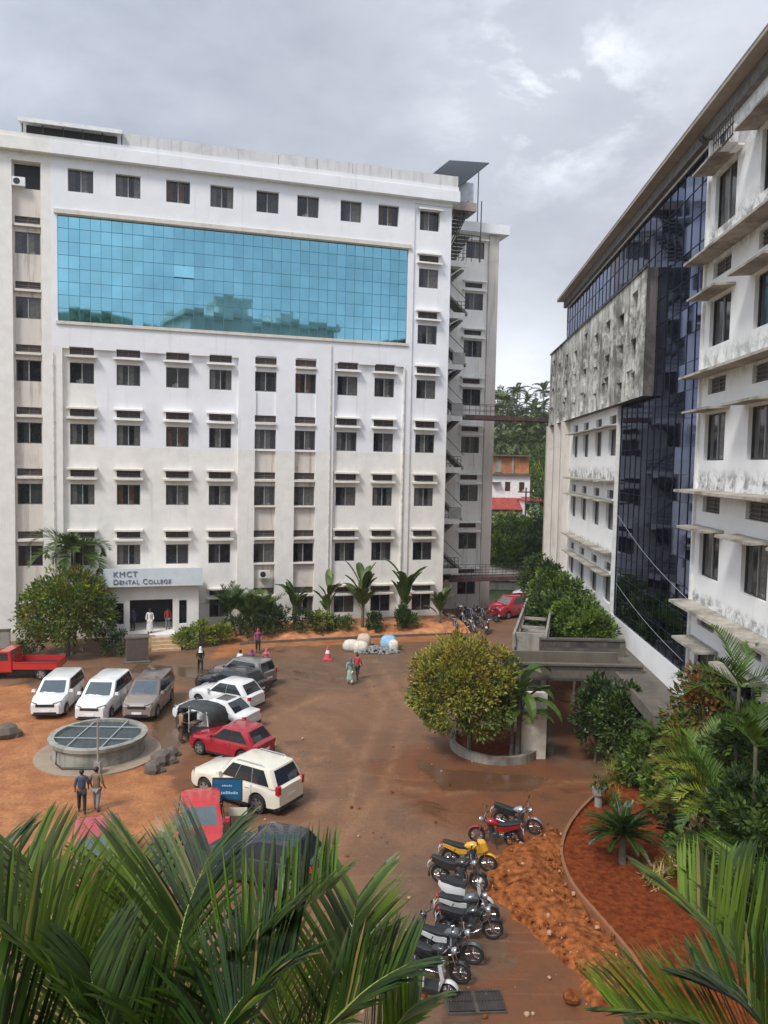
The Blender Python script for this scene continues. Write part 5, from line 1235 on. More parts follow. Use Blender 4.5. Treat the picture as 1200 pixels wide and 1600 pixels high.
    def sideq(xa0, xb0, xa1, xb1, t0=0.07, t1=0.88, nm='side_window'):
        for s_ in (1, -1):
            m = MB(); a, b = cab(t0), cab(t1)
            pts = []
            for t, (xa, xb) in ((t0, (xa0, xb0)), (0.5, ((xa0+xa1)/2, (xb0+xb1)/2)), (t1, (xa1, xb1))):
                w = cab(t)[2]+0.008; z = cab(t)[3]; pts.append([(xa, s_*w, z), ((xa+xb)/2, s_*w, z), (xb, s_*w, z)])
            for q in (0, 1):
                for k in (0, 1): m.face([pts[q][k], pts[q][k+1], pts[q+1][k+1], pts[q+1][k]])
            m.build(nm, glass, o)
    a, b = cab(0.07), cab(0.88)
    L0, L1 = a[0]+0.27, a[1]-0.24; T0, T1 = b[0]+0.33, b[1]-0.24
    if style == 'sedan': T0 += 0.08; L0 -= 0.05
    nsec = 3 if style in ('suv', 'mpv') else 2
    cuts = [0, 0.36, 0.72, 1] if nsec == 3 else [0, 0.5, 1]
    for k in range(nsec):
        g = 0.008
        sideq(L0+(L1-L0)*cuts[k]+g, L0+(L1-L0)*cuts[k+1]-g, T0+(T1-T0)*cuts[k]+g, T0+(T1-T0)*cuts[k+1]-g)
    for nm, ix, sg, gm in (('windscreen', 1, 1, tint or CARGL2), ('rear_window', 0, -1, glass)):
        m = MB(); rows_ = []
        for t in (0.10, 0.5, 0.88):
            c = cab(t); x = c[ix]+sg*0.012; w = c[2]*0.78; bul = 0.02*L*(1-t) if ix == 1 else 0.02
            rows_.append([(x, w, c[3]), (x+sg*bul*0.9, 0, c[3]), (x, -w, c[3])])
        for q in (0, 1):
            for k in (0, 1): m.face([rows_[q][k], rows_[q][k+1], rows_[q+1][k+1], rows_[q+1][k]])
        # wipers
        g_ = m.build(nm, gm, o)
        if ix == 1:
            m = MB(); c0, c1 = cab(0.1), cab(0.3)
            m.tube([(c0[1]+0.05, 0.1, c0[3]), (c1[1]+0.04, 0.55, c1[3]-.05)], 0.012, 4); m.tube([(c0[1]+0.05, -0.5, c0[3]), (c1[1]+0.04, -0.02, c1[3]-.05)], 0.012, 4); m.build('wiper', PLAST, g_)
    # underside, sills and arches
    m = MB(); m.box(-hl*0.93, hl*0.93, -W/2*0.80, W/2*0.80, 0.17, H*0.42); m.build('chassis', PLAST, o)
    for x in (fx, rx):
        for s_ in (1, -1): make_wheel(o, x, s_*(W/2-0.115), wr, 0.2, s_)
    # lights and front end
    zf = H*0.44
    for s_ in (1, -1):
        m = MB(); x = hl*0.955
        m.loft([[(hw(x)*1.0*s_ if 0 else 0, 0, 0)]*3]*1) if False else None
        pts = []
        for q, (xx, yy) in enumerate(((hl*1.003-0.02, 0.50), (hl*0.985, 0.74), (hl*0.90, 0.995))):
            yv = s_*yy*hw(min(xx, hl*.97)); pts.append([(xx+0.015, yv*1.0+s_*0.012, zf-0.02), (xx-0.0, yv+s_*0.012, zf+0.13+0.04*q)])
        for q in (0, 1): m.face([pts[q][0], pts[q+1][0], pts[q+1][1], pts[q][1]])
        m.build('headlight', LAMP, o)
        m = MB(); zr = H*0.50; w = hw(hl*0.95)
        zz0, zz1 = (zr-0.02, zr+0.30) if style in ('suv', 'mpv') else (zr+0.0, zr+0.17)
        m.box(-hl*0.995-0.012, -hl*0.93, s_*w*0.80 if s_ > 0 else -w*1.008, s_*w*1.008 if s_ > 0 else -w*0.80, zz0, zz1); m.build('tail_light', TAIL, o)
        m = MB(); xm = cf-0.25; m.box(xm-0.09, xm+0.09, min(s_*W*0.5, s_*(W*0.5+0.19)), max(s_*W*0.5, s_*(W*0.5+0.19)), zt+0.02, zt+0.15, taper=0.02); m.build('mirror', col, o)
        m = MB()
        for xx in ((L0+(L1-L0)*(cuts[-2])), L0+(L1-L0)*(cuts[1] if nsec == 3 else 0.04)):
            m.box(xx-0.006, xx+0.006, min(s_*hw(xx)*0.99, s_*(hw(xx)+0.003)), max(s_*hw(xx)*0.99, s_*(hw(xx)+0.003)), H*0.22, zt-0.06)
        m.box(rx+wr+0.1, fx-wr-0.1, min(s_*W*0.48, s_*(W*0.5+0.004)), max(s_*W*0.48, s_*(W*0.5+0.004)), 0.2, 0.30)
        m.build('door_seam', PLAST, o)
        m = MB()
        for xx in (L0+(L1-L0)*cuts[-2]+0.15, L0+(L1-L0)*(cuts[-3] if nsec == 3 else 0.06)+0.12): m.box(xx, xx+0.17, min(s_*hw(xx)*0.99, s_*(hw(xx)+0.022)), max(s_*hw(xx)*0.99, s_*(hw(xx)+0.022)), H*0.53, H*0.53+0.03)
        m.build('door_handle', col if col != WHITE else CHROME, o)
    m = MB(); m.box(hl*0.97, hl+0.02, -W*0.27, W*0.27, zf-0.07, zf+0.07, taper=0.01); m.box(hl*0.96, hl+0.012, -W*0.33, W*0.33, 0.28, 0.40, taper=0.01); m.build('grille', PLAST, o)
    m = MB(); m.box(hl, hl+0.03, -W*0.24, W*0.24, zf+0.03, zf+0.05); m.build('chrome_bar', CHROME, o)
    m = MB(); m.box(hl, hl+0.03, -0.25, 0.25, 0.41, 0.52); m.build('number_plate', WHITE, o); m = MB(); m.box(-hl-0.015, -hl+0.02, -0.25, 0.25, H*0.36, H*0.36+0.11); m.build('number_plate', WHITE, o)
    m = MB(); m.box(-hl*1.004, -hl*0.95, -W*0.40, W*0.40, 0.27, 0.40); m.build('rear_bumper_trim', PLAST, o)
    if rails:
        m = MB()
        for s_ in (1, -1): m.tube([(rf-0.3, s_*W*0.36, H-0.01), (rf-0.4, s_*W*0.36, H+0.05), (rb+0.45, s_*W*0.36, H+0.05), (rb+0.35, s_*W*0.36, H-0.01)], 0.022, 6)
        m.build('roof_rail', GALV, o)
    if sunroof: m = MB(); m.box(rf-0.95, rf-0.25, -0.42, 0.42, H-0.01, H+0.008); m.build('sunroof', CARGL, o)
    return o
def between(f, r, W, z=0):       # near-side wheel contact points front, rear -> centre and heading; the car lies beyond them
    a, b = G(*f), G(*r); c = (a+b)/2; h = head(b, a); n = Vector((-math.sin(h), math.cos(h), 0))
    if n.y < 0: n = -n
    c = c+n*W/2; return (c.x, c.y, 0), h
PW = paint('white', (0.74, 0.74, 0.73)); PC = paint('cream', (0.74, 0.70, 0.58)); PR = paint('red', (0.36, 0.016, 0.028)); PR2 = paint('bright_red', (0.50, 0.022, 0.022))
PB = paint('black', (0.022, 0.026, 0.032)); PG = paint('grey', (0.30, 0.29, 0.28), 0.5); PBR = paint('bronze', (0.20, 0.16, 0.14), 0.5); PRP = paint('faded_red', (0.42, 0.05, 0.075))
loc, h = between((322, 1246), (400, 1271), 1.85)
CAR1 = car('parked_car', 'cream suv parked nearest, behind the blue sign board', loc, h, 4.55, 1.87, 1.76, PC, 2.7, 'suv', wr=0.36, rails=True)
def row(cx, cy, dh=0): g = G(cx, cy); return (g.x, g.y, 0), h+R(dh)
l_, a_ = row(362, 1178, 4); car('parked_car', 'red hatchback squeezed between the cream suv and the rickshaw', l_, a_, 3.85, 1.66, 1.48, PR, 2.4, 'hatch')
l_, a_ = row(338, 1131, 6); car('parked_car', 'white saloon with dark sunroof, partly behind the rickshaw', l_, a_, 4.5, 1.74, 1.46, PW, 2.6, 'sedan', sunroof=True)
l_, a_ = row(354, 1103, 5); car('parked_car', 'white hatchback between the white saloon and the black car', l_, a_, 4.1, 1.70, 1.56, PW, 2.5, 'hatch')
l_, a_ = row(362, 1083, 4); car('parked_car', 'black car with red tail lamp in the middle of the parked row', l_, a_, 4.3, 1.72, 1.52, PB, 2.5, 'hatch')
l_, a_ = row(381, 1067, 2); car('parked_car', 'grey hatchback at the far end of the parked row', l_, a_, 3.9, 1.68, 1.60, PG, 2.4, 'mpv')
def facing(fpx, rpx, zr, L):
    f = G(*fpx, 0.3); r = P(*rpx, 40); d = ray(*rpx); t = (zr-CAMH)/d.z; r = Vector((d.x*t, d.y*t, 0)); hh = head(r, f); c = Vector((f.x, f.y, 0))-Vector((math.cos(hh), math.sin(hh), 0))*L/2
    return (c.x, c.y, 0), hh
l_, a_ = facing((70, 1116), (98, 1056), 1.5, 4.4); car('parked_car', 'white mpv on the left, nearest the red pickup', l_, a_, 4.4, 1.74, 1.68, PW, 2.65, 'mpv')
l_, a_ = facing((139, 1123), (170, 1056), 1.7, 4.6); car('parked_car', 'white mpv in the middle of the three facing the well', l_, a_, 4.58, 1.77, 1.76, PW, 2.75, 'mpv')
l_, a_ = facing((213, 1120), (230, 1062), 1.7, 4.6); car('parked_car', 'bronze mpv with dark roof, rightmost of the three facing the well', l_, a_, 4.55, 1.76, 1.74, paint('champagne', (0.36, 0.30, 0.26), 0.4), 2.75, 'mpv', roofmat=PBR)
# cars half hidden by the foreground fronds
g = G(312, 1318); car('parked_car', 'red car with pale windscreen edge, half hidden by palm fronds', (g.x, g.y, 0), R(-78), 3.8, 1.68, 1.48, PR2, 2.4, 'hatch')
g = G(150, 1372); car('parked_car', 'faded red car seen through the left palm fronds', (g.x, g.y, 0), R(-72), 3.9, 1.68, 1.52, PRP, 2.4, 'hatch')
g = G(412, 1366); car('parked_car', 'black hatchback just behind the palm frond tips', (g.x, g.y, 0), h+R(14), 4.0, 1.7, 1.50, PB, 2.45, 'hatch')
o = empty('tarpaulin', G(142, 1430), 0, 'orange tarpaulin heap glimpsed between the left palm fronds', 'tarpaulin'); m = MB()
rr = random.Random(4); m.loft([[(1.0*q*math.cos(a)*rr.uniform(.8, 1.2), .8*q*math.sin(a)*rr.uniform(.8, 1.2), hgt+rr.uniform(-.08, .08)) for a in [k*0.45 for k in range(14)]] for q, hgt in ((1, -0.1), (0.9, 0.45), (0.6, 0.8), (0.2, 0.95))]); m.build('sheet', mat('orange_tarp', (0.70, 0.13, 0.035), 0.5), o, sm=50)
# red car and dark car beyond the bikes
g = G(799, 962); car('parked_car', 'red car under the lower bridge at the far end of the yard', (g.x, g.y, 0), R(-142), 4.6, 1.9, 1.85, paint('crimson', (0.40, 0.012, 0.035)), 2.6, 'mpv', tint=GL[4])
g = G(842, 952); car('parked_car', 'dark car beside the red one in the shade of the lower bridge', (g.x, g.y, 0), R(-120), 4.1, 1.7, 1.5, PB, 2.5, 'hatch')
g = G(812, 925); car('parked_car', 'white van behind the red car under the lower bridge', (g.x+0.3, 75.5, 0), R(-160), 4.2, 1.75, 1.95, PW, 2.6, 'mpv')
# red pickup
g = G(34, 1056); PU = empty('pickup_truck', (g.x, g.y, 0), R(184), 'red pickup truck with open load bed at the left edge of the yard', 'pickup')
m = MB(); W = 1.68
cabp = [(0.25, 0.42), (2.3, 0.42), (2.35, 0.75), (2.25, 1.02), (1.55, 1.12), (0.95, 1.72), (0.35, 1.74), (0.25, 1.1)]
def extr(m, prof, w, mi=0, bev=0.05):
    m.loft([[(x, -w/2+bev*0.0, z) for x, z in prof]], mi, cap=False) if False else None
    n = len(prof); cx = sum(p[0] for p in prof)/n; cz = sum(p[1] for p in prof)/n
    def ins(k): return [(x+(cx-x)*k, z+(cz-z)*k) for x, z in prof]
    m.loft([[(x, -w/2, z) for x, z in ins(0.06)], [(x, -w/2+bev, z) for x, z in prof], [(x, w/2-bev, z) for x, z in prof], [(x, w/2, z) for x, z in ins(0.06)]], mi)
extr(m, cabp, W); m.build('cab', PR2, PU, sm=30)
m = MB(); m.box(-2.35, 0.2, -W/2, W/2, 0.62, 0.72); m.box(-2.35, 0.2, -W/2, -W/2+.05, 0.72, 1.08); m.box(-2.35, 0.2, W/2-.05, W/2, 0.72, 1.08); m.box(-2.40, -2.35, -W/2, W/2, 0.62, 1.08); m.box(0.15, 0.2, -W/2+.05, W/2-.05, 0.72, 1.15); m.box(-2.36, 0.21, -W/2-.03, -W/2, 1.03, 1.09); m.box(-2.36, 0.21, W/2, W/2+.03, 1.03, 1.09)
m.build('load_bed', PR2, PU)
m = MB(); m.box(-2.2, 0.1, -W/2+.06, W/2-.06, 0.721, 0.80); m.build('bed_liner', PLAST, PU)
m = MB()
for s_ in (1, -1): m.face([(0.45, s_*(W/2+.006), 1.15), (1.5, s_*(W/2+.006), 1.15), (0.95, s_*(W/2+.006), 1.62), (0.48, s_*(W/2+.006), 1.62)])
m.build('side_window', CARGL, PU); m = MB(); m.face([(1.60, -.7, 1.13), (1.60, .7, 1.13), (1.02, .66, 1.68), (1.02, -.66, 1.68)]); m.build('windscreen', CARGL2, PU)
for x in (1.55, -1.45):
    for s_ in (1, -1): make_wheel(PU, x, s_*(W/2-.08), 0.33, 0.2, s_)
m = MB(); m.box(-2.2, 2.2, -.6, .6, 0.3, 0.62); m.build('chassis', PLAST, PU); m = MB(); m.tube([(0.15, -.75, 1.1), (0.15, -.75, 1.8), (0.15, .75, 1.8), (0.15, .75, 1.1)], 0.03, 6); m.build('roll_bar', STEEL, PU)
for s_ in (1, -1): m = MB(); m.box(2.28, 2.37, s_*.62-.14, s_*.62+.14, 0.72, 0.88); m.build('headlight', LAMP, PU); m = MB(); m.box(-2.42, -2.395, s_*.74-.07, s_*.74+.07, 0.7, 0.95); m.build('tail_light', TAIL, PU)
# auto rickshaw
g = G(309, 1152); AU = empty('auto_rickshaw', (g.x, g.y, 0), h+R(2), 'black auto rickshaw with pale windscreen frame beside the red hatchback', 'rickshaw')
m = MB(); extr(m, [(-1.25, 0.35), (0.5, 0.35), (0.6, 0.42), (-0.1, 0.45), (-0.15, 0.75), (-1.25, 0.95), (-1.3, 0.6)], 1.3); m.loft([[(x, y*w, z) for y in (-.5, .5)]+[(x, y*w, z2) for y in (.5, -.5)] for x, w, z, z2 in ((0.55, 1.1, 0.35, 1.05), (0.95, 0.9, 0.4, 1.0), (1.2, 0.5, 0.5, 0.9))]); m.build('body', paint('rickshaw_black', (0.03, 0.03, 0.032)), AU, sm=35)
m = MB(); rings = []
for x, zc in ((0.75, 1.55), (0.6, 1.70), (0.0, 1.78), (-0.7, 1.76), (-1.15, 1.65), (-1.32, 1.35), (-1.33, 0.95)): 
    rings.append([(x, y, zc-0.10*abs(y/0.64)**3+o_) for y, o_ in ((-.66, -0.06), (-.64, 0), (-.35, 0), (0, 0), (.35, 0), (.64, 0), (.66, -0.06))])
m.loft(rings, cap=False, closed=False); m.build('canopy', mat('canvas_dark', (0.045, 0.05, 0.052), 0.75, var=0.25, bump=0.3, bscale=10), AU, sm=50)
m = MB(); m.tube([(0.95, -.5, 1.0), (0.72, -.55, 1.62), (0.72, .55, 1.62), (0.95, .5, 1.0)], 0.035, 6)
for s_ in (1, -1): m.tube([(0.0, s_*.62, 0.4), (0.0, s_*.62, 1.7)], 0.025, 6); m.tube([(-1.2, s_*.62, 0.9), (-1.1, s_*.63, 1.6)], 0.025, 6)
m.build('frame', WHITE, AU)
m = MB(); m.face([(0.955, -.47, 1.03), (0.955, .47, 1.03), (0.735, .52, 1.6), (0.735, -.52, 1.6)]); m.build('windscreen', CARGL2, AU)
m = MB(); m.box(-1.1, -0.6, -.55, .55, .6, .85); m.box(-1.2, -1.08, -.55, .55, .85, 1.3); m.box(0.0, 0.35, -.3, .3, .5, .75); m.build('seat', mat('seat_tan', (0.30, 0.20, 0.13), 0.6), AU)
make_wheel(AU, 1.05, 0, 0.22, 0.1, -1)
for s_ in (1, -1): make_wheel(AU, -0.85, s_*0.6, 0.22, 0.11, s_)
m = MB(); m.lathe([(0.0, 0), (0.09, 0), (0.1, -0.06), (0.05, -0.12)], 12, (1.26, 0, .85), 'x'); m.build('headlight', LAMP, AU)

# ================================================================ TWO-WHEELERS
def wheel2(parent, x, r, name):
    m = MB(); m.torus((0, 0, 0), r-0.05, 0.05, 26, 8, sy=0.85); o = m.build(name, BLACKR, parent, (x, 0, r), sm=60)
    m = MB(); m.torus((0, 0, 0), r-0.10, 0.018, 22, 5); m.lathe([(0.0, -0.05), (0.06, -0.05), (0.06, 0.05), (0, 0.05)], 10, (0, 0, 0), 'y'); m.lathe([(0.0, 0.03), (0.12, 0.03), (0.12, 0.036), (0, 0.036)], 14, (0, 0, 0), 'y')
    for k in range(8):
        a = 2*math.pi*k/8+.2; m.tube([(0.05*math.cos(a), 0.02*(-1)**k, 0.05*math.sin(a)), ((r-.1)*math.cos(a), 0, (r-.1)*math.sin(a))], 0.008, 4)
    m.build('rim', [CHROME], o); return o
def motorbike(label, loc, rz, tank, side=None, lean=0.12, cat='motorcycle', group='motorcycles parked in a row', fairing=False, rack=False):
    side = side or tank; o = empty('motorcycle', loc, rz, label, cat, group); o.rotation_euler = (lean, 0, rz)
    wheel2(o, 0.64, 0.31, 'front_wheel'); wheel2(o, -0.62, 0.31, 'rear_wheel')
    m = MB(); m.loft([[(x, y*w, z+(b if k else 0)) for k, (y, _) in enumerate(((0, 0),))] or [] for x, w, z, b in ()]) if False else None
    rings = []
    for x, w, z0, z1 in ((0.34, 0.07, 0.78, 0.88), (0.28, 0.12, 0.74, 0.97), (0.12, 0.15, 0.72, 1.0), (-0.05, 0.12, 0.74, 0.94), (-0.14, 0.07, 0.76, 0.86)):
        zc, hh = (z0+z1)/2, (z1-z0)/2; rings.append([(x, w*math.cos(a), zc+hh*math.sin(a)) for a in [2*math.pi*k/12 for k in range(12)]])
    m = MB(); m.loft(rings); m.build('tank', tank, o, sm=50)
    rings = []
    for x, w, z0, z1 in ((-0.08, 0.10, 0.76, 0.84), (-0.25, 0.13, 0.74, 0.84), (-0.55, 0.12, 0.78, 0.89), (-0.80, 0.09, 0.84, 0.94), (-0.88, 0.05, 0.87, 0.93)):
        rings.append([(x, -w, z0), (x, w, z0), (x, w*1.0, z1-.02), (x, w*.6, z1), (x, -w*.6, z1), (x, -w, z1-.02)])
    m = MB(); m.loft(rings); m.build('seat', mat('seat_black', (0.02, 0.02, 0.022), 0.55), o, sm=50)
    m = MB()
    for s_ in (1, -1): m.loft([[(x, s_*.11, z0), (x, s_*.135, z0), (x, s_*.135, z1), (x, s_*.11, z1)] for x, z0, z1 in ((-0.05, .60, .74), (-0.35, .58, .76), (-0.85, .78, .88))])
    m.build('side_panel', side, o)
    m = MB(); m.box(-0.15, 0.22, -0.13, 0.13, 0.32, 0.52, taper=0.03); m.lathe([(0.10, -0.17), (0.12, -0.14), (0.12, 0.14), (0.10, 0.17)], 14, (0.0, 0, 0.40), 'y')
    m.tube([(0.10, 0, 0.48), (0.18, 0, 0.74)], [0.10, 0.09], 10)
    for k in range(5): m.lathe([(0.115, k*0.045), (0.115, k*0.045+0.015)], 12, (0.11+k*0.013, 0, 0.52), 'z')
    m.build('engine', mat('engine_metal', (0.14, 0.14, 0.145), 0.4, 0.7, var=0.3), o)
    m = MB(); m.tube([(0.42, 0, 0.90), (0.2, 0, 0.68), (0.30, 0, 0.40), (-0.1, 0, 0.30), (-0.35, 0, 0.36), (-0.30, 0, 0.72), (0.2, 0, 0.74)], 0.022, 6)
    for s_ in (1, -1): m.tube([(-0.3, s_*.08, 0.36), (-0.62, s_*.09, 0.31)], 0.022, 6); m.tube([(-0.62, s_*.11, 0.33), (-0.42, s_*.12, 0.74)], 0.025, 6)
    m.tube([(0.0, 0.12, .3), (-0.1, .33, 0.0)], 0.015, 5); m.build('frame', PLAST, o)
    m = MB(); m.tube([(0.20, -.08, 0.60), (0.32, -.12, 0.42), (0.1, -.15, 0.28), (-0.25, -.16, 0.28), (-0.75, -.17, 0.38)], [0.022, .022, .025, .04, .045], 8); m.build('exhaust', CHROME, o, sm=50)
    m = MB()
    for s_ in (1, -1): m.tube([(0.64, s_*.09, 0.31), (0.44, s_*.09, 0.86)], [0.028, 0.024], 8)
    m.tube([(0.43, 0, 0.80), (0.40, 0, 0.98)], 0.035, 8); m.build('fork', CHROME, o)
    m = MB(); m.tube([(0.26, -.36, 1.02), (0.34, -.22, 1.05), (0.40, 0, 1.0), (0.34, .22, 1.05), (0.26, .36, 1.02)], 0.014, 6)
    m.build('handlebar', CHROME, o)
    for s_ in (1, -1):
        m = MB(); m.tube([(0.30, s_*.30, 1.04), (0.33, s_*.38, 1.18)], 0.009, 5); m.ball((0.33, s_*.40, 1.21), (0.03, .07, .045), 8); m.build('mirror', PLAST, o)
        m = MB(); m.tube([(0.24, s_*.42, 1.01), (0.28, s_*.32, 1.03)], 0.02, 6); m.build('grip', BLACKR, o)
    m = MB(); m.lathe([(0.0, 0.05), (0.09, 0.03), (0.10, -0.02), (0.05, -0.10)], 14, (0.52, 0, 0.92), 'x'); m.build('headlight', LAMP, o, sm=50)
    def guard(x, r, a0, a1, w):
        rings = []
        for k in range(9):
            a = R(a0+(a1-a0)*k/8); rings.append([(x+r*math.cos(a), -w, 0.31+r*math.sin(a)-.02), (x+(r+.015)*math.cos(a), 0, 0.31+(r+.015)*math.sin(a)), (x+r*math.cos(a), w, 0.31+r*math.sin(a)-.02), (x+(r-.02)*math.cos(a), 0, 0.31+(r-.02)*math.sin(a))])
        m = MB(); m.loft(rings); return m
    guard(0.64, 0.35, 40, 150, 0.07).build('front_mudguard', tank, o, sm=50); guard(-0.62, 0.37, 60, 200, 0.08).build('rear_mudguard', PLAST, o, sm=50)
    m = MB(); m.box(-0.94, -0.89, -.06, .06, .84, .90); m.build('tail_light', TAIL, o); m = MB(); m.box(-1.0, -0.985, -.1, .1, .55, .68); m.tube([(-0.88, 0, .8), (-.99, 0, .62)], 0.012, 4); m.build('number_plate', WHITE, o)
    if fairing: 
        m = MB(); m.loft([[(0.30, -.2, .75), (0.30, .2, .75), (0.28, .17, 1.02), (0.28, -.17, 1.02)], [(0.50, -.17, .74), (0.50, .17, .74), (0.46, .13, 1.06), (0.46, -.13, 1.06)], [(0.66, -.07, .82), (0.66, .07, .82), (0.56, .05, 1.02), (0.56, -.05, 1.02)]]); m.build('fairing', tank, o, sm=40)
    return o
def scooter(label, loc, rz, col, lean=0.1, group='motorcycles parked in a row'):
    o = empty('scooter', loc, rz, label, 'scooter', group); o.rotation_euler = (lean, 0, rz)
    wheel2(o, 0.58, 0.23, 'front_wheel'); wheel2(o, -0.56, 0.23, 'rear_wheel')
    rings = []
    for x, w, z0, z1 in ((-0.02, 0.13, 0.28, 0.62), (-0.15, 0.19, 0.30, 0.70), (-0.45, 0.20, 0.38, 0.72), (-0.75, 0.14, 0.50, 0.76), (-0.88, 0.06, 0.60, 0.72)):
        rings.append([(x, -w, z0), (x, w, z0), (x, w*1.05, (z0+z1)/2), (x, w*.8, z1), (x, -w*.8, z1), (x, -w*1.05, (z0+z1)/2)])
    m = MB(); m.loft(rings); m.build('rear_body', col, o, sm=50)
    m = MB(); m.loft([[(x, -w, z), (x, w, z), (x, w*.8, z+.09), (x, -w*.8, z+.09)] for x, w, z in ((0.0, .12, .70), (-0.3, .16, .71), (-0.75, .13, .76), (-.85, .06, .78))]); m.build('seat', mat('seat_black', (0.02, 0.02, 0.022), 0.55), o, sm=50)
    m = MB(); m.box(-0.05, 0.36, -.17, .17, 0.24, 0.29); m.build('floorboard', PLAST, o)
    m = MB(); m.loft([[(0.34, -.17, .26), (0.34, .17, .26), (0.38, .15, .26), (0.38, -.15, .26)], [(0.42, -.21, .60), (0.42, .21, .60), (0.50, .14, .60), (0.50, -.14, .60)], [(0.33, -.12, .90), (0.33, .12, .90), (0.42, .08, .90), (0.42, -.08, .90)]]); m.build('apron', col, o, sm=50)
    rings = []
    for k in range(8): a = R(20+k*18); rings.append([(0.58+.27*math.cos(a), -.08, .23+.27*math.sin(a)-.03), (0.58+.28*math.cos(a), 0, .23+.28*math.sin(a)), (0.58+.27*math.cos(a), .08, .23+.27*math.sin(a)-.03)])
    m = MB(); m.loft(rings, cap=False, closed=False); m.build('front_mudguard', col, o, sm=50)
    m = MB(); m.tube([(0.58, .07, .23), (0.46, .06, .6)], 0.02, 6); m.tube([(0.40, 0, .85), (0.36, 0, .98)], 0.035, 8); m.tube([(0.26, -.33, 1.0), (0.36, 0, .98), (0.26, .33, 1.0)], 0.014, 6); m.build('handlebar', PLAST, o)
    m = MB(); m.ball((0.40, 0, .97), (0.10, .12, .08), 10); m.build('front_cowl', col, o, sm=60); m = MB(); m.ball((0.48, 0, .97), (0.03, .07, .05), 8); m.build('headlight', LAMP, o)
    for s_ in (1, -1): m = MB(); m.tube([(0.30, s_*.26, 1.0), (0.32, s_*.33, 1.14)], 0.009, 5); m.ball((0.32, s_*.35, 1.18), (0.03, .06, .045), 8); m.build('mirror', PLAST, o)
    m = MB(); m.box(-0.5, -0.1, .05, .16, .18, .36); m.tube([(-0.2, -.14, .25), (-.8, -.2, .3)], [.03, .045], 8); m.tube([(0.0, 0.1, .25), (-0.05, .28, 0.0)], 0.012, 5); m.build('engine', PLAST, o)
    m = MB(); m.ball((-0.88, 0, .70), (.03, .07, .05), 8); m.build('tail_light', TAIL, o); return o
def bike_at(f, r, lift=0.0):
    a, b = G(*f), G(*r); c = (a+b)/2; return (c.x, c.y, lift), head(b, a)
TB = paint('bike_black', (0.02, 0.02, 0.022)); TRD = paint('bike_red', (0.30, 0.01, 0.015)); TY = paint('bike_yellow', (0.70, 0.36, 0.03)); TS = paint('bike_silver', (0.42, 0.43, 0.45), 0.6); TW = paint('bike_white', (0.62, 0.63, 0.64)); TBL = paint('bike_blue', (0.05, 0.09, 0.2)); TGR = paint('bike_grey', (0.12, 0.13, 0.14), 0.4)
BK_ = [('m', (838, 1303), (779, 1292), TS, TB, 'silver cruiser motorcycle at the top right of the bike row', {}), ('m', (741, 1316), (805, 1322), TRD, TRD, 'dark red motorcycle facing left beside the silver cruiser', {}),
       ('m', (765, 1362), (699, 1352), TY, TY, 'yellow motorcycle near the top of the bike row', {'fairing': True}), ('m', (752, 1392), (682, 1378), TB, TB, 'black motorcycle directly below the yellow one', {}),
       ('s', (758, 1422), (700, 1412), TW, None, 'white scooter with black seat in the middle of the row', {}), ('m', (764, 1446), (696, 1440), TGR, TW, 'grey motorcycle with white panels below the white scooter', {}),
       ('m', (768, 1468), (700, 1462), TB, TB, 'black motorcycle with its front wheel turned out beyond the others', {}), ('m', (736, 1508), (668, 1492), TGR, TW, 'motorcycle whose spoked front wheel stands clear near the drain', {}),
       ('m', (714, 1534), (650, 1520), TB, TB, 'dark motorcycle half covered by a palm frond', {}), ('s', (690, 1556), (640, 1548), TW, None, 'white scooter at the bottom of the row beside the frond', {}),
       ('m', (545, 1515), (600, 1468), TW, TW, 'white faired motorcycle seen between the palm fronds', {'fairing': True}), ('s', (655, 1480), (702, 1498), TGR, None, 'grey scooter behind the tip of the long palm frond', {})]
for k, (t_, f, r, c1, c2, lab, kw) in enumerate(BK_):
    l_, a_ = bike_at(f, r)
    a_ += R(random.uniform(-5, 5))
    if t_ == 'm': motorbike(lab, l_, a_, c1, c2, lean=0.10 if k != 1 else -0.1, **kw)
    else: scooter(lab, l_, a_, c1)
FARB = [((700, 975), 60, TGR, 'leftmost dark motorcycle of the far group by the wing'), ((712, 984), 75, TGR, 'grey motorcycle second from the left in the far group'), ((724, 978), 80, TB, 'black motorcycle third from the left in the far group'), ((736, 986), 85, TS, 'silver motorcycle in the middle of the far group'), ((748, 980), 80, TB, 'black motorcycle right of the silver one in the far group'), ((760, 988), 95, TGR, 'grey motorcycle nearest the viewer in the far group'), ((716, 966), 70, TB, 'black motorcycle at the back left of the far group'), ((734, 966), 85, TBL, 'blue motorcycle at the back of the far group'), ((752, 966), 78, TB, 'black motorcycle at the back right of the far group'), ((768, 970), 70, TRD, 'reddish motorcycle at the right end of the far group'), ((780, 966), 60, TB, 'black motorcycle in front of the far red car')]
for (p, a_, c, lab) in FARB:
    g = G(*p); motorbike(lab, (g.x, g.y, 0), R(-a_+random.uniform(-16, 16)+(180 if a_ in (70, 95) else 0)), c, c, group='motorcycles by the wing')

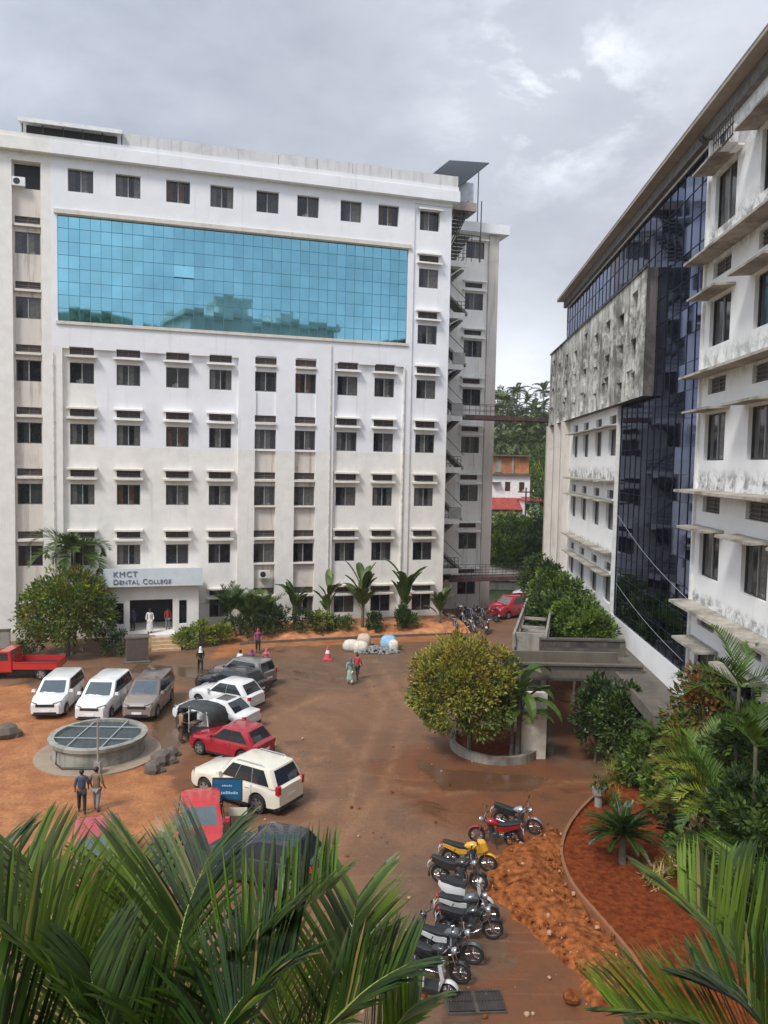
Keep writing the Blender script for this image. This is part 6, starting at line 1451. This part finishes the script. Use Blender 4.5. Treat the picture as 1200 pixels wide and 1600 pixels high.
# ================================================================ PEOPLE
def skin_mesh(name, vs, es, rs, material, parent, sub=1):
    me = bpy.data.meshes.new(name); me.from_pydata([tuple(v) for v in vs], es, []); o = bpy.data.objects.new(name, me); COL.objects.link(o)
    sk = o.modifiers.new('skin', 'SKIN'); sk.use_smooth_shade = True; su = o.modifiers.new('sub', 'SUBSURF'); su.levels = sub; su.render_levels = sub
    for i, r in enumerate(rs): me.skin_vertices[0].data[i].radius = r if isinstance(r, tuple) else (r, r)
    me.skin_vertices[0].data[0].use_root = True
    dg = bpy.context.evaluated_depsgraph_get(); dg.update()
    me2 = bpy.data.meshes.new_from_object(o.evaluated_get(dg)); bpy.data.objects.remove(o)
    me2.materials.clear(); me2.materials.append(material); me2.name = name
    q = link(name, me2, parent); return q
def person(label, loc, rz, shirt, trousers, h=1.66, stride=0.0, arms=(0.1, 0.1), robe=None, scarf=None, scarfmat=None, bend=0.0, hairc=None, sit=False, group=None):
    """faces local -y"""
    o = empty('person', loc, rz, label, 'person', group); s = h/1.66
    st = stride
    def V(x, y, z): return Vector((x*s, y*s, z*s))
    hip = 0.86; b = bend
    A = {}
    vs = [V(0, 0, hip), V(0, -0.02*b, 1.05), V(0, -0.10*b, 1.28), V(0, -0.16*b, 1.40), V(0, -0.20*b-0.01, 1.46), V(0, -0.22*b-0.015, 1.55), V(0, -0.22*b-0.01, 1.62)]
    rs = [(0.145*s, .10*s), (0.125*s, .09*s), (0.155*s, .095*s), (0.10*s, .07*s), (.05*s, .05*s), (.078*s, .092*s), (.062*s, .075*s)]
    es = [(0, 1), (1, 2), (2, 3), (3, 4), (4, 5), (5, 6)]
    vs.append(V(0, -0.115-0.22*b, 1.535)); rs.append(.014*s); es.append((5, 7))      # nose
    for i, sd_ in enumerate((1, -1)):
        f = st*sd_
        n0 = len(vs); vs += [V(sd_*.09, 0, hip-.05), V(sd_*.10, -f*0.22-0.01, .46), V(sd_*.10, -f*0.36+0.03, .08), V(sd_*.105, -f*0.36-.12, .035)]
        rs += [.09*s, .058*s, .040*s, (.038*s, .025*s)]; es += [(0, n0), (n0, n0+1), (n0+1, n0+2), (n0+2, n0+3)]
        a = arms[i]; n1 = len(vs); sh = 1.37; fy = -a*0.45+f*0.15
        vs += [V(sd_*.18, -0.14*b, sh), V(sd_*.235, 0.02-.14*b+f*.08, 1.12), V(sd_*(.24-.05*a), fy-.10*b-.05, .88+.28*a), V(sd_*(.24-.06*a), fy-.13-.1*b+.03, .80+.36*a)]
        rs += [.052*s, .040*s, .028*s, (.035*s, .018*s)]; es += [(3, n1), (n1, n1+1), (n1+1, n1+2), (n1+2, n1+3)]
        hd = vs[n1+3]; dv = (vs[n1+3]-vs[n1+2]).normalized()
        for q in range(4):
            n2 = len(vs); off = Vector(((q-1.5)*.018*s, 0, 0)); L_ = (.065, .075, .07, .055)[q]*s
            vs += [hd+off+dv*L_*.5, hd+off*1.1+dv*L_+Vector((0, -.01*s, 0))]; rs += [.009*s, .007*s]; es += [(n1+3, n2), (n2, n2+1)]
        n2 = len(vs); vs += [hd+Vector((-sd_*.035*s, -.02*s, 0))+dv*.02*s]; rs += [.009*s]; es += [(n1+3, n2)]
    skin_mesh('body', vs, es, rs, SKIN, o)
    for e_ in (1, -1):
        pass
    m = MB()
    for sd_ in (1, -1): m.ball((sd_*.032*s, -0.098*s-.22*b*s, 1.565*s), .012*s, 6, m=5)
    m.build('eyes', HAIR, o)
    hm = MB(); hm.ball((0, (-0.22*b+0.015)*s, 1.60*s), (.090*s, .105*s, .095*s), 12, m=8); hm.build('hair' if not scarf else 'headscarf', scarfmat if scarf else (hairc or HAIR), o, sm=60)
    if scarf: hm = MB(); hm.loft([[(.10*s*k*math.cos(a), (.03+.10*k*math.sin(a))*s, z*s) for a in [j*.6283 for j in range(10)]] for k, z in ((1.0, 1.58), (1.0, 1.45), (1.7, 1.32))]); hm.build('scarf_drape', scarfmat, o, sm=60)
    # shirt: torso + upper arms
    iv = [0, 1, 2, 3]; sv = [vs[k]*1.0 for k in iv]; sv[0] = sv[0]+Vector((0, 0, -.06*s)); sr = [(.160*s, .118*s), (.145*s, .11*s), (.172*s, .115*s), (.11*s, .085*s)]; se = [(0, 1), (1, 2), (2, 3)]
    base = 8
    for i, sd_ in enumerate((1, -1)):
        n1 = 8+i*(4+4+8+1)+4; k = len(sv); sv += [vs[n1], vs[n1+1], vs[n1+1].lerp(vs[n1+2], .35 if not robe else .9)]; sr += [.066*s, .056*s, .05*s]; se += [(3, k), (k, k+1), (k+1, k+2)]
    skin_mesh('shirt', sv, se, sr, shirt, o)
    if robe:
        m = MB(); m.loft([[(w*s*math.cos(a), d*s*math.sin(a)+.0, z*s) for a in [j*2*math.pi/14 for j in range(14)]] for w, d, z in ((.19, .15, .95), (.20, .17, .70), (.22, .19, .45), (.24, .21, robe))]); m.build('robe', shirt, o, sm=60)
    tv = [vs[0]+Vector((0, 0, .0))]; tr = [(.152*s, .11*s)]; te = []
    for i, sd_ in enumerate((1, -1)):
        n0 = 8+i*17; k = len(tv); tv += [vs[n0], vs[n0+1], vs[n0+2]+Vector((0, 0, .03*s))]; tr += [.103*s, .075*s, .062*s]; te += [(0, k), (k, k+1), (k+1, k+2)]
    skin_mesh('trousers', tv, te, tr, trousers, o)
    m = MB()
    for i in (0, 1): f = vs[8+i*17+3]; m.ball((f.x, f.y+.05*s, .035*s), (.05*s, .13*s, .045*s), 8, m=5)
    m.build('shoes', PLAST, o, sm=60)
    return o
def cl(n, c): return mat('cloth_'+n, c, 0.85, var=0.15, scale=5)
WHT = cl('white', (0.70, 0.70, 0.70)); BLK = cl('black', (0.02, 0.02, 0.025)); NVY = cl('navy', (0.05, 0.07, 0.12)); GRY = cl('grey', (0.22, 0.22, 0.22)); REDC = cl('red', (0.45, 0.05, 0.06)); PUR = cl('purple', (0.22, 0.05, 0.16)); PNK = cl('pink', (0.55, 0.15, 0.2)); GRN = cl('green', (0.28, 0.38, 0.32)); OLV = cl('khaki', (0.20, 0.15, 0.09)); BRN = cl('brown', (0.12, 0.06, 0.05)); MAU = cl('mauve', (0.35, 0.13, 0.24))
g = to_w(-23.35, -3.3, 0.9); person('person in a long white robe standing in the entrance doorway', (g.x, g.y, 0.9), R(16), WHT, WHT, 1.72, robe=0.16)
g = to_w(-22.1, -2.3, 0.9); person('person in a red top at the right side of the entrance doorway', (g.x, g.y, 0.9), R(30), REDC, GRY, 1.62)
g = to_w(-24.55, -2.3, 0.9); person('person in dark clothes leaning at the left side of the entrance doorway', (g.x, g.y, 0.9), R(-10), NVY, BLK, 1.62)
person('person in black with a white headscarf walking in front of the porch bushes', G(313, 1050), R(200), BLK, BLK, 1.62, 0.5, (0.3, 0.1), scarf=True, scarfmat=WHT)
person('person in a white shirt beside the far parked car', G(374, 1057), R(150), WHT, GRY, 1.66, 0, (0.6, 0.2), bend=0.4)
person('person in purple with a pink scarf standing left of the pair behind the grey car', G(393, 1053), R(190), MAU, PUR, 1.58, robe=0.4, scarf=True, scarfmat=PUR)
person('person in pink beside the one in purple behind the grey car', G(416, 1051), R(170), PNK, PNK, 1.55, robe=0.45, scarf=True, scarfmat=PNK)
person('person in a purple top and dark trousers on the edge of the earth bank', G(403, 1019), R(10), PUR, BLK, 1.66, 0.4, (0.3, 0.3), scarf=True, scarfmat=REDC)
person('person in pale green with a dark headscarf crossing the middle of the yard', G(547, 1069), R(185), GRN, WHT, 1.58, 0.4, robe=0.35, scarf=True, scarfmat=cl('slate', (0.10, 0.13, 0.14)))
person('person in a red top and black trousers beside the one in pale green', G(558, 1061), R(160), REDC, BLK, 1.6, 0.7, (0.2, 0.2))
person('person in a dark blue shirt left of the two below the round well', G(128, 1270), R(200), NVY, BLK, 1.66, 0.4)
person('person in khaki right of the two below the round well', G(151, 1266), R(170), OLV, GRY, 1.68, 0.3)
dr = person('driver in brown standing beside the auto rickshaw', G(283, 1160), R(120), cl('tan', (0.35, 0.2, 0.12)), BRN, 1.6, 0, (0.5, 0.4))

# ================================================================ YARD THINGS
g = G(156, 1197); WC = Vector((-12.85, 34.4, 0)); WL = empty('round_well', WC, 0, 'round concrete well covered with dark mesh and pale bars', 'well')
m = MB(); rr_ = [(2.0, -0.1), (2.0, 0.72), (2.13, 0.74), (2.15, 0.90), (1.88, 0.92), (1.86, 0.3)]
m.lathe(rr_, 56, cap=False); m.build('ring_wall', CONC_L if False else wall_mat('well_wall', (0.36, 0.35, 0.30), amount=0.6, streak=1.0, thresh=0.45, dirt=(0.11, 0.12, 0.10)), WL, sm=30)
m = MB(); m.lathe([(1.87, 0.80), (1.1, 0.86), (0.0, 0.88)], 40, cap=False); m.build('mesh_cover', mat('well_mesh', (0.055, 0.075, 0.08), 0.6, var=0.4, scale=8, bump=0.5, bscale=60), WL)
m = MB()
for k in (-0.75, 0.75):
    w = math.sqrt(1.9**2-k*k); m.box(k-0.02, k+0.02, -w, w, 0.90, 0.93); m.box(-w, w, k-0.02, k+0.02, 0.935, 0.96)
m.build('cover_bar', mat('bar_pale', (0.42, 0.44, 0.43), 0.6), WL)
m = MB(); m.lathe([(2.02, -0.05), (2.75, -0.05), (2.75, 0.03), (2.02, 0.05)], 48, cap=False); m.build('apron', wall_mat('well_apron', (0.33, 0.26, 0.19), amount=0.6, streak=0.2, thresh=0.45, dirt=(0.2, 0.12, 0.07)), WL)
m = MB(); m.tube([(0.8, -2.1, 0.12), (-0.8, -2.15, 0.12), (-1.15, -1.9, 0.2), (-1.15, -1.8, 0.7)], 0.04, 6); m.build('pipe', STEEL, WL)
g = G(153, 1210); o = empty('thin_post', g, 0, 'thin pale post standing in front of the round well', 'post'); m = MB(); m.tube([(0, 0, -.1), (0, 0, 2.45)], 0.045, 8); m.box(-0.13, 0.13, -0.13, 0.13, -.05, 0.55); m.build('post', GALV, o)
m = MB(); m.box(-0.10, 0.10, -0.05, 0.05, 2.3, 2.4); m.build('cap', GALV, o)
rr = random.Random(8)
def rock(m, c, r, rr, mi=0):
    m.loft([[(c[0]+r*q*math.cos(a)*rr.uniform(.75, 1.2), c[1]+r*q*math.sin(a)*rr.uniform(.75, 1.2), c[2]+h*r) for a in [k*0.9 for k in range(7)]] for q, h in ((0.9, -0.3), (1.05, 0.2), (0.8, 0.7), (0.3, 0.95))], mi)
for i, (p, r, lab) in enumerate((((252, 1192), 0.50, 'large broken concrete lump right of the round well'), ((238, 1206), 0.38, 'broken concrete lump touching the apron of the round well'), ((268, 1180), 0.30, 'smaller rubble lump nearest the red hatchback'), ((10, 1150), 0.55, 'grey rock at the left edge of the orange soil'))):
    m = MB(); g = G(*p); rock(m, (0, 0, 0.1), r, rr); rock(m, (r*0.8, .1, 0), r*.6, rr); o = m.build('rubble_lump', CONC, None, g, sm=25); tag(o, lab, 'rubble')
SB = empty('sign_board', G(355, 1283), R(2), 'blue sign board with white script on two thin legs before the cream suv', 'sign')
m = MB(); m.box(-0.52, 0.52, -.02, .02, 0.85, 1.62); m.build('panel', mat('sign_blue', (0.02, 0.12, 0.24), 0.35, var=0.2, scale=2), SB)
m = MB(); m.box(-0.56, 0.56, -.03, .03, 0.80, 0.85); m.box(-0.56, 0.56, -.03, .03, 1.62, 1.66); m.box(-.56, -.52, -.03, .03, .85, 1.62); m.box(.52, .56, -.03, .03, .85, 1.62)
for x in (-.45, .45): m.tube([(x, .02, -.1), (x, .02, .82)], 0.02, 6)
m.build('frame', STEEL, SB)
m = MB(); rr = random.Random(3)
for row_, (z, hh) in enumerate(((1.34, .07), (1.05, .11))):
    x = -0.38 if row_ else -.2
    while x < (0.38 if row_ else .2): w = rr.uniform(.04, .09); m.box(x, x+w, -.026, -.021, z, z+hh*rr.uniform(.6, 1)); x += w+.025
m.build('lettering', mat('sign_script', (0.45, 0.6, 0.7), 0.5), SB)
o = empty('small_board', G(372, 1290), R(4), 'small blank white board low in front of the cream suv rear wheel', 'sign'); m = MB(); m.box(-.33, .33, -.02, .02, .38, .68); m.build('panel', PC, o); m = MB()
for x in (-.28, .28): m.tube([(x, .02, -.1), (x, .02, .4)], 0.015, 6)
m.build('legs', STEEL, o)
# cabinet by the porch steps
CB = empty('brown_cabinet', G(214, 1034), RZL, 'brown grey cabinet standing below the porch beside the steps', 'cabinet'); m = MB(); m.box(-.72, .72, 0, .9, -.05, 1.55); m.box(-.78, .78, -.05, .95, 1.55, 1.66); m.build('body', mat('cabinet_brown', (0.13, 0.105, 0.09), 0.7, var=0.3), CB)
m = MB(); m.box(-.62, .62, -.02, 0, .12, 1.42)
for k in range(6): m.box(-.6, .6, -.03, -.021, .2+k*.2, .23+k*.2)
m.build('door', mat('cabinet_door', (0.10, 0.075, 0.065), 0.6), CB); m = MB(); m.box(-.85, .85, -.3, 1.1, -.12, .06); m.build('base', CONC, CB)
# traffic cone
g = G(512, 1030); TC = empty('traffic_cone', g, 0, 'faded red and white traffic cone standing alone in the yard', 'cone'); m = MB(); m.box(-.3, .3, -.3, .3, -.02, .06); m.lathe([(0.25, .06), (0.17, .42)], 18); m.lathe([(0.115, .64), (0.05, .95)], 18); m.build('cone', mat('cone_red', (0.60, 0.08, 0.10), 0.6), TC, sm=40); m = MB(); m.lathe([(0.171, .42), (0.114, .64)], 18); m.build('band', WHITE, TC)
# sacks and gravel
def sack(c, s, material, label, name='sack', seed=0):
    rr = random.Random(seed); m = MB(); rings = []
    for q, z in ((0.7, -.05), (1, .12), (1.05, .32), (.85, .5), (.45, .58)): rings.append([(s[0]*q*math.copysign(abs(math.cos(a))**.6, math.cos(a))*rr.uniform(.93, 1.05), s[1]*q*math.copysign(abs(math.sin(a))**.6, math.sin(a))*rr.uniform(.93, 1.05), s[2]*z/.58) for a in [j*2*math.pi/16+.05 for j in range(16)]])
    m.loft(rings); o = m.build(name, material, None, c, sm=60); tag(o, label, name); return o
SCK = mat('sack_white', (0.66, 0.60, 0.52), 0.85, var=0.2, scale=5, bump=0.5, bscale=12)
sack(G(549, 1016), (0.6, .5, .75), SCK, 'large white bag on the left of the heap in front of the earth bank', seed=1); sack(G(563, 1017), (0.55, .45, .7), SCK, 'white bag with dark marks right of the largest bag', seed=2)
sack(G(569, 1008), (0.5, .45, .85), mat('sack_beige', (0.55, 0.42, 0.32), 0.85), 'beige bag standing behind the white bags', seed=3); sack(G(607, 1014), (0.6, .5, 1.0), mat('sack_blue', (0.28, 0.46, 0.62), 0.7, var=0.3), 'light blue bag at the right of the gravel heap', seed=4)
sack(G(615, 1017), (0.35, .35, .8), SCK, 'narrow pale bag leaning on the light blue bag', seed=5)
m = MB(); rr = random.Random(6)
for k in range(260): 
    a = rr.uniform(0, 6.28); q = rr.random()**.6; c = (1.7*q*math.cos(a), .75*q*math.sin(a), .38*(1-q)); rock(m, c, rr.uniform(.06, .14), rr)
tag(m.build('gravel_heap', mat('gravel', (0.24, 0.235, 0.23), 0.9, var=0.3, island=0.3), None, G(588, 1018)), 'grey gravel heap between the white bags and the blue bag', None, None, 'stuff')
# drain grating, stone, green sheet, concrete post with bucket, small debris
g = G(742, 1566); DG = empty('drain_grating', (g.x, g.y, 0.0), R(4), 'two iron drain gratings set in the ground below the bikes', 'drain'); m = MB(); m.box(-.74, .74, -.40, .40, -.04, 0.015); m.build('surround', mat('drain_dark', (0.07, 0.055, 0.045), 0.9, var=0.4), DG); m = MB()
for x0_ in (-.7, .06):
    for k in range(9): m.box(x0_+k*.075, x0_+k*.075+.035, -.35, .35, .016, .05)
    for y in (-.35, 0, .33): m.box(x0_, x0_+.64, y, y+.03, .02, .055)
m.build('bars', STEEL, DG)
m = MB(); rock(m, (0, 0, 0.14), .17, random.Random(2)); tag(m.build('black_stone', mat('stone_black', (0.06, 0.065, 0.075), 0.6), None, G(950, 1520), sm=25), 'dark grey stone lying on the edge of the orange soil', 'stone')
m = MB(); rock(m, (0, 0, 0.14), .2, random.Random(9)); tag(m.build('red_clod', SOILO, None, G(892, 1567), sm=25), 'large red clod below the soil heap', 'clod')
o = empty('green_sheet', G(997, 1226), R(10), 'small green plastic sheet beside the bright shrub', 'sheet'); m = MB(); m.loft([[(-.5, -.2, .1), (.45, -.25, .12), (.4, .25, .1), (-.45, .2, .1)], [(-.42, -.1, .38), (.38, -.12, .34), (.3, .15, .36), (-.3, .15, .42)]]); m.build('sheet', mat('plastic_green', (0.03, 0.28, 0.16), 0.4), o)
o = empty('stone_planter', G(935, 1263), 0, 'grey stone planter post at the tip of the red bed', 'planter'); m = MB(); m.lathe([(.16, -.1), (.16, .55), (.26, .6), (.28, .85), (.22, .85), (.2, .7), (0, .7)], 14, cap=False); m.build('pot', CONC_L, o, sm=40); m = MB(); crown(m, (0, 0, 1.0), (.3, .3, .25), 16, 10, .14, random.Random(3), [0]); m.build('foliage', [LG], o)
o = empty('water_tap_block', G(857, 1178), 0, 'small grey block with tap beside the cream pier', 'block'); m = MB(); m.box(-.2, .2, -.15, .15, -.1, .45); m.build('block', CONC, o); m = MB(); m.tube([(0, 0, .45), (0, 0, .7), (0, -.15, .7)], .025, 6); m.build('tap', GALV, o)
o = empty('tree_stump', G(895, 1098), 0, 'short dark stump on the red patch beyond the footbridge', 'stump'); m = MB(); m.tube([(0, 0, -.1), (.05, 0, .6)], [.15, .1], 8); m.tube([(0, 0, .3), (-.35, .1, .5)], .04, 5); m.build('stump', BARK, o)
o = empty('low_wall', G(6, 1012), RZL, 'low stained compound wall at the left edge behind the pickup', 'wall'); m = MB(); m.box(-6, 0.4, 0, .2, -.1, 1.2); m.build('wall', CONC_L, o); m = MB(); m.box(-6.05, 0.45, -.04, .24, 1.2, 1.3); m.build('coping', CONC, o)
# overhead cable in front of the right block
m = MB()
for (a, b, s_) in ((world_R(-15, -0.15, 11.0), world_R(-2.2, -0.15, 8.2), .3), (world_R(-14, -0.2, 7.0), world_R(-2.2, -.2, 5.6), .2)):
    m.tube([a.lerp(b, k/10)+Vector((0, 0, -s_*math.sin(math.pi*k/10))) for k in range(11)], .014, 4)
tag(m.build('cable', GALV), 'thin slack cables slung along the navy glass', 'cable')
# litter of small stones on the yard
m = MB(); rr = random.Random(31)
for k in range(170):
    px, py = rr.uniform(330, 860), rr.uniform(1060, 1590); g = G(px, py); rock(m, (g.x, g.y, .0), rr.choice([.02, .03, .03, .05, .07]), rr, rr.choice([0, 1]))
tag(m.build('loose_stones', [mat('pale_stone', (0.42, 0.27, 0.17), 0.9), SOILO]), 'loose stones scattered over the yard', None, None, 'stuff')
S.render.resolution_x = 768; S.render.resolution_y = 1024

# ---------------------------------------------------------------- humid air
m = MB(); m.box(-900, 900, -900, 1100, -12, 90); hz_ = m.build('haze', [])
hm = bpy.data.materials.new('humid_air'); hm.use_nodes = True; t = hm.node_tree
for n in list(t.nodes): t.nodes.remove(n)
o_ = t.nodes.new('ShaderNodeOutputMaterial'); pv = t.nodes.new('ShaderNodeVolumePrincipled'); pv.inputs['Color'].default_value = (0.86, 0.9, 0.95, 1); pv.inputs['Density'].default_value = 0.0003
t.links.new(pv.outputs[0], o_.inputs['Volume']); hz_.data.materials.clear(); hz_.data.materials.append(hm); tag(hz_, kind='stuff')
